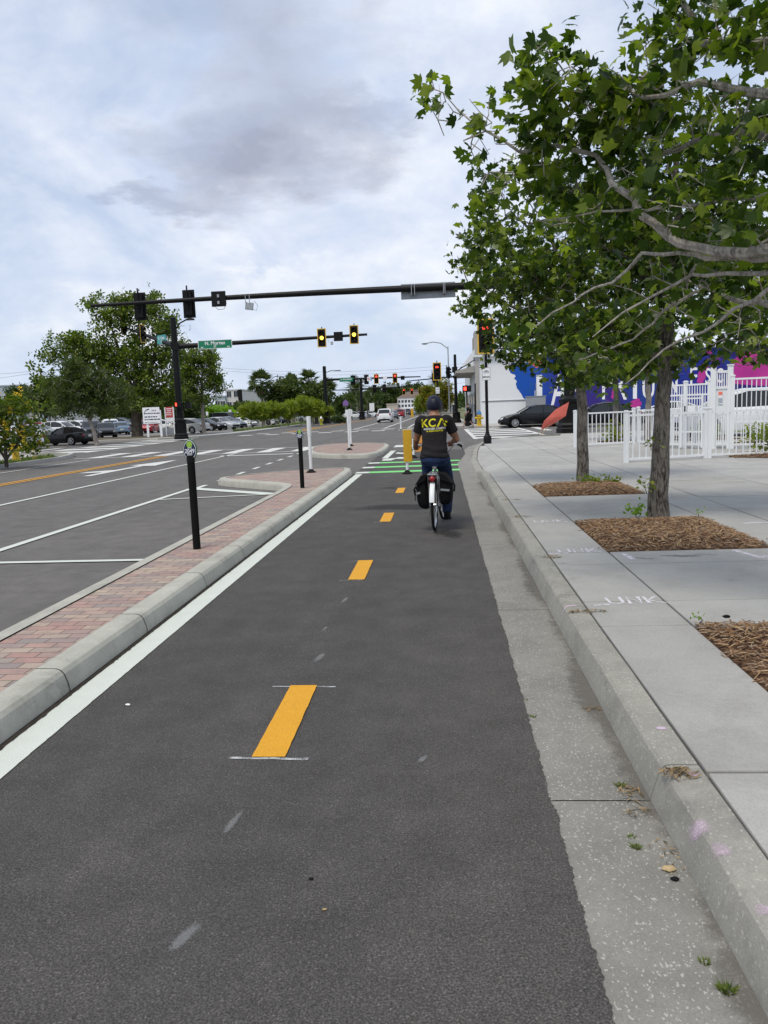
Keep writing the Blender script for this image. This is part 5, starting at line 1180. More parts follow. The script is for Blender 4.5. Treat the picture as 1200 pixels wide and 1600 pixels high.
def near_signal():
    b = Vector((6.25, 39.1, .157)); t = thing('traffic_signal_pole', 'heavy black signal mast behind the trees with long arm over the whole road', 'traffic signal', b, 0, 'signal masts at the junction')
    signal_pole(t, 8.6, .29, .22, True, .66, 1.75)
    z = 7.36-b.z; arm = mast_arm(t, z, (0, 0, z), (-17.4-b.x, 0, z+.0), .205, .085, sag=.08)
    for X, zc in ((-15.07, 7.26), (-12.54, 7.27)): signal_head(t, (X-b.x, .42, zc-b.z), R(180), None, .36, 1.12, border=False)
    mb = MB(); mb.box((-10.85-b.x, -.16, 7.36-b.z), (.72, .03, .74)); mb.box((-10.85-b.x, -.21, 7.5-b.z), (.1, .06, .14), mi=1); mb.box((-10.85-b.x, -.21, 7.18-b.z), (.1, .06, .14), mi=1)
    mb.tube([(-11.05-b.x, -.18, 7.0-b.z), (-10.9-b.x, -.2, 6.84-b.z), (-10.6-b.x, -.2, 6.86-b.z), (-10.47-b.x, -.18, 7.1-b.z), (-10.5-b.x, -.1, 7.3-b.z)], .012, 5); mb.build('regulatory_sign', [M['black'], M['steel']], t)
    mb = MB(); mb.box((-9.34-b.x, -.1, 6.95-b.z), (.4, .1, .36), M=Matrix.Rotation(.15, 4, 'Y')); mb.build('detector', M['steel'], t, bevel=.02)
    mb = MB(); mb.tube([(-9.5-b.x, -.18, 7.5-b.z), (-9.5-b.x, -.2, 7.1-b.z)], .02, 5); mb.tube([(-9.3-b.x, -.18, 7.5-b.z), (-9.3-b.x, -.2, 7.1-b.z)], .02, 5); mb.tube([(-9.2-b.x, -.1, 6.8-b.z), (-9.0-b.x, -.1, 6.72-b.z), (-8.92-b.x, -.1, 6.95-b.z), (-9.1-b.x, 0, 7.2-b.z)], .012, 5); mb.build('cable', M['steel'], t)
    mb = MB(); mb.box((-.5-b.x, .23, 7.31-b.z), (2.66, .02, .74)); mb.build('street_sign', M['signback'], t, bevel=.008)
    for x in (-1.3, -1.15, .25, .32): mb = MB(); mb.box((x-b.x, -.0, 7.33-b.z), (.03, .44, .5)); mb.build('sign_bracket', M['steel'], t)
    return t
near_signal()
def left_signal():
    b = Vector((-18.35, 54, .1)); t = thing('traffic_signal_pole', 'black signal mast at the far left corner carrying the lit amber lamps', 'traffic signal', b, 0, 'signal masts at the junction')
    signal_pole(t, 8.35, .25, .2, True, .52, 1.45)
    mb = MB(); mb.tube([(.1, 0, 7.55), (.5, 0, 8.0), (.95, 0, 8.2)], .05, 8); mb.lathe([(.02, -.05), (.2, -.05), (.16, .06), (.05, .1)], 10, T(1.2, 0, 8.2) @ Matrix.Diagonal((1.8, .8, 1, 1))); mb.build('luminaire', M['black'], t)
    z0, z1 = 6.5-b.z, 6.74-b.z
    mast_arm(t, 0, (0, 0, z0), (-4.95-b.x, 0, z1), .18, .08)
    for X, zc in ((-8.0, 6.62), (-5.78, 6.74)): signal_head(t, (X-b.x, -.3, zc-b.z), 0, 'amber', .34, .98)
    mb = MB(); mb.box((-6.88-b.x, -.14, 6.68-b.z), (.62, .03, .62)); mb.build('regulatory_sign', M['black'], t)
    mb = MB(); mb.tube([(-7.6-b.x, -.1, 6.5-b.z), (-7.5-b.x, -.15, 6.2-b.z), (-7.3-b.x, -.15, 6.25-b.z), (-7.25-b.x, -.1, 6.5-b.z)], .012, 5); mb.box((-7.35-b.x, -.1, 6.25-b.z), (.16, .1, .2)); mb.build('detector', M['steel'], t)
    mb = MB(); mb.box((-15.43-b.x, -.24, 6.52-b.z), (2.36, .02, .58), M=Matrix.Rotation(R(-.4), 4, 'Y')); sg = mb.build('street_sign', M['signgreen'], t)
    mb = MB()
    for s in (-1, 1): mb.box((-15.43+s*1.18-b.x, -.2545, 6.52-b.z), (.035, .006, .58)); 
    mb.box((-15.43-b.x, -.2545, 6.52+.28-b.z), (2.32, .006, .025)); mb.box((-15.43-b.x, -.2545, 6.52-.28-b.z), (2.32, .006, .025)); mb.build('sign_border', M['signwhite'], sg)
    text_part('N. Morgan', .33, M['signwhite'], sg, T(-15.43-b.x, -.256, 6.60-b.z) @ FACE_S, 'lettering', .002, .006)
    text_part('ST', .19, M['signwhite'], sg, T(-15.43-b.x, -.256, 6.36-b.z) @ FACE_S, 'lettering', .002, .004)
    text_part('800', .12, M['signwhite'], sg, T(-16.35-b.x, -.256, 6.33-b.z) @ FACE_S, 'lettering', .002, .003)
    text_part('900', .12, M['signwhite'], sg, T(-14.5-b.x, -.256, 6.33-b.z) @ FACE_S, 'lettering', .002, .003)
    # arm along the side street's far side, seen end-on
    e0 = Vector((0, 0, 6.55-b.z)); e1 = Vector((-3.2, 13, 6.9-b.z)); e1 = Vector((at(188, 509, 66).x-b.x, 12, at(188, 509, 66).z-b.z))
    mast_arm(t, 0, e0, e1, .16, .07)
    d = e1-e0
    for k in (.52, .9):
        p = e0+d*k; signal_head(t, (p.x, p.y-.2, p.z+.05), R(75), None, .36, 1.12)
    p = e0+d*.2; mb = MB(); mb.box((0, 0, 0), (1.15, .03, .62)); rz = R(-38)
    Mx = T(p.x+.1, p.y-.35, p.z+.1) @ Matrix.Rotation(rz, 4, 'Z'); sg = mb.xf(Mx).build('street_sign', M['signteal'], t)
    text_part('E. Cass', .27, M['signwhite'], sg, Mx @ T(0, -.017, .1) @ FACE_S, 'lettering', .002, .004); text_part('ST', .2, M['signwhite'], sg, Mx @ T(0, -.017, -.16) @ FACE_S, 'lettering', .002, .004)
    # pedestrian heads
    mb = MB(); mb.box((.62, .1, 2.35), (.4, .26, .42)); mb.build('pedestrian_head', M['black'], t); mb = MB(); mb.box((.06, -.42, 2.4), (.34, .26, .42)); ph = mb.build('pedestrian_head', M['black'], t)
    mb = MB(); mb.box((-.03, -.56, 2.42), (.11, .01, .22)); mb.build('hand_lamp', M['lens_red_on'], ph)
left_signal()
def bike_signal(name, label, loc, h, base=True, s=1.0):
    t = thing(name, label, 'bicycle signal', loc, 0, 'bicycle signals'); zc = h-.62*s
    mb = MB(); mb.cyl((0, 0, 0), (0, 0, h-.1), .062*s, .056*s, 12); mb.build('pole', M['black'], t)
    if base:
        mb = MB(); mb.lathe([(.155, 0), (.155, .26), (.145, .28), (.10, .34), (.075, .4), (.075, .46), (.062, .48)], 8, ang_off()); mb.build('base', M['black'], t, ang=25)
    hd = signal_head(t, (0, -.1, zc), 0, None, .36*s, 1.06*s, skip=('red',))
    # red bicycle symbol in the top lamp
    mb = MB(); z = zc+.33*s; y = -.115
    for x in (-.065, .065): mb.torus((x*s, y, z-.02*s), .042*s, .012*s, 'Y', 16, 5)
    mb.tube([(-.065*s, y, z-.02*s), (-.02*s, y, z+.045*s), (.045*s, y, z+.045*s), (.065*s, y, z-.02*s)], .011*s, 5); mb.tube([(-.02*s, y, z+.045*s), (.0, y, z-.02*s), (.045*s, y, z+.045*s)], .011*s, 5); mb.tube([(-.03*s, y, z+.07*s), (-.02*s, y, z+.045*s)], .01*s, 5); mb.tube([(.03*s, y, z+.08*s), (.045*s, y, z+.045*s)], .01*s, 5)
    mb.build('bicycle_lamp', M['lens_red_on'], hd)
    zs = h-2.04*s; mb = MB(); mb.box((0, -.075, zs), (.31, .006, .48)); sg = mb.build('sign', M['signwhite'], t)
    mb = MB(); y = -.0795
    for x, ww in ((-.148, .008), (.148, .008)): mb.box((x, y, zs), (ww, .003, .46))
    for zz in (-.228, .228): mb.box((0, y, zs+zz), (.29, .003, .008))
    for x in (-.06, .06): mb.torus((x, y, zs+.07), .042, .006, 'Y', 14, 4)
    mb.tube([(-.06, y, zs+.07), (-.02, y, zs+.13), (.04, y, zs+.13), (.06, y, zs+.07)], .006, 4); mb.tube([(-.02, y, zs+.13), (0, y, zs+.07), (.04, y, zs+.13)], .006, 4); mb.build('sign_print', M['blackmat'], sg)
    text_part('SIGNAL', .085, M['blackmat'], sg, T(0, -.0795, zs-.12) @ FACE_S, 'lettering', .001, .003)
    return t
bike_signal('bicycle_signal', 'near bicycle signal with yellow border and lit red lamp half behind leaves', Vector((1.75, 30.75, .157)), 4.72)
p = at(685, 640, 60); bike_signal('bicycle_signal', 'second bicycle signal with lit red lamp, above the cyclist', Vector((p.x-.02, 60, .1)), 4.85, True)
def ped_signal():
    b = Vector((1.92, 60, .12)); t = thing('pedestrian_signal', 'pedestrian signal with red hand on a slim pole by the white wall', 'pedestrian signal', b)
    mb = MB(); mb.cyl((0, 0, 0), (0, 0, 3.1), .06, n=10); mb.lathe([(.2, 0), (.2, .3), (.14, .5), (.1, .9), (.06, 1.0)], 8); mb.build('pole', M['black'], t)
    mb = MB(); mb.box((-.02, -.1, 2.83), (.58, .3, .48)); mb.box((.22, -.2, 2.83), (.24, .3, .46)); h = mb.build('pedestrian_head', M['black'], t, bevel=.03)
    mb = MB(); mb.box((-.12, -.262, 2.83), (.2, .014, .26)); mb.build('hand_lamp', M['lens_red_on'], h, bevel=.04)
ped_signal()

# ------------------------------------------------------------------ distant signals
def far_signals():
    Y = 101; b = Vector((-14.9, Y, .1)); t = thing('traffic_signal_pole', 'black signal mast left of the road ahead with arm and green street sign', 'traffic signal', b, 0, 'signal masts further up the road')
    signal_pole(t, 7.3, .26, .22, True, .55, 1.4)
    mast_arm(t, 0, (0, 0, 5.72-b.z), (-2.6-b.x, 0, 5.62-b.z), .16, .07)
    mb = MB(); mb.tube([(.1, 0, 6.5), (.8, 0, 6.75), (1.5, 0, 6.72)], .04, 6); mb.box((1.75, 0, 6.72), (.7, .25, .1)); mb.build('luminaire', M['black'], t)
    mb = MB(); mb.box((-12.1-b.x, -.2, 5.62-b.z), (1.75, .03, .5)); sg = mb.build('street_sign', M['signgreen'], t)
    mb = MB()
    for k in range(9): mb.box((-12.75+k*.16-b.x, -.219, 5.66-b.z), (.09, .004, .16 if k != 1 else .04))
    mb.build('sign_print', M['signwhite'], sg)
    for X, rz, lit in ((-11.3, R(180), None), (-9.55, R(180), None), (-8.22, 0, 'red'), (-5.83, 0, 'red')): signal_head(t, (X-b.x, -.25 if rz == 0 else .35, 5.55-b.z), rz, lit, .34, .95, border=rz == 0)
    mb = MB(); mb.box((-9.1-b.x, -.2, 5.6-b.z), (.6, .03, .55)); mb.box((-7.1-b.x, -.2, 5.6-b.z), (.5, .03, .45)); mb.box((-8.9-b.x, -.225, 5.6-b.z), (.12, .02, .5), mi=1); mb.box((-9.2-b.x, -.225, 5.6-b.z), (.3, .02, .1), M=Matrix.Rotation(.7, 4, 'Y'), mi=2); mb.build('regulatory_sign', [M['signwhite'], M['blue'], M['signred']], t)
    mb = MB(); mb.box((-4.85-b.x, -.2, 5.55-b.z), (.5, .03, .5)); mb.build('blank_sign', M['blackmat'], t)
    Y = 128; p = at(566, 651, Y); b = Vector((p.x, Y, .1)); t = thing('traffic_signal_pole', 'second black signal mast ahead, in front of the short palms', 'traffic signal', b, 0, 'signal masts further up the road')
    signal_pole(t, at(564, 593, Y).z-.1, .25, .2, True, .55, 1.4); zt = at(564, 608, Y).z-.1
    mast_arm(t, 0, (0, 0, zt), (at(640, 603, Y).x-b.x, 0, zt+.15), .15, .07); mast_arm(t, 0, (0, 0, zt), (at(510, 609, Y).x-b.x, 0, zt), .1, .05, 'short_arm')
    for x in (585, 600): signal_head(t, (at(x, 605, Y).x-b.x, .3, zt), R(180), None, .34, .95, border=False)
    mb = MB(); mb.box((at(612, 604, Y).x-b.x, -.2, zt+.3), (1.8, .03, .35)); mb.build('street_sign', M['signback'], t)
    Y = 205; p = at(662, 640, Y); b = Vector((p.x, Y, .1)); t = thing('traffic_signal_pole', 'distant signal mast with three red lamps before the white building', 'traffic signal', b, 0, 'signal masts further up the road')
    signal_pole(t, 6.6, .2, .16, False); z = at(645, 611, Y).z-.1
    mast_arm(t, 0, (0, 0, z), (at(624, 611, Y).x-b.x, 0, z), .14, .07)
    for x in (631, 643.5, 656): signal_head(t, (at(x, 611, Y).x-b.x, -.3, z-.1), 0, 'red', .55, 1.3)
    for x, y, Y, lab in ((745, 640, 74, 0),): pass
    # black pole with fluted base and small signal on the right pavement ahead
    Y = 75; b = Vector((1.38, Y, .12)); t = thing('traffic_signal_pole', 'black pole with fluted base beyond the walking person', 'traffic signal', b, 0, 'signal masts further up the road')
    signal_pole(t, 6.35, .16, .13, True, .48, 1.05); signal_head(t, (-.62, .2, 4.75), R(120), None, .3, .85, border=False); mb = MB(); mb.box((-.05, -.15, 5.0), (.5, .35, .5)); mb.box((-.3, 0, 4.75), (.6, .06, .06)); mb.build('control_box', M['black'], t)
    mast_arm(t, 0, (-.1, .1, 4.35), (at(640, 592, 90).x-b.x, 14, 4.6), .08, .05)
    signal_head(t, (-2.0, 4, 4.45), R(100), None, .32, .95, border=False)
far_signals()

# ------------------------------------------------------------------ lamps, poles, wires
def street_lamp(label, base, h, reach, z_arm, mat='steel', r=.09, grp='street lamps', side=1):
    t = thing('street_lamp', label, 'street lamp', base, 0, grp); mb = MB(); mb.tube([(0, 0, 0), (0, 0, h*.5), (0, 0, h)], [r, r*.8, r*.65], 8); mb.build('pole', M[mat], t)
    mb = MB(); mb.tube([(0, 0, h-.2), (side*reach*.35, 0, h+.35), (side*reach*.7, 0, h+.5), (side*reach, 0, h+.42)], [r*.5]*4, 6); mb.build('arm', M[mat], t)
    mb = MB(); mb.lathe([(.03, .05), (.2, 0), (.14, -.1), (.03, -.12)], 8, T(side*(reach+.25), 0, h+.4) @ Matrix.Diagonal((1.8, .8, 1, 1))); mb.build('lamp_head', M['steel'], t)
street_lamp('curved grey street lamp over the road left of the weathered tower', Vector((.78, 78, .1)), 7.4, 2.0, 0, side=-1)
p = at(424, 640, 112); street_lamp('dark street lamp right of the lone shaggy palm', Vector((p.x, 112, .05)), at(424, 594, 112).z, 1.6, 0, 'black')
p = at(582, 640, 190); street_lamp('slim pale lamp post ahead, right of the second signal mast', Vector((p.x, 190, .05)), at(582, 617, 190).z, .6, 0, side=-1)
def wires():
    def cable(pts, r, lab, grp='overhead wires'):
        mb = MB(); P = []
        for a, b in zip(pts, pts[1:]):
            a, b = Vector(a), Vector(b)
            for i in range(10):
                t = i/10; P.append(a.lerp(b, t)-Vector((0, 0, (b-a).length*.012*4*t*(1-t))))
        P.append(Vector(pts[-1])); mb.tube(P, r, 4); solo(mb, 'power_cable', M['rubber'], lab, 'power cable', grp)
    Y = 150
    for (y0, y1, lab) in ((574, 581, 'topmost overhead wire crossing behind the palms'), (578, 586, 'second overhead wire, just below the topmost'), (609, 611, 'lowest overhead wire left of the lone palm')):
        cable([at(335, y0, Y), at(520, y1, Y), at(735, y1-14, Y)], .022, lab)
    cable([at(-60, 597, 115), at(68, 580, 115)], .02, 'overhead wire running left from the wooden utility pole')
    cable([at(-60, 587, 113), at(67, 578, 113)], .02, 'upper overhead wire left of the wooden utility pole')
    b = at(69, 640, 114); t = thing('utility_pole', 'wooden utility pole with cross arms left of the big oak', 'utility pole', Vector((b.x, 114, .05))); h = at(68, 576, 114).z
    mb = MB(); mb.tube([(0, 0, 0), (0, 0, h)], [.17, .12], 8); mb.build('pole', M['darkbark'], t); mb = MB(); mb.box((0, -.1, h-.5), (1.3, .1, .1)); mb.box((0, -.1, h-1.9), (.8, .1, .1)); mb.build('cross_arm', M['darkbark'], t); mb = MB(); mb.cyl((.3, -.1, h-1.5), (.3, -.1, h-.9), .14, n=10); mb.build('transformer', M['steel'], t)
wires()

# ------------------------------------------------------------------ marker posts, flexible posts
def marker(label, base, txt, top):
    t = thing('parking_marker', label, 'marker post', base, 0, 'black zone marker posts'); h = top-base.z
    mb = MB(); mb.cyl((0, 0, -.02), (0, 0, h-.21), .042, .042, 14); mb.build('post', M['blackmat'], t)
    mb = MB(); mb.cyl((0, 0, h-.25), (0, 0, h-.17), .046, .046, 14); mb.build('collar', M['black'], t)
    def ogee(s, dz=0):
        o = []
        for i in range(40):
            a = 2*math.pi*i/40; r = 1-.10*abs(math.sin(2*a))**1.0; x = math.cos(a)*.078*(1.0 if True else 1); z = math.sin(a)*.115
            if abs(math.cos(a)) < .5: z *= 1.0+.12*(1-abs(math.cos(a))*2)
            o.append((x*s, z*s+dz))
        return o
    zc = h-.115; c = Matrix(((1,0,0,0),(0,0,-1,0),(0,1,0,0),(0,0,0,1)))
    mb = MB(); mb.prism(ogee(1), -.012, .014, T(0, 0, zc) @ c); bd = mb.build('badge', M['cuff'], t, bevel=.004)
    mb = MB(); mb.prism(ogee(.9), .0135, .0155, T(0, 0, zc) @ c); mb.build('badge_rim', M['signwhite'], bd)
    mb = MB(); mb.prism(ogee(.84), .015, .017, T(0, 0, zc) @ c); mb.build('badge_face', M['navy'], bd)
    mb = MB(); mb.prism([(math.cos(a*.349)*.032, math.sin(a*.349)*.036+.062) for a in range(18)], .0165, .0185, T(0, 0, zc) @ c); mb.build('badge_dot', M['lime'], bd)
    mb = MB(); mb.prism([(-.024, .021), (.024, .021), (.024, .027), (-.024, .027)], .0165, .0185, T(0, 0, zc) @ c)
    for zz in (-.042, -.055): mb.prism([(-.032, zz), (.026, zz), (.026, zz+.006), (-.032, zz+.006)], .0165, .0185, T(0, 0, zc) @ c)
    mb.prism([(-.03, -.088), (.03, -.088), (.05, -.07), (-.05, -.07)], .0165, .0185, T(0, 0, zc) @ c); mb.build('badge_print', M['signwhite'], bd)
    text_part(txt, .062, M['signwhite'], bd, T(0, -.0175, zc-.012) @ FACE_S, 'lettering', .001, .001, .9)
    return t
marker('nearer black marker post on the brick island with green topped badge', Vector((-2.78, 8.44, .152)), '2049', 1.375)
marker('farther black marker post on the brick island beside the white flexible post', Vector((-2.78, 15.15, .152)), '2041', 1.31)
def flex_post(label, base, top, grp='white flexible posts on the islands', r=.04, name='flexible_post'):
    t = thing(name, label, 'flexible post', base, 0, grp); h = top-base.z
    mb = MB(); mb.lathe([(.12, 0), (.12, .02), (.10, .03), (.055, .07), (.04, .09)], 16); mb.build('base', M['rubber'], t)
    mb = MB(); mb.tube([(0, 0, .07), (0, 0, h*.62), (.001, 0, h*.66), (.002, 0, h*.7), (.002, 0, h)], [r*.95, r, r*1.12, r*1.3, r*1.34], 14); mb.build('tube', M['white'], t)
    return t
flex_post('white flexible post on the near brick island by the farther marker', Vector((-3.25, 19.0, .152)), 1.53)
flex_post('front white flexible post of the overlapping pair on the far brick island', Vector((-3.53, 29.45, .152)), 1.65)
flex_post('rear white flexible post of the overlapping pair on the far brick island', Vector((-3.84, 32.7, .152)), 1.7)
for i, (x, yt, yb, lab) in enumerate([(626.5, 651, 672, 'low white flexible post ahead, just left of the yellow panel top'), (630.5, 639, 652, 'white flexible post beside the red car'), (633.5, 639, 650, 'white flexible post just behind its twin by the red car'), (614.5, 638, 655, 'white flexible post right of the white driving car'), (647, 638, 648, 'thin white flexible post in front of the white building')]):
    p = gp(x, yb, 0); flex_post(lab, Vector((p.x, p.y, .0)), at(x, yt, p.y).z, 'white flexible posts further up the road', .06)
def panel_post(label, base, z0, z1, w=.2, lean=.0, mat='yellow', dx=0.0):
    t = thing('lane_marker', label, 'lane marker', base, 0, 'yellow panel lane markers')
    mb = MB(); mb.lathe([(.13, 0), (.13, .02), (.11, .03), (.06, .07), (.035, .1)], 16); mb.build('base', M['rubber'], t)
    mb = MB(); mb.tube([(0, 0, .07), (lean*.5, 0, z1*.5), (lean, 0, z1-.1)], [.034, .036, .036], 12); mb.build('tube', M['white'], t)
    mb = MB(); n = 6
    mb.loft([[(lean+dx+x*w/2, -.042-.012*(1-x*x)+o, z) for x in (-1, -.6, -.2, .2, .6, 1)]+[(lean+dx+x*w/2, -.034-.012*(1-x*x)+o, z) for x in (1, .6, .2, -.2, -.6, -1)] for z, o in ((z0, 0), (z1, 0))]); mb.build('panel', M[mat], t, bevel=.004)
panel_post('tall yellow panel lane marker left of the cyclist', Vector((-.9, 19.42, .01)), .3, 1.1, .215, .03)
panel_post('second orange panel lane marker partly hidden behind the cyclist', Vector((-.96, 25.69, .01)), .2, .72, .3, mat='orange', dx=.2)
p = gp(657, 650); panel_post('distant yellow panel lane marker right of the white building', Vector((p.x, 120, .01)), .3, 1.6, .4)

# ------------------------------------------------------------------ white railings and tall fence
def railing(name, label, A, B, h, npost, gap, cat='fence', grp=None, mid=(.08,), top=True, pw=.09, pick=.022, cap=True, z0=.157, endpost=True):
    A = Vector((*A, z0)); B = Vector((*B, z0)); d = B-A; L = d.length; rz = math.atan2(d.y, d.x); t = thing(name, label, cat, A, rz, grp)
    for i in range(npost+1):
        if i == npost and not endpost: break
        x = L*i/npost; mb = MB(); mb.box((x, 0, h/2), (pw, pw, h)); 
        if cap: mb.box((x, 0, h+.012), (pw*1.25, pw*1.25, .024)); mb.box((x, 0, h+.034), (pw*.8, pw*.8, .022))
        mb.build('post', M['fence'], t, smooth=False)
    for z in list(mid)+([h-.08] if top else []): mb = MB(); mb.box((L/2, 0, z), (L, .045, .05)); mb.build('rail', M['fence'], t, smooth=False)
    mb = MB(); n = int(L/gap)
    for i in range(1, n): mb.box((i*L/n, 0, h*.5-.01), (pick, .02, h-.2))
    mb.build('pickets', M['fence'], t, smooth=False)
    return t
a = gp(899, 699, .157); b = gp(990, 694, .157)
railing('railing', 'low white railing behind the far sycamore, running left to right', (a.x, a.y), (b.x, b.y), 1.17, 1, .155, grp='low white railings')
railing('railing', 'low white railing behind the leaning sycamore, nearest of the railings', (4.32, 18.84), (6.33, 19.45), 1.19, 1, .165, grp='low white railings')
railing('railing', 'low white railing crossing in front of the tall gate to the right edge', (6.43, 19.46), (10.6, 19.9), 1.19, 2, .165, grp='low white railings')
railing('railing', 'low white railing farther back, beside the tall white fence', (b.x+.15, b.y+.0), (7.4, 23.6), 1.2, 1, .16, grp='low white railings')
def tall_fence(label, A, B, h, mid, gap=.085, lat=False):
    t = railing('tall_fence', label, A, B, h, 2, gap, grp='tall white fences', mid=mid, pick=.022, pw=.1); return t
a = gp(1062, 694, .157); tall_fence('tall white picket fence left of the gate', (6.55, 24.0), (7.62, 23.0), 1.92, (.12, .95, 1.55), .075)
tall_fence('tall white fence right of the gate, cut by the picture edge', (8.12, 22.7), (11.8, 21.9), 2.02, (.12, .75, 1.62), .12)
def gate():
    A = Vector((7.68, 22.95, .157)); t = thing('tall_gate', 'tall white gate between two capped posts with a small sign', 'gate', A, math.atan2(-.2, .42))
    L = .44
    for x in (0, L+.0):
        mb = MB(); mb.box((x, 0, 1.16), (.14, .14, 2.32)); mb.box((x, 0, 2.335), (.18, .18, .03)); mb.build('post', M['fence'], t, smooth=False)
    mb = MB()
    for z in (.14, 1.0, 1.72, 2.16): mb.box((L/2, 0, z), (L-.14, .05, .07))
    for i in range(5): mb.box((.1+i*.06, .0, .57), (.028, .025, .8)); mb.box((.1+i*.06, 0, 1.94), (.028, .025, .4))
    mb.box((L/2, .012, 1.36), (L-.14, .02, .68)); g = mb.build('gate_leaf', M['fence'], t, smooth=False)
    mb = MB(); mb.box((L/2-.03, -.02, 1.44), (.11, .012, .36)); sg = mb.build('notice', M['signwhite'], g); mb = MB(); mb.box((L/2-.03, -.0275, 1.56), (.10, .004, .1)); mb.box((L/2-.03, -.0275, 1.36), (.1, .004, .14), mi=1); mb.build('notice_print', [M['coral'], M['aptblue']], sg)
gate()
def gate2():
    t = thing('mesh_gate', 'low white mesh gate with lock box left of the tall gate', 'gate', (7.0, 23.3, .157), -.7)
    mb = MB()
    for z in (.5, 1.05, 1.45): mb.box((.25, -.1, z), (.6, .03, .04))
    for x in (-.05, .55): mb.box((x, -.1, .8), (.05, .05, 1.5))
    mb.build('frame', M['fence'], t, smooth=False); mb = MB(); mb.box((.25, -.1, 1.16), (.22, .05, .18)); mb.build('lock_box', M['signwhite'], t, smooth=False)
    mb = MB(); mb.box((.06, -.13, 1.16), (.03, .03, .16)); mb.build('handle', M['black'], t, smooth=False)
gate2()

# ------------------------------------------------------------------ small things on the right corner
def coral_sign():
    b = Vector((4.75, 37.6, .157)); t = thing('warning_sign', 'coral diamond roll-up sign leaning over on wooden laths by the black mast base', 'warning sign', b)
    d = lambda x, y, o=0: Vector(at(x, y, 37.6+o))-b
    P = [d(889, 628), d(884, 650, .1), d(862, 664, .1), d(845, 672), d(850, 658, -.1), d(868, 640, -.1)]
    c = sum(P, Vector())/6; mb = MB(); n = Vector((.1, -.02, .05))
    top = [p+Vector((0, -.012, 0)) for p in P]; bot = [p+Vector((0, .012, 0)) for p in P]
    mb.add(top+bot+[c+Vector((0, -.07, 0)), c+Vector((0, .0, 0))], [(i, (i+1) % 6, 12) for i in range(6)]+[((i+1) % 6+6, i+6, 13) for i in range(6)]+[(i, i+6, (i+1) % 6+6, (i+1) % 6) for i in range(6)]); mb.build('panel', M['coral'], t, smooth=False)
    mb = MB(); mb.tube([d(888, 629, .06), d(846, 679, .03)], .018, 5); mb.tube([d(872, 650, .08), d(841, 678, .0)], .016, 5); mb.build('lath', M['wood'], t)
coral_sign()
def hydrant(label, loc, body, top, s=1.0):
    t = thing('fire_hydrant', label, 'fire hydrant', loc); mb = MB()
    mb.lathe([(.17, 0), (.17, .05), (.11, .07), (.105, .5), (.13, .52), (.13, .56), (.1, .58)], 14); mb.build('barrel', M[body], t)
    mb = MB(); mb.lathe([(.12, .575), (.115, .66), (.08, .74), (.03, .77), (.03, .82), (.005, .825)], 14); mb.build('bonnet', M[top], t)
    mb = MB()
    for a in (0, math.pi, -math.pi/2): mb.cyl((math.cos(a)*.09, math.sin(a)*.09, .42), (math.cos(a)*.19, math.sin(a)*.19, .42), .055, n=10); mb.cyl((math.cos(a)*.19, math.sin(a)*.19, .42), (math.cos(a)*.22, math.sin(a)*.22, .42), .04, n=6)
    mb.build('nozzle', M[body], t); t.scale = (s, s, s)
hydrant('yellow fire hydrant with blue bonnet by the white wall', (2.75, 58.6, .12), 'hydrant', 'blue', 1.5)
hydrant('yellow fire hydrant with green bonnet under the flowering shrub', (-17.0, 30.0, .12), 'hydrant', 'green', 1.28)
p = gp(502, 664); hydrant('dull yellow hydrant in grass by the far verge trees', (at(502, 660, 92).x, 92, .1), 'dullyellow', 'signwhite', 1.3)
def utility_box():
    t = thing('utility_cabinet', 'grey utility cabinet against the blue mural', 'cabinet', (7.72, 65.5, .12)); mb = MB(); mb.box((0, 0, 1.05), (1.55, .7, 2.1)); mb.build('body', M['signback'], t, bevel=.03); mb = MB(); mb.box((0, -.357, 1.05), (1.3, .012, 1.8)); mb.build('door', M['signback'], t, bevel=.004); mb = MB(); mb.box((0, 0, 2.12), (1.65, .8, .05)); mb.build('roof', M['signback'], t)
utility_box()
def bin_(): 
    t = thing('litter_bin', 'black litter bin behind the walking person', 'litter bin', (2.12, 63, .12)); mb = MB(); mb.lathe([(.24, 0), (.3, .8), (.32, .85), (.3, .9)], 14); mb.build('barrel', M['blackmat'], t); mb = MB(); mb.lathe([(.33, .88), (.33, .92), (.2, 1.0), (.02, 1.02)], 14); mb.build('lid', M['black'], t)
bin_()

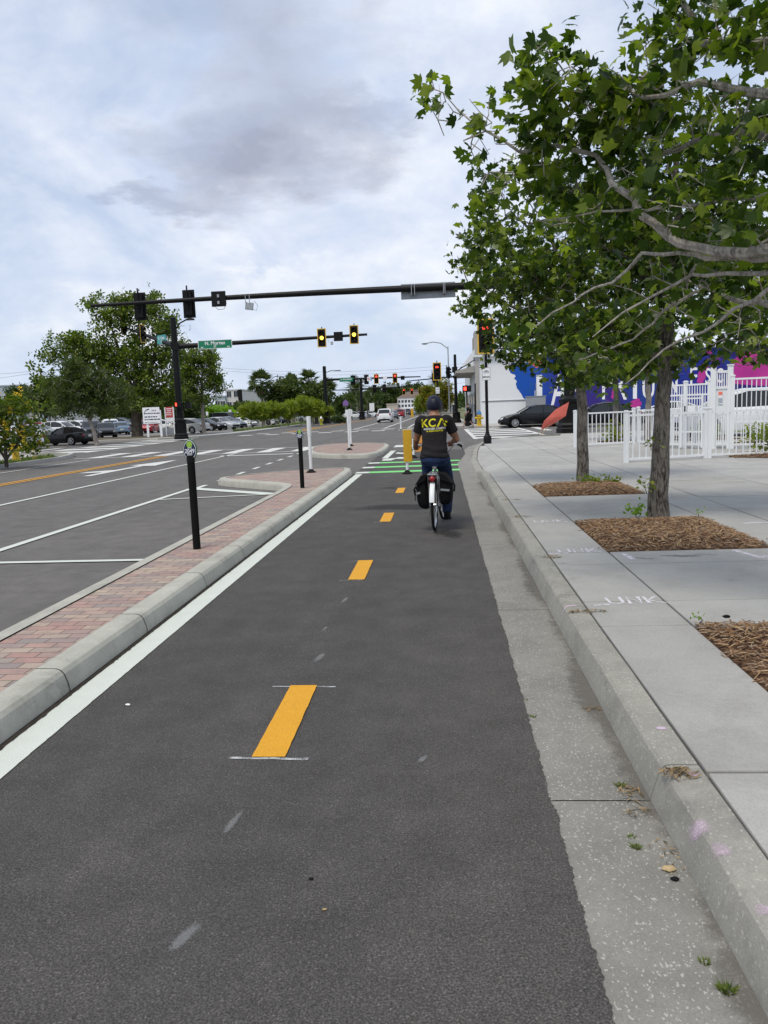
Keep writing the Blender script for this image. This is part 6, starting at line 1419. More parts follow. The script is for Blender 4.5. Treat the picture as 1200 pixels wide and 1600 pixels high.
# ------------------------------------------------------------------ signs on the left
def notice():
    Y = 61.5; a = at(222, 638, Y); b = at(251, 662, Y); cx = (a.x+b.x)/2; w = b.x-a.x; zt, zb = at(236, 636.5, Y).z, at(236, 662, Y).z; base = Vector((cx, Y, .12)); t = thing('notice_board', 'white notice board on two posts under the oak', 'sign', base, R(-3))
    zc = (zt+zb)/2-.12; h = zt-zb; mb = MB(); mb.box((0, 0, zc), (w, .05, h)); bd = mb.build('board', M['signwhite'], t, bevel=.01)
    mb = MB(); y = -.028
    pts = [(-w*.42+.62*w*(1-math.cos(k*.16))*.5, y, zc+h*.06+h*.33*math.sin(k*.16)) for k in range(0, 11)]; mb.tube(pts, [.012+.004*k for k in range(11)], 5, flat=.2)
    for k in range(3): mb.box((w*.08+k*.13, y, zc+h*.3), (.07, .008, .09))
    r0 = random.Random(4)
    for z, n in ((zc+h*.13, 9), (zc-h*.08, 9), (zc-h*.24, 10), (zc-h*.42, 12)):
        x = -w*.4
        while x < w*.38:
            l = r0.uniform(.08, .26); mb.box((x+l/2, y, z), (l, .008, .09 if n < 12 else .03)); x += l+.05
    mb.build('board_print', M['navy'], bd)
    for x in (-w*.28, w*.5): mb = MB(); mb.box((x, .07, (zt-.3)/2-.1), (.16, .09, zt-.2)); mb.build('post', M['fence'], t, smooth=False)
    Y = 62.5; a = at(259, 637, Y); b = at(270, 652, Y); base = Vector(((a.x+b.x)/2, Y, .12)); t = thing('advertising_sign', 'red and white sign on two posts beside the signal mast', 'sign', base); w = b.x-a.x+.06
    zt, zb = at(265, 636, Y).z-.12, at(265, 652, Y).z-.12; zl = at(265, 659, Y).z-.12; mb = MB(); mb.box((0, 0, (zt+zb)/2), (w, .05, zt-zb)); bd = mb.build('red_panel', M['signred'], t)
    mb = MB()
    for k in range(4): mb.box((-.02*k, -.029, zt-.14-.16*k), (w*(.8 if k != 1 else .55), .006, .06))
    mb.build('panel_print', M['signwhite'], bd); mb = MB(); mb.box((0, 0, (zb+zl)/2-.01), (w, .05, zb-zl-.04)); mb.build('white_panel', M['signwhite'], t)
    for x in (-w/2-.05, w/2+.05): mb = MB(); mb.box((x, .0, zt/2), (.09, .09, zt)); mb.build('post', M['fence'], t, smooth=False)
    mb = MB(); mb.box((0, 0, .42), (w+.8, .05, .55)); mb.build('lower_board', M['signback'], t)
notice()
def small_sign(label, x, yt, yb, Y, w, h, mat, shape='rect'):
    a = at(x, yb, Y); b = Vector((a.x, Y, .08)); zt = at(x, yt, Y).z-.08; t = thing('road_sign', label, 'road sign', b, 0); mb = MB(); mb.cyl((0, .03, 0), (0, .03, zt), .035, n=8); mb.build('post', M['steel'], t); mb = MB()
    if shape == 'pent': mb.prism([(-w/2, 0), (w/2, 0), (w/2, h*.6), (0, h), (-w/2, h*.6)], -.01, .01, T(0, 0, zt-h) @ FACE_S)
    else: mb.box((0, 0, zt-h/2), (w, .02, h))
    mb.build('panel', M[mat], t)
small_sign('purple pentagon sign on a thin post ahead on the left', 541, 624, 655, 90, .62, .72, 'purple', 'pent')
small_sign('white rectangular sign below the purple pentagon sign', 545.5, 640, 657, 88, .8, .75, 'signwhite')
small_sign('white double sign beyond the second signal mast', 581.5, 630, 648, 145, .9, 1.4, 'signwhite')
small_sign('small white sign on a post behind the black jeep', 324.5, 643, 660, 80, .24, .4, 'signwhite')
small_sign('small white sign above the black jeep', 360, 640, 655, 105, .38, .45, 'signwhite')
small_sign('thin wooden stake in front of the yellow-green verge row', 440, 650, 668, 82, .04, .05, 'wood')

# ------------------------------------------------------------------ buildings
def windows(t, rects, y, mats=('darkglass', 'signwhite'), rz=0, d=.0):
    for x0, x1, z0, z1 in rects:
        mb = MB(); f = .06*(x1-x0); 
        mb.box(((x0+x1)/2, y, z1+f/2), (x1-x0+2*f, .1, f)); mb.box(((x0+x1)/2, y, z0-f/2), (x1-x0+2*f, .1, f)); mb.box((x0-f/2, y, (z0+z1)/2), (f, .1, z1-z0)); mb.box((x1+f/2, y, (z0+z1)/2), (f, .1, z1-z0)); mb.box(((x0+x1)/2, y, (z0+z1)/2), (f*.6, .08, z1-z0))
        w = mb.build('window', M[mats[1]], t, smooth=False); mb = MB(); mb.box(((x0+x1)/2, y+.01, (z0+z1)/2), (x1-x0, .05, z1-z0)); mb.build('pane', M[mats[0]], w, smooth=False)
def mural_building():
    X0 = 2.92; b = Vector((X0, 66.4, .12)); t = thing('mural_building', 'white corner building with a blue, purple and pink painted mural', 'building', b); H = 5.55
    mb = MB(); mb.box((20, 15, H/2), (40, 30, H)); mb.build('wall', M['wallwhite'], t, smooth=False)
    mb = MB(); mb.box((20, -.05, H+.06), (40.2, .5, .14)); mb.box((.05, 15, H+.06), (.4, 29.4, .14)); mb.build('coping', M['wallwhite'], t, smooth=False)
    mb = MB(); mb.box((.12, -.06, H/2-.1), (.28, .14, H-.2)); mb.build('corner_pier', M['wallgrey'], t, smooth=False)
    mb = MB(); mb.box((2.6, -.03, 1.92), (4.4, .07, .06)); mb.box((4.86, -.03, 1.3), (.05, .06, 2.6)); mb.box((1.4, -.03, 1.55), (.05, .06, .02)); mb.build('wall_trim', M['wallwhite'], t, smooth=False); mb = MB(); mb.box((4.95, -.03, 1.6), (.05, .05, 3.2)); mb.box((2.7, -.02, 1.84), (4.3, .05, .04)); mb.build('conduit', M['signback'], t, smooth=False)
    # the mural: one thin coat of paint with a ragged splashed edge on the left
    L = lambda x, y: (at(x, y, 66.4).x-b.x, at(x, y, 66.4).z-b.z)
    edge = [(838, 641), (833, 635), (826, 629), (818, 622), (812, 612), (808, 607), (806, 601), (807, 595), (803, 591), (806, 588), (804, 585), (798, 583), (795, 578), (796, 571), (800, 567), (806, 568), (809, 570), (815, 567), (824, 567), (832, 568), (840, 565), (848, 560), (852, 552), (858, 547)]
    r0 = random.Random(2); P = []
    for (x0, y0), (x1, y1) in zip(edge, edge[1:]):
        for k in range(5):
            q = k/5; P.append(L(x0+(x1-x0)*q+r0.uniform(-.5, .5), y0+(y1-y0)*q+r0.uniform(-.4, .4)))
    P = [(P[0][0], .02)]+P+[(P[-1][0]+.1, H-.05)]; poly = P+[(39.9, H-.05), (39.9, .02)]
    mb = MB(); mb.prism(poly[::-1], .0, .008, FACE_S); mu = mb.build('mural', M['mural'], t, smooth=False, fix=True)
    # pink strokes and the white splash
    mb = MB(); s = lambda pts: mb.prism([L(*p) for p in pts], .0115, .0135, FACE_S)
    s([(816, 555), (821, 557), (845, 572), (838, 575), (826, 566)]); s([(836, 560), (846, 558), (850, 566), (843, 570)]); mb.build('pink_stroke', M['coral'], mu, smooth=False, fix=True)
    pm = plain('mural_pink', (.50, .05, .29), .7, c2=(.38, .03, .24), scale=.7); r1 = random.Random(8)
    for pk in ([(1135, 600), (1142, 575), (1146, 562), (1160, 551), (1176, 546), (1192, 548), (1204, 560), (1230, 566), (1230, 605)], [(1088, 597), (1092, 580), (1100, 566), (1108, 570), (1102, 590), (1096, 600)], [(1103, 545), (1110, 541), (1113, 552), (1104, 556)], [(955, 622), (957, 606), (964, 605), (962, 624)], [(982, 640), (985, 627), (997, 622), (1003, 630), (996, 645), (984, 650)], [(940, 565), (948, 560), (962, 570), (960, 578), (945, 576)]):
        q = []
        for (x0, y0), (x1, y1) in zip(pk, pk[1:]+pk[:1]):
            for k in range(6): q.append(L(x0+(x1-x0)*k/6+r1.uniform(-.8, .8), y0+(y1-y0)*k/6+r1.uniform(-.8, .8)))
        mb = MB(); mb.prism(q, .0115, .0135, FACE_S); mb.build('pink_patch', pm, mu, smooth=False, fix=True)
    for ch, x, yb, yt, sx in [('I', 843, 636, 589, 1.15), ('A', 874, 635, 588, .56), ('M', 899, 632, 587, .5), ('P', 948, 626, 585, .62), ('R', 968, 627, 583, .56), ('I', 992, 625, 588, 1.0), ('U', 1013, 624, 590, .62), ('I', 1032, 622, 583, 1.0), ('N', 1048, 616, 579, .6), ('F', 1083, 604, 576, .7), ('S', 1106, 601, 577, .6), ('C', 1124, 599, 577, .55)]:
        zb = at(x, yb, 66.4).z-b.z; zt = at(x, yt, 66.4).z-b.z; X = at(x, yb, 66.4).x-b.x; h = zt-zb
        text_part(ch, h/.69, M['signwhite'], mu, T(X, -.0165, (zb+zt)/2) @ FACE_S, 'lettering', .002, h*.012, sx)
    mb = MB()
    for k in range(12): mb.box((4+3*k, -.012-.0, 0.04), (.5, .02, .04))
    # weathered tower on the street side
    mb = MB(); mb.prism([(.05, 3.4), (.35, 3.1), (1.9, 3.1), (1.9, 6.2), (.05, 6.2)], H-.6, 7.55, None); mb.prism([(.12, 3.45), (.42, 3.17), (1.83, 3.17), (1.83, 6.13), (.12, 6.13)], 7.55, 8.0)
    for k in range(6): mb.box((.5+k*.24, 3.08, 6.3), (.05, .06, 2.4)); mb.box((.03, 3.7+k*.42, 6.3), (.06, .06, 2.4))
    mb.build('tower', M['wallgrey'], t, smooth=False)
    # sloped canopy roof and awning towards the main road
    mb = MB(); mb.prism([(-.02, 4.9), (-1.65, 4.52), (-1.65, 4.35), (-.02, 4.35)], -14, -1.0, Matrix(((1,0,0,0),(0,0,-1,0),(0,1,0,0),(0,0,0,1)))); mb.build('awning', M['wallgrey'], t, smooth=False, fix=True)
    mb = MB(); mb.add([(-.02, 1.2, 6.3), (-.02, 3.0, 6.2), (-1.1, 3.0, 4.95), (-.02, 1.2, 4.9)], [(0, 1, 2), (0, 2, 3), (0, 3, 1), (1, 3, 2)]); mb.build('gable', M['wallwhite'], t, smooth=False, fix=True)
    mb = MB(); mb.tube([(-1.6, 6, 4.5), (-.02, 6, 6.0)], .05, 6); mb.tube([(-1.6, 1.2, 4.5), (-.02, 1.2, 5.4)], .04, 6); mb.build('awning_stay', M['black'], t)
    for k in range(4):
        mb = MB(); mb.box((-.03, 3.2+5.5*k, 1.6), (.06, 2.6, 2.2)); w = mb.build('shop_window', M['signback'], t, smooth=False); mb = MB(); mb.box((-.065, 3.2+5.5*k, 1.6), (.03, 2.3, 1.9)); mb.build('pane', M['darkglass'], w, smooth=False)
    mb = MB(); mb.box((-.04, .9, 1.7), (.08, .9, 3.4)); mb.build('door', M['blackmat'], t, smooth=False)
mural_building()
def block(name, label, px0, px1, ytop, Y, depth, mat, wins, roof=None, group=None):
    a, b = at(px0, ytop, Y), at(px1, ytop, Y); h = (a.z+b.z)/2; w = b.x-a.x; t = thing(name, label, 'building', ((a.x+b.x)/2, Y, 0), 0, group)
    mb = MB(); mb.box((0, depth/2, h/2), (w, depth, h)); mb.build('wall', M[mat], t, smooth=False)
    mb = MB(); mb.box((0, depth/2, h+.12), (w+.3, depth+.3, .3)); mb.build('roof', M[roof or mat], t, smooth=False)
    nx, nz, ww, wh, z0, dz = wins; rects = []
    for i in range(nx):
        for k in range(nz):
            x = -w/2+w*(i+.5)/nx; rects.append((x-ww/2, x+ww/2, z0+dz*k, z0+dz*k+wh))
    windows(t, rects, -.03); return t, w, h
t, w, h = block('far_building', 'long white two-storey building closing the road ahead', 621, 652, 622, 250, 30, 'wallwhite', (6, 2, .7, .8, 2.2, 1.4), 'roof')
mb = MB(); mb.prism([(-w/2-.5, h+.1), (w/2+6, h+.1), (w/2+6, h+2.4), (w/2-2, h+2.6), (-w/2+3, h+2.0)], -12, -2, FACE_S); mb.build('upper_roof', M['roof'], t, smooth=False, fix=True)
mb = MB(); mb.box((.5, -1.5, 1.6), (w*.8, 3, .25)); mb.build('canopy', M['wallwhite'], t, smooth=False)
block('far_building', 'low tan building left of the long white one', 604, 621, 632, 244, 20, 'tan', (3, 1, .7, .6, .9, 2))
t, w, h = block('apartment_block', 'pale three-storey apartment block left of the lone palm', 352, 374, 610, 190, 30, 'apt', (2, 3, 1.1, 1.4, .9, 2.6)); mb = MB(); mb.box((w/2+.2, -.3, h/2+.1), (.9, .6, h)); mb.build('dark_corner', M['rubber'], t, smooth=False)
t, w, h = block('apartment_block', 'lower blue-grey wing of the pale apartment block', 336, 351.5, 620, 189, 28, 'aptblue', (2, 2, 1.2, 1.4, 1.0, 2.8))
t, w, h = block('apartment_block', 'pale modern block behind the round tree, far left', 36, 75, 603, 180, 30, 'apt', (4, 3, 1.4, 1.5, 1.2, 2.8)); mb = MB(); mb.box((w*.32, -.7, h*.42), (1.8, 1.4, h*.6)); mb.build('balcony_stack', M['aptblue'], t, smooth=False)
block('apartment_block', 'grey-blue modern block at the left edge behind the shrub', -40, 30, 604, 178, 30, 'aptblue', (5, 3, 1.5, 1.5, 1.2, 2.8))
block('shop_row', 'pale shopfronts beyond the awning on the right pavement', 692, 709, 618, 120, 30, 'tan', (3, 1, .8, 1.2, .8, 2))
mb = MB(); mb.box((0, 0, .5), (.9, .9, 1.0)); mb.box((0, 0, 1.02), (1.0, 1.0, .06)); p = at(697, 645, 78); tt = solo(mb, 'planter', M['plainwalk'], 'pale square planter on the right pavement ahead', 'planter', loc=(p.x, 78, .1), smooth=False)
# ------------------------------------------------------------------ cars
STY = {
 'sedan': dict(W=1.82, prof=[(-2.40, .50), (-2.36, .82), (-2.22, .97), (-1.7, 1.02), (-1.2, .97), (0, .95), (1.0, .96), (1.75, .84), (2.15, .72), (2.33, .58), (2.38, .42)], cab=[(1.12, .95), (.35, 1.36), (-.1, 1.45), (-.7, 1.44), (-1.15, 1.34), (-1.85, 1.03)], fx=1.43, rx=-1.38, wr=.33, zb=.2),
 'suv': dict(W=1.88, prof=[(-2.28, .55), (-2.27, .95), (-2.2, 1.1), (-1.2, 1.1), (0, 1.07), (1.05, 1.06), (1.8, .97), (2.15, .84), (2.27, .65), (2.3, .45)], cab=[(1.2, 1.05), (.45, 1.53), (-.1, 1.67), (-1.1, 1.68), (-1.75, 1.58), (-2.2, 1.12)], fx=1.36, rx=-1.32, wr=.36, zb=.25),
 'jeep': dict(W=1.84, prof=[(-2.12, .6), (-2.11, 1.0), (-2.08, 1.14), (-1.0, 1.14), (.75, 1.13), (1.6, 1.09), (2.05, 1.03), (2.1, .85), (2.12, .55)], cab=[(.82, 1.12), (.5, 1.74), (0, 1.8), (-1.4, 1.81), (-1.98, 1.77), (-2.08, 1.14)], fx=1.42, rx=-1.36, wr=.4, zb=.33),
 'coupe': dict(W=1.85, prof=[(-2.35, .5), (-2.32, .85), (-2.2, 1.0), (-1.5, 1.02), (-.8, .98), (0, .94), (1.0, .94), (1.8, .84), (2.2, .72), (2.36, .56), (2.4, .4)], cab=[(.95, .93), (.15, 1.32), (-.25, 1.39), (-.75, 1.36), (-1.15, 1.26), (-1.8, 1.02)], fx=1.42, rx=-1.35, wr=.35, zb=.2),
 'roadster': dict(W=1.7, prof=[(-2.0, .45), (-1.97, .72), (-1.85, .83), (-1.3, .86), (-.6, .81), (.4, .8), (1.0, .77), (1.6, .67), (1.9, .52), (1.97, .36)], cab=[(.5, .8), (-.02, 1.15), (-.3, 1.22), (-.65, 1.2), (-.95, 1.1), (-1.3, .85)], fx=1.2, rx=-1.08, wr=.3, zb=.16),
}
CARMAT = {}
def carpaint(key):
    if key not in CARMAT:
        c = dict(black=(.0035, .004, .006), white=(.74, .76, .78), silver=(.46, .48, .5), grey=(.09, .09, .1), brown=(.06, .055, .05), red=(.36, .02, .03), blue=(.16, .24, .34), navy=(.02, .035, .07), slate=(.16, .19, .22), pearl=(.66, .66, .63))[key]
        CARMAT[key] = plain('car_paint_'+key, c, .28, .35 if key in ('silver', 'grey', 'slate') else 0, c2=tuple(x*.92 for x in c), scale=.6, coat=.22, spec=.25)
    return CARMAT[key]
def lerp_prof(P, x):
    if x <= P[0][0]: return P[0][1]
    for (a, za), (b, zb) in zip(P, P[1:]):
        if a <= x <= b: return za+(zb-za)*(x-a)/(b-a)
    return P[-1][1]
def car(label, color, sty, loc, rz, group=None, detail=2, s=1.0, topmat=None, name='parked_car', cat='car', spare=False):
    S = STY[sty]; W = S['W']/2; pm = carpaint(color); t = thing(name, label, cat, loc, rz, group); t.scale = (s, s, s); P = S['prof']; x0, x1 = P[0][0], P[-1][0]; zb0, wr = S['zb'], S['wr']; ar = wr+.055
    xs = set([x0, x0+.03, x0+.1, x1-.1, x1-.03, x1]+[p[0] for p in P]+[x0+(x1-x0)*i/26 for i in range(27)])
    for ax in (S['fx'], S['rx']):
        for k in range(-8, 9): xs.add(ax+ar*math.sin(k*math.pi/16)*.9999)
        xs.add(ax-ar-.004); xs.add(ax+ar+.004)
    xs = sorted(xs); rings = []
    for x in xs:
        zt = lerp_prof(P, x); e = min(x-x0, x1-x); tap = 1-.22*max(0, 1-e/.42)**2.2; w = W*tap; zb = zb0+.10*max(0, 1-e/.3)
        for ax in (S['fx'], S['rx']):
            if abs(x-ax) < ar: zb = max(zb, wr*.98+math.sqrt(ar*ar-(x-ax)**2))
        zt = max(zt, zb+.05); d = zt-zb; h = []
        for fy, fz in ((.955, 0), (.985, .2), (1, .45), (.995, .66), (.97, .86), (.93, .96)): h.append((w*fy, zb+d*fz))
        for fy, fz in ((.84, .0), (.5, .022), (.0, .03)): h.append((w*fy, zt+fz))
        rings.append([(x, -y, z) for y, z in h]+[(x, y, z) for y, z in h[-2::-1]])
    mb = MB(); mb.loft(rings, closed=False, caps=True); bd = mb.build('body', pm, t, ang=42, fix=True)
    mb = MB(); mb.box(((x0+x1)/2, 0, zb0+.17), (x1-x0-.25, W*1.62, .3)); mb.box(((S['fx']+S['rx'])/2, 0, zb0+.32), (S['fx']-S['rx']+ar*2, W*1.5, .5 if sty != 'roadster' else .35)); mb.build('underbody', M['blackmat'], t, smooth=False)
    # cabin
    C = S['cab']; xs2 = sorted(set([C[0][0]+(C[-1][0]-C[0][0])*i/18 for i in range(19)]+[c[0] for c in C])); Cr = [c for c in reversed(C)]
    def zr(x): return lerp_prof(Cr, x)
    H = max(c[1] for c in C); rings = []; top = []
    for x in xs2:
        z1 = zr(x); zbt = lerp_prof(P, x)-.02; f = max(0, min(1, (z1-zbt)/(H-zbt))); wb = W*.9; wt = W*(.9-.20*f if sty != 'jeep' else .9-.07*f)
        tp = 1-.12*max(0, 1-min(x-C[-1][0], C[0][0]-x)/.5)
        q = [(wb*tp, zbt), ((wb*.35+wt*.65)*tp, zbt+(z1-zbt)*.6), (wt*tp, z1-.04*f), (wt*.86*tp, z1), (wt*.45*tp, z1+.015), (0, z1+.02)]
        rings.append([(x, -y, z) for y, z in q]+[(x, y, z) for y, z in q[-2::-1]])
        if C[-2][0]-.02 <= x <= C[1][0]+.02:
            q = [(wt*1.012*tp+.006, z1-.055), (wt*1.0*tp+.006, z1-.01), (wt*.86*tp, z1+.012), (wt*.45*tp, z1+.028), (0, z1+.033)]
            top.append([(x, -y, z) for y, z in q]+[(x, y, z) for y, z in q[-2::-1]])
    mb = MB(); mb.loft(rings, closed=False); mb.build('windows', M['carglass'] if sty != 'roadster' else [M['carglass']], t, ang=30, fix=True)
    rm = M[topmat] if topmat else pm
    mb = MB(); mb.loft(top, closed=False)
    def side(x, f):
        z1 = zr(x); zbt = lerp_prof(P, x)-.02; ff = max(0, min(1, (z1-zbt)/(H-zbt))); wb = W*.9; wt = W*(.9-.20*ff if sty != 'jeep' else .9-.07*ff); tp = 1-.12*max(0, 1-min(x-C[-1][0], C[0][0]-x)/.5)
        return (wb+(wt-wb)*f)*tp+.008, zbt+(z1-.03-zbt)*f
    for s_ in (-1, 1):
        for xa, xb in ((C[0][0]-.03, C[1][0]), (C[-1][0]+.03, C[-2][0])):
            pts = []
            for k in range(7):
                x = xa+(xb-xa)*k/6; y, z = side(x, 1.0); pts.append((x, s_*y, z+.02))
            mb.tube(pts, [.045]*7, 6)
        bx = (C[1][0]+C[-2][0])/2-.05; mb.tube([(bx, s_*side(bx, 0)[0], side(bx, 0)[1]), (bx, s_*side(bx, .55)[0]*1.005, side(bx, .55)[1]), (bx, s_*side(bx, 1)[0], side(bx, 1)[1])], .035, 6)
        if sty in ('suv', 'jeep'): bx = C[-2][0]+.25; mb.tube([(bx, s_*side(bx, 0)[0], side(bx, 0)[1]), (bx, s_*side(bx, 1)[0], side(bx, 1)[1])], .05, 6)
    if topmat: 
        q = [c for c in rings if c[0][0] < bx+.05]; mb.loft([[(p[0]-.012*0, p[1]*1.02, p[2]+.012) for p in r] for r in q], closed=False)
    mb.build('roof', rm, t, fix=True)
    # wheels
    for ax in (S['fx'], S['rx']):
        for s_ in (-1, 1):
            y = s_*(W-.115); mb = MB(); mb.lathe([(wr*.66, -.1), (wr*.92, -.105), (wr, -.07), (wr, .07), (wr*.92, .105), (wr*.66, .1)], 24, T(ax, y, wr) @ Matrix.Rotation(R(90), 4, 'X'), caps=False); wh = mb.build('wheel', M['rubber'], t)
            mb = MB(); Mx = T(ax, y+s_*.075, wr) @ Matrix.Rotation(R(90), 4, 'X')
            mb.torus((ax, y+s_*.085, wr), wr*.65, .025, 'Y', 24, 6)
            for k in range(5 if sty != 'sedan' else 10):
                a = k*2*math.pi/(5 if sty != 'sedan' else 10); c, n_ = math.cos(a), math.sin(a); mb.tube([(ax+c*.03, y+s_*.1, wr+n_*.03), (ax+c*wr*.64, y+s_*.085, wr+n_*wr*.64)], [.03, .038 if sty != 'sedan' else .026], 4)
            mb.cyl((ax, y+s_*.06, wr), (ax, y+s_*.11, wr), .05, n=8); mb.cyl((ax, y+s_*.02, wr), (ax, y+s_*.045, wr), wr*.64, n=20, mi=1); mb.build('rim', [M['rim'], M['blackmat']], wh)
    # lamps, plates, seams, mirrors
    zf = lerp_prof(P, x1-.18); zr_ = lerp_prof(P, x0+.1)
    for s_ in (-1, 1):
        mb = MB(); mb.ell((x1-.17, s_*W*.66, zf-.07), (.17, .2, .075), 10, 7, Matrix.Rotation(s_*-.42, 3, 'Z') @ Matrix.Rotation(.25, 3, 'Y')); mb.build('headlight', M['headlamp'], t)
        mb = MB(); mb.ell((x0+.1, s_*W*.72, zr_-.14), (.1, .2, .08 if sty not in ('suv', 'jeep') else .14), 10, 7, Matrix.Rotation(s_*.4, 3, 'Z')); mb.build('tail_light', M['tail'], t)
        xm = C[0][0]-.28; mb = MB(); mb.ell((xm, s_*(W*.9+.12), lerp_prof(P, xm)+.1), (.07, .11, .075), 8, 6); mb.build('wing_mirror', pm, t)
        if detail > 1:
            xd = (S['fx']-ar-.06, (C[1][0]+C[-2][0])/2-.02, S['rx']+ar*.55)
            for x in xd: mb = MB(); mb.tube([(x, s_*W*.992, zb0+.12), (x, s_*(W*1.001), zb0+.35), (x, s_*W*.985, lerp_prof(P, x)-.1)], .006, 4); mb.build('door_seam', M['blackmat'], t)
            for x in (xd[1]+.14, xd[2]+.12): mb = MB(); mb.box((x, s_*W*.99, lerp_prof(P, x)-.15), (.16, .04, .03)); mb.build('door_handle', M['chrome'] if color != 'black' else pm, t)
    mb = MB(); mb.box((x0-.012, 0, .62), (.02, .36, .16)); mb.build('number_plate', M['plate'], t)
    mb = MB(); mb.box((x1-.02, 0, zb0+.24), (.06, W*1.2, .16)); mb.box((x0+.015, 0, zb0+.16), (.06, W*1.4, .12)); mb.build('bumper_grille', M['blackmat'], t)
    if spare: mb = MB(); mb.lathe([(.1, -.1), (.36, -.1), (.38, 0), (.36, .1), (.05, .12)], 20, T(x0-.12, 0, 1.0) @ Matrix.Rotation(R(-90), 4, 'Y')); mb.build('spare_wheel', M['rubber'], t)
    return t
def cars():
    gL = 'cars in the car park at the left'
    def put(x, yb, Y, lab, colr, sty, rz, s=1.0, g=gL, name='parked_car', zz=.04, **k):
        p = at(x, yb, Y); k['detail'] = 2 if Y < 75 else 1; return car(lab, colr, sty, (p.x, Y, zz), R(rz), g, s=s, name=name, **k)
    # crossing on the right
    car('black saloon car crossing from the side street in front of the mural', 'black', 'sedan', (6.55, 56.2, 0), R(183), 'cars in the side street on the right', s=1.06, name='car')
    car('black saloon behind the far sycamore and the black mast base', 'black', 'sedan', (10.5, 53.0, 0), R(181), 'cars in the side street on the right', s=1.06, name='car')
    car('white car between the slim trees in front of the mural', 'white', 'coupe', (15.7, 56.5, 0), R(180), 'cars in the side street on the right', s=1.04, name='car')
    car('white sport utility behind the tall white fence', 'white', 'suv', (11.2, 30.5, .12), R(180), 'cars behind the white fence', s=1.05, name='car')
    car('white sport utility behind the fence at the right edge', 'white', 'suv', (13.8, 27.6, .12), R(178), 'cars behind the white fence', s=1.05, name='car')
    # driving ahead
    p = at(602, 657, 100); car('white sport utility driving away on the road ahead', 'white', 'suv', (p.x, 100, 0), R(91), 'cars on the road ahead', s=1.02, name='car')
    p = at(624.5, 650, 150); car('red car farther up the road, right of the white one', 'red', 'suv', (p.x, 150, 0), R(91), 'cars on the road ahead', name='car', s=.98)
    for x, Y, c, sty, lab in ((613.5, 135, 'slate', 'sedan', 'grey-blue car between the white and the red car ahead'), (636, 200, 'grey', 'suv', 'dark grey car beyond the red one'), (643, 215, 'silver', 'sedan', 'silver car in front of the white building'), (650, 190, 'blue', 'sedan', 'pale blue car right of the distant yellow panel')):
        p = at(x, 645, Y); car(lab, c, sty, (p.x, Y, 0), R(95), 'cars on the road ahead', 1, name='car')
    for x, Y, lab in ((566, 175, 'white car parked left beyond the second signal mast'), (578, 182, 'second white car parked beyond the second signal mast'), (552, 170, 'white car parked by the short palm beside the purple sign')):
        p = at(x, 645, Y); car(lab, 'white', 'sedan', (p.x, Y, 0), R(15), 'cars parked beyond the second mast', 1)
    # left car park, nearest first
    put(101, 699, 53, 'black two-seat roadster with a soft top by the small leaning tree', 'black', 'roadster', 172, 1.02, topmat='blackmat', zz=.0)
    put(97, 683, 82, 'white sport utility behind the black roadster', 'white', 'suv', -12, 1.0)
    put(126, 681, 88, 'white car half hidden behind the dark grey sport utility', 'white', 'suv', -14)
    put(145, 687, 70, 'dark grey sport utility behind the leaning trunk, tail towards the roadster', 'grey', 'suv', -64, .98)
    put(166, 686, 69, 'dark brown saloon right of the leaning trunk', 'brown', 'sedan', -62, .95)
    put(174, 678, 86, 'white sport utility behind the dark brown saloon', 'white', 'suv', -62)
    put(188, 680, 80, 'blue-grey saloon with red tail light, left of the oak trunk', 'blue', 'sedan', 118, .95)
    put(192, 673, 98, 'slate grey van-like car beside the oak trunk', 'slate', 'suv', -5, 1.1)
    put(233, 677, 84, 'red car seen under the white notice board', 'red', 'suv', -84, .9)
    put(254, 678, 86, 'white car seen between the two posts of the notice board', 'white', 'sedan', 8)
    put(290, 679, 74, 'white saloon right of the signal mast with its red tail light towards the road', 'pearl', 'sedan', 163, 1.0)
    put(322, 677, 84, 'black saloon nose between the white and the silver saloon', 'black', 'sedan', -20, .95)
    put(343, 674, 87, 'silver saloon with its nose towards the road', 'silver', 'sedan', -22)
    put(357, 672, 95, 'dark silver saloon behind the silver one', 'slate', 'sedan', -24)
    put(356, 670, 104, 'black boxy off-roader in the middle of the row', 'black', 'jeep', -22, 1.12)
    put(380, 668, 110, 'white boxy off-roader right of the black one', 'white', 'jeep', -26, 1.1)
    put(378, 671, 101, 'white low car nose in front of the black off-roader', 'white', 'coupe', -26, .9)
    put(410, 666, 112, 'white coupe at the right end of the row', 'white', 'coupe', -14, 1.0)
    put(426, 664, 122, 'dark blue car behind the white coupe', 'navy', 'suv', -16)
    put(462, 662, 128, 'silver car hidden behind the yellow-green verge row', 'silver', 'sedan', -14)
    put(310, 670, 108, 'silver car far back behind the white saloon', 'silver', 'sedan', -16)
    # behind the flowering shrub
    put(12, 704, 47, 'white car mostly hidden behind the flowering shrub', 'white', 'sedan', 160, zz=.02)
    put(48, 690, 70, 'silver car between the flowering shrub and the white sport utility', 'silver', 'sedan', 170)
    put(66, 678, 92, 'dark red car just left of the white sport utility', 'red', 'suv', 5, .95)
cars()

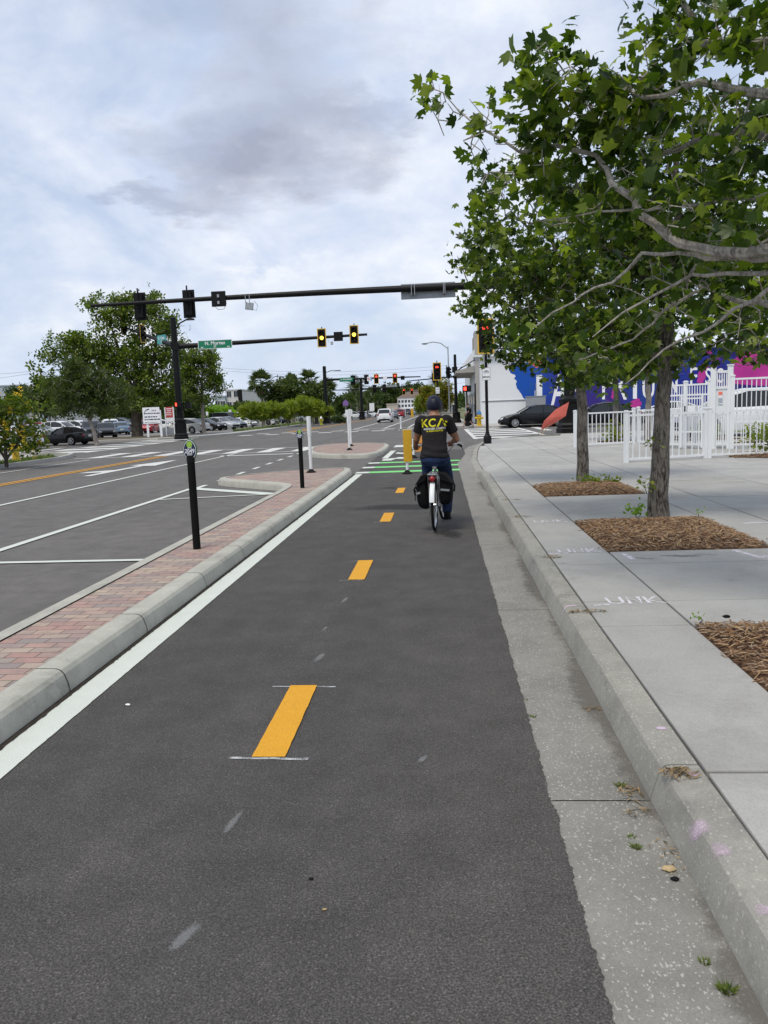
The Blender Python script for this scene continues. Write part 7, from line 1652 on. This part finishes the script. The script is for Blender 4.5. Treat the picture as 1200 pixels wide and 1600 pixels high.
# ------------------------------------------------------------------ people
def blob(name, mb, voxel, mat, parent, it=6, fac=.6):
    me = mb.mesh(name, mat, True, 0); o = bpy.data.objects.new('tmp', me); col.objects.link(o)
    r = o.modifiers.new('r', 'REMESH'); r.mode = 'VOXEL'; r.voxel_size = voxel; r.adaptivity = 0
    if it: s = o.modifiers.new('s', 'SMOOTH'); s.factor = fac; s.iterations = it
    dg = bpy.context.evaluated_depsgraph_get(); m2 = bpy.data.meshes.new_from_object(o.evaluated_get(dg)); m2.name = name
    bpy.data.objects.remove(o); m2.materials.clear(); m2.materials.append(mat)
    m2.polygons.foreach_set('use_smooth', [True]*len(m2.polygons)); m2.update()
    q = bpy.data.objects.new(name, m2); link(q, parent); return q
def limb(mb, pts, rads, n=12, flat=1.0):
    mb.tube(pts, rads, n, flat=flat)
    for p, r in zip(pts, rads): mb.ell(p, (r, r, r*flat if flat != 1 else r), 10, 7)
def rings(mb, rs, tilt=0, n=24):
    out = []
    for cx, cy, z, rx, ry in rs: out.append([(cx+rx*math.copysign(abs(math.cos(a))**.85, math.cos(a)), cy+ry*math.copysign(abs(math.sin(a))**.9, math.sin(a)), z) for a in [2*math.pi*k/n for k in range(n)]])
    mb.loft(out)
def hand(mb, w, d, n, s=1.0, curl=R(75), side=1):
    """w wrist, d along the palm, n towards the back of the hand, five bent fingers"""
    w = Vector(w); d = Vector(d).normalized(); n = Vector(n).normalized(); c = d.cross(n).normalized()*side
    mb.loft([[tuple(w+d*l*s+c*(a*ww)*s+n*(b*tt)*s) for a, b in ((1, .5), (.5, 1), (-.5, 1), (-1, .5), (-1, -.5), (-.5, -1), (.5, -1), (1, -.5))] for l, ww, tt in ((-.01, .026, .02), (.03, .036, .018), (.085, .041, .014), (.095, .038, .012))])
    for k, (o, L) in enumerate(((.03, .068), (.01, .078), (-.011, .073), (-.031, .056))):
        p = w+d*.088*s+c*o*s; pts = [p]; a = .15
        for j in range(3):
            a += curl*(.75 if j == 0 else .55); p = p+(d*math.cos(a)-n*math.sin(a))*L*s*(.45, .32, .25)[j]; pts.append(p)
        limb(mb, pts, [.0098*s, .0093*s, .0085*s, .0072*s], 8)
    p0 = w+d*.03*s+c*.034*s; limb(mb, [p0, p0+(d*.6+c*.55-n*.4).normalized()*.035*s, p0+(d*.6+c*.55-n*.4).normalized()*.035*s+(d*.7-n*.7).normalized()*.03*s], [.013*s, .0115*s, .009*s], 8)
def face(mb, c, r, fwd=1):
    """nose, brow, chin, ears on a head facing +y*fwd"""
    x, y, z = c
    mb.ell((x, y+fwd*r[1]*.98, z-r[2]*.12), (.014, .018, .024)); mb.ell((x, y+fwd*r[1]*.66, z-r[2]*.72), (.04, .035, .035)); mb.ell((x, y+fwd*r[1]*.8, z+r[2]*.12), (.05, .02, .014))
    for s in (-1, 1): mb.ell((x+s*r[0]*1.0, y-.005, z-r[2]*.1), (.012, .022, .034))
    mb.ell((x, y+fwd*r[1]*.9, z-r[2]*.5), (.026, .014, .01))
BIKE = Vector((-.13, 10.17, .012)); BR = R(-4.5)
def bicycle():
    t = thing('bicycle', 'white and silver city bicycle with rear carrier under the rider', 'bicycle', BIKE, BR); wr = .345; RA = (0, 0, wr); FA = (.03, 1.08, wr)
    def wheel(c, steer=0):
        mb = MB(); mb.torus((0, 0, 0), wr-.019, .019, 'X', 48, 8); w = mb.build('wheel', M['rubber'], t); w.location = c; w.rotation_euler.z = steer
        mb = MB(); mb.torus((0, 0, 0), wr-.045, .012, 'X', 48, 6, fl=1.0); mb.cyl((-.03, 0, 0), (.03, 0, 0), .022, n=10); mb.build('rim', M['chrome'], w)
        mb = MB()
        for k in range(32): a = 2*math.pi*k/32; s = 1 if k % 2 else -1; mb.tube([(s*.026, math.cos(a+.35*s)*.02, math.sin(a+.35*s)*.02), (0, math.cos(a)*(wr-.05), math.sin(a)*(wr-.05))], .0016, 3)
        mb.build('spokes', M['chrome'], w)
    wheel(RA); wheel(FA, R(-5))
    bb = (0, .46, .29); st = (0, .27, .80); ht0 = (0, .90, .86); ht1 = (0, .94, .70)
    mb = MB(); mb.tube([bb, st], .018, 10); mb.tube([st, (0, .6, .79), ht0], .017, 10); mb.tube([bb, (0, .7, .47), ht1], .021, 10); mb.tube([ht0, ht1], .024, 10)
    for s in (-1, 1): mb.tube([bb, (s*.05, .3, .31), (s*.06, 0, wr)], .011, 8); mb.tube([st, (s*.05, .15, .6), (s*.06, 0, wr)], .009, 8)
    mb.tube([ht1, (.0, .965, .62)], .022, 8)
    for s in (-1, 1): mb.tube([(s*.0+.0, .965, .62), (s*.055+.01, .98, .56), (s*.055+.03, 1.08, wr)], .013, 8)
    mb.build('frame', M['silver'], t)
    mb = MB(); mb.tube([st, (0, .235, .93)], .014, 8); mb.box((0, .22, .94), (.1, .05, .03)); mb.build('seat_post', M['chrome'], t)
    mb = MB(); mb.loft([[(-.09*w, y, z-.02), (-.1*w, y, z+.02), (-.05*w, y, z+.045), (.05*w, y, z+.045), (.1*w, y, z+.02), (.09*w, y, z-.02)] for y, z, w in ((.08, .955, .7), (.12, .965, 1), (.2, .96, .95), (.28, .955, .5), (.37, .95, .22))]); mb.build('saddle', M['blackmat'], t)
    mb = MB()
    for s in (-1, 1): mb.tube([(s*.035, .13, .955), (s*.035, .2, .9), (s*.03, .26, .9)], .012, 6); mb.torus((s*.04, .12, .92), .028, .007, 'Z', 12, 5)
    mb.build('saddle_spring', M['chrome'], t)
    # mudguards
    for c, a0, a1, nm in ((RA, 25, 168, 'rear_mudguard'), (FA, 20, 160, 'front_mudguard')):
        mb = MB(); rr_ = []
        for k in range(18):
            a = R(a0+(a1-a0)*k/17); rr_.append([(c[0]+x, c[1]+math.cos(a)*(wr+.022-x*x*9), c[2]+math.sin(a)*(wr+.022-x*x*9)) for x in (-.031, -.018, 0, .018, .031)]+[(c[0]+x, c[1]+math.cos(a)*(wr+.019-x*x*9), c[2]+math.sin(a)*(wr+.019-x*x*9)) for x in (.031, 0, -.031)])
        mb.loft(rr_); mb.build('mudguard', M['white'], t)
    # carrier
    mb = MB(); z = .76
    for s in (-1, 1):
        mb.tube([(s*.055, .26, z), (s*.06, -.18, z)], .007, 6)
        for y in (-.14, .05): mb.tube([(s*.06, y, z), (s*.07, 0, wr+.02)], .006, 6)
    mb.tube([(-.06, -.18, z), (.06, -.18, z)], .007, 6); mb.tube([(-.055, .0, z), (.055, .0, z)], .006, 6); mb.tube([(-.055, .15, z), (.055, .15, z)], .006, 6); mb.tube([(-.03, -.18, z-.02), (-.03, .26, z)], .005, 5); mb.build('carrier', M['chrome'], t)
    mb = MB(); mb.ell((0, -.205, .705), (.04, .028, .038), 12, 8); mb.build('tail_light', M['tail'], t); mb = MB(); mb.box((0, -.19, .705), (.09, .02, .09)); mb.build('light_bracket', M['blackmat'], t, bevel=.01)
    # handlebar
    mb = MB(); mb.tube([(0, .90, .86), (0, .86, 1.03)], .014, 8); mb.tube([(.0, .86, 1.03), (0, .79, 1.075)], .016, 8)
    for s in (-1, 1): mb.tube([(0, .79, 1.075), (s*.1, .785, 1.085), (s*.22, .765, 1.10), (s*.29, .70, 1.095), (s*(.31 if s < 0 else .335), .61, 1.08)], .0115, 8)
    hb = mb.build('handlebar', M['chrome'], t); mb = MB()
    for s in (-1, 1): mb.tube([(s*.292, .70, 1.095), (s*(.312 if s < 0 else .338), .60, 1.078)], .017, 10)
    mb.build('grip', M['rubber'], hb)
    for s in (-1, 1): mb = MB(); mb.tube([(s*.25, .82, 1.09), (s*.3, .84, 1.07), (s*.345, .72, 1.04), (s*.35, .66, 1.035)], .006, 6); mb.tube([(s*.25, .83, 1.1), (s*.2, .98, 1.06), (s*.06, 1.02, .9)], .004, 5); mb.box((s*.25, .82, 1.1), (.035, .05, .035)); mb.build('brake_lever', M['blackmat'], hb)
    # cranks
    mb = MB(); mb.torus((.045, .46, .29), .085, .006, 'X', 28, 5); mb.cyl((-.07, .46, .29), (.07, .46, .29), .02, n=10); mb.tube([(.075, .46, .29), (.085, .44, .125)], .011, 6); mb.tube([(-.075, .46, .29), (-.085, .48, .455)], .011, 6); mb.build('crank', M['chrome'], t)
    for s, y, z in ((1, .44, .12), (-1, .48, .46)): mb = MB(); mb.box((s*.135, y, z), (.09, .09, .022)); mb.build('pedal', M['rubber'], t)
    mb = MB(); mb.tube([(-.05, .05, .3), (-.075, .08, .2), (-.09, .13, .1)], .007, 6); mb.build('kickstand', M['steel'], t)
    return t
def panniers():
    for s, lab, y0, zlo, zhi, w, sl in ((-1, 'left black pannier bag hanging lower and slanted on the carrier', -.17, .30, .74, .155, .15), (1, 'right black pannier bag with a long reflective strip', -.16, .345, .75, .175, -.05)):
        t = thing('pannier_bag', lab, 'pannier bag', BIKE+Matrix.Rotation(BR, 3, 'Z') @ Vector((0, 0, 0)), BR, 'pannier bags on the bicycle')
        n = 20; rs = []
        for z, f, wi in ((zlo, .35, .55), (zlo+.02, .7, .8), (zlo+.08, .92, .95), (zlo+.2, 1, 1.0), (zhi-.1, .97, .95), (zhi-.03, .85, .75), (zhi, .55, .5), (zhi+.02, .3, .25)):
            r_ = []
            for k in range(n):
                a = 2*math.pi*k/n; ca, sa = math.cos(a), math.sin(a); x = math.copysign(abs(ca)**.55, ca); y = math.copysign(abs(sa)**.5, sa)
                xx = .075+w*wi*.5*(1+x)*1.0; r_.append((s*(xx+.04*(zhi-z)*0), .04+y*.17*f+rnd.uniform(-.006, .006), z+sl*(xx-.16)*(1 if z < zhi-.2 else .2)+rnd.uniform(-.004, .004)))
            rs.append(r_ if s > 0 else r_[::-1])
        mb = MB(); mb.loft(rs); b = mb.build('bag', M['bag'], t, ang=60); ss = b.modifiers.new('ss', 'SUBSURF'); ss.levels = 1; ss.render_levels = 1
        mb = MB(); mb.loft([[(s*x, y, z) for x, y, z in r_] for r_ in ([(.07, -.145, zhi+.02), (.07, .2, zhi+.02), (.12, .22, zhi+.015), (.12, -.15, zhi+.015)], [(.07, -.15, zhi+.03), (.07, .2, zhi+.03), (.16, .21, zhi-.0), (.16, -.155, zhi-.0)], [(.10, -.15, zhi-.06), (.10, .2, zhi-.06), (.075+w*1.03, .21, zhi-.12), (.075+w*1.03, -.15, zhi-.12)])]); mb.build('flap', M['bag'], t, fix=True, bevel=.01)
        mb = MB(); zz = .555 if s > 0 else .52
        mb.box((s*(.155 if s > 0 else .19), -.142, zz), (.115 if s > 0 else .05, .006, .026), M=Matrix.Rotation(R(6 if s > 0 else -14), 4, 'Y')); mb.build('reflective_strip', M['signback'], t)
        mb = MB(); mb.tube([(s*.2, -.14, zhi-.1), (s*.23, -.15, zhi-.22), (s*.235, -.14, zlo+.12)], .006, 5); mb.tube([(s*(.075+w), -.05, zlo+.3), (s*(.1+w), -.06, zlo+.26), (s*(.09+w), -.03, zlo+.18)], .012, 5); mb.build('strap', M['bag'], t)
def cyclist():
    t = thing('person', 'person on the bicycle seen from behind in dark tee, blue jeans and navy helmet', 'person', BIKE, BR); Sk = M['skin']
    LA = [(-.182, .34, 1.43), (-.252, .40, 1.20), (-.296, .60, 1.095)]; RA_ = [(.182, .34, 1.43), (.285, .42, 1.185), (.205, .66, 1.135)]
    LH, LK, LAn = (-.09, .25, .96), (-.15, .68, .93), (-.13, .50, .54); RH, RK, RAn = (.09, .25, .96), (.145, .60, .60), (.135, .37, .19)
    mb = MB(); rings(mb, [(0, .20, .86, .13, .10), (0, .205, .93, .165, .125), (0, .22, 1.03, .16, .115), (0, .25, 1.14, .14, .10), (0, .29, 1.26, .152, .105), (0, .325, 1.37, .162, .105), (0, .35, 1.44, .15, .09), (0, .365, 1.485, .10, .075), (0, .385, 1.53, .062, .062), (0, .41, 1.60, .058, .06)])
    mb.ell((.0, .44, 1.64), (.074, .096, .112)); face(mb, (0, .44, 1.63), (.074, .096, .112))
    for A in (LA, RA_): limb(mb, A, [.058, .046, .031]); mb.ell(A[0], (.075, .07, .075))
    for A in (LA, RA_): m_ = [Vector(A[0]).lerp(Vector(A[1]), .5)]; mb.ell(m_[0], (.054, .054, .1)); mm = Vector(A[1]).lerp(Vector(A[2]), .3); mb.ell(mm, (.046, .06, .05))
    for Hh, K, A in ((LH, LK, LAn), (RH, RK, RAn)): limb(mb, [Hh, Vector(Hh).lerp(Vector(K), .5), K, Vector(K).lerp(Vector(A), .35), A], [.095, .085, .06, .058, .04])
    hand(mb, (-.297, .615, 1.10), (-.02, .8, -.12), (-.1, .1, 1), .98, R(88), 1); hand(mb, (.203, .668, 1.133), (-.2, .85, -.12), (.1, .1, 1), .98, R(88), -1)
    bd = blob('body', mb, .0065, Sk, t, 4, .5)
    # jeans
    mb = MB(); rings(mb, [(0, .19, .845, .14, .115), (0, .195, .91, .188, .145), (0, .205, .97, .182, .14), (0, .215, 1.03, .17, .125)])
    for Hh, K, A in ((LH, LK, LAn), (RH, RK, RAn)): limb(mb, [Hh, Vector(Hh).lerp(Vector(K), .5), K, Vector(K).lerp(Vector(A), .4), Vector(K).lerp(Vector(A), .93)], [.11, .098, .077, .077, .064])
    blob('jeans', mb, .008, M['jean'], bd, 4, .5)
    # tee
    mb = MB(); rings(mb, [(0, .20, .955, .19, .148), (0, .205, .99, .19, .15), (0, .22, 1.06, .175, .135), (0, .25, 1.15, .163, .124), (0, .29, 1.26, .168, .126), (0, .325, 1.36, .174, .125), (0, .345, 1.43, .165, .108), (0, .362, 1.478, .125, .09), (0, .375, 1.51, .078, .076)])
    for A, s in ((LA, -1), (RA_, 1)):
        a, b = Vector(A[0]), Vector(A[1]); mb.ell(a, (.077, .078, .078)); mb.tube([a, a.lerp(b, .3), a.lerp(b, .62)], [.076, .073, .073], 14); mb.ell(a.lerp(b, .05)+Vector((-s*.03, .0, .01)), (.1, .095, .085))
    shirt = blob('t_shirt', mb, .0075, M['tee'], bd, 5, .5)
    # soft folds in the cloth
    me = shirt.data; rr = np.random.default_rng(2); co = np.empty(len(me.vertices)*3, np.float32); me.vertices.foreach_get('co', co); co = co.reshape(-1, 3); no = np.empty(len(me.vertices)*3, np.float32); me.vertices.foreach_get('normal', no); no = no.reshape(-1, 3)
    am = np.clip((1.22-co[:, 2])/.25, 0, 1); fold = np.sin(co[:, 2]*70+np.sin(co[:, 0]*9+1)*2.2+co[:, 0]*6)*.0055+np.sin(co[:, 2]*38-co[:, 0]*14)*.004; up = np.clip((co[:, 2]-1.2)/.2, 0, 1); fold = fold*am+np.sin(co[:, 0]*40+co[:, 2]*22)*.0016*up
    co += no*fold[:, None]; me.vertices.foreach_set('co', co.ravel()); me.update()
    # print on the back, laid onto the cloth
    bv = BVHTree.FromPolygons([tuple(v.co) for v in me.vertices], [tuple(p.vertices) for p in me.polygons])
    def back_print(me2, x, z, mat, rot, nm):
        bm = bmesh.new(); bm.from_mesh(me2); bmesh.ops.triangulate(bm, faces=bm.faces)
        for _ in range(2): bmesh.ops.subdivide_edges(bm, edges=[e for e in bm.edges if e.calc_length() > .012], cuts=1, use_grid_fill=False)
        c, s = math.cos(rot), math.sin(rot)
        for v in bm.verts:
            px, pz = x+v.co.x*c-v.co.y*s, z+v.co.x*s+v.co.y*c
            h = bv.ray_cast(Vector((px, -1, pz)), Vector((0, 1, 0)))[0]; v.co = (px, (h.y if h else .3)-.0035, pz)
        bm.to_mesh(me2); bm.free(); me2.materials.clear(); me2.materials.append(mat); o = bpy.data.objects.new(nm, me2); link(o, shirt)
    back_print(text_mesh('KC', .150, 0, 'CENTER', .002, .98), -.068, 1.405, M['tprint'], R(2), 'back_print')
    bmA = MB(); s = .105
    bmA.add([(-.055, -.0, 0), (-.03, -.0, 0), (0, .1, 0), (-.012, .1, 0)][:0], [])
    for P_ in ([(-.062, -.05), (-.038, -.05), (.012, .055), (-.01, .055)], [(-.01, .055), (.012, .055), (.064, -.05), (.04, -.05)], [(.055, -.004), (.078, -.004), (.074, .016), (.044, .02)]): bmA.add([(x, y, 0) for x, y in P_], [(0, 1, 2, 3)])
    back_print(bmA.mesh('lettering', M['tprint'], False), .104, 1.412, M['tprint'], R(2), 'back_print')
    back_print(text_mesh('KISINGER CAMPO', .036, 0, 'CENTER', .001, 1.0), .012, 1.335, M['wprint'], R(2), 'back_print'); back_print(text_mesh('& ASSOCIATES', .030, 0, 'CENTER', .0006, 1.12), .016, 1.306, M['tprint'], R(2), 'back_print')
    # helmet
    mb = MB(); V = []; n = 28; rs = []
    for k in range(12):
        a = R(-34+124*k/11); r_ = math.cos(a); rs.append([(.108*r_*math.cos(b), .437-.002+.136*r_*math.sin(b), 1.652+.128*math.sin(a)+(.035*max(0, math.sin(b)) if k < 2 else 0)) for b in [2*math.pi*j/n for j in range(n)]])
    mb.loft(rs); he = mb.build('helmet', M['helmet'], bd, ang=60)
    mb = MB()
    for x, w in ((0, .05),): mb.tube([(x-w/2, .338, 1.737), (x, .335, 1.742), (x+w/2, .338, 1.737)], .0055, 6)
    mb.build('helmet_vent', M['blackmat'], he)
    # shoes
    for A, toe in ((LAn, (-.135, .62, .475)), (RAn, (.14, .52, .135))):
        A = Vector(A); toe = Vector(toe); d = (toe-A); d.z = 0; d.normalize(); h = Vector((A.x, A.y-.045, toe.z+.02))
        mb = MB(); limb(mb, [h, h.lerp(toe, .5)+Vector((0, 0, .006)), toe], [.045, .046, .036]); limb(mb, [A, h], [.05, .046]); mb.box(tuple(h.lerp(toe, .5)-Vector((0, 0, .04))), (.09, (toe-h).length+.08, .028), M=Matrix.Rotation(math.asin(max(-1, min(1, (toe.z-h.z)/(toe-h).length))), 4, 'X')); blob('shoe', mb, .007, M['blackmat'], bd, 3)
def walker():
    t = thing('person', 'walking person in black top and dark shorts by the white corner building', 'person', (1.95, 58.3, .12), R(90)); Sk = M['skin2']
    # faces +y in local space (turned to -x)
    mb = MB(); rings(mb, [(0, 0, .82, .12, .1), (0, 0, .92, .155, .115), (0, .01, 1.05, .14, .10), (0, .02, 1.2, .16, .11), (0, .03, 1.33, .175, .11), (0, .03, 1.41, .15, .09), (0, .035, 1.46, .07, .065), (0, .05, 1.53, .052, .055)]); mb.ell((0, .07, 1.605), (.072, .092, .112)); face(mb, (0, .07, 1.6), (.072, .092, .112))
    aL = [(-.2, .03, 1.38), (-.23, .0, 1.1), (-.2, .22, .96)]; aR = [(.2, .03, 1.38), (.24, -.06, 1.1), (.22, .12, .93)]
    for A in (aL, aR): limb(mb, A, [.055, .042, .03])
    hand(mb, aL[2], (.05, .8, -.5), (-1, 0, 0), 1, R(40), 1); hand(mb, aR[2], (0, .7, -.6), (1, 0, 0), 1, R(40), -1)
    fL = [(-.09, 0, .86), (-.1, .22, .5), (-.1, .36, .09)]; fR = [(.09, 0, .86), (.1, -.04, .47), (.1, -.36, .13)]
    for A in (fL, fR): limb(mb, [A[0], Vector(A[0]).lerp(Vector(A[1]), .5), A[1], Vector(A[1]).lerp(Vector(A[2]), .35), A[2]], [.09, .08, .056, .055, .036])
    limb(mb, [(-.1, .33, .06), (-.1, .5, .06)], [.045, .03]); limb(mb, [(.1, -.38, .1), (.1, -.24, .03)], [.045, .03])
    bd = blob('body', mb, .012, Sk, t, 4)
    mb = MB(); rings(mb, [(0, 0, .9, .175, .13), (0, 0, .98, .17, .125), (0, .01, 1.08, .158, .118), (0, .02, 1.22, .175, .125), (0, .03, 1.34, .19, .125), (0, .03, 1.42, .16, .105), (0, .035, 1.455, .085, .08)])
    for A in (aL, aR): limb(mb, [A[0], Vector(A[0]).lerp(Vector(A[1]), .55)], [.082, .07])
    blob('t_shirt', mb, .013, M['blacktee'], bd, 3)
    mb = MB(); rings(mb, [(0, 0, .8, .16, .13), (0, 0, .9, .178, .138), (0, 0, .96, .17, .13)])
    for A in (fL, fR): limb(mb, [A[0], Vector(A[0]).lerp(Vector(A[1]), .95)], [.115, .1])
    blob('shorts', mb, .014, M['blackmat'], bd, 3)
    mb = MB(); mb.ell((0, .055, 1.65), (.08, .1, .085)); blob('hair', mb, .012, M['hair'], bd, 2)
    mb = MB(); mb.ell((.06, -.17, 1.2), (.13, .08, .2)); blob('backpack', mb, .016, M['blackmat'], bd, 2)
bicycle(); panniers(); cyclist(); walker()
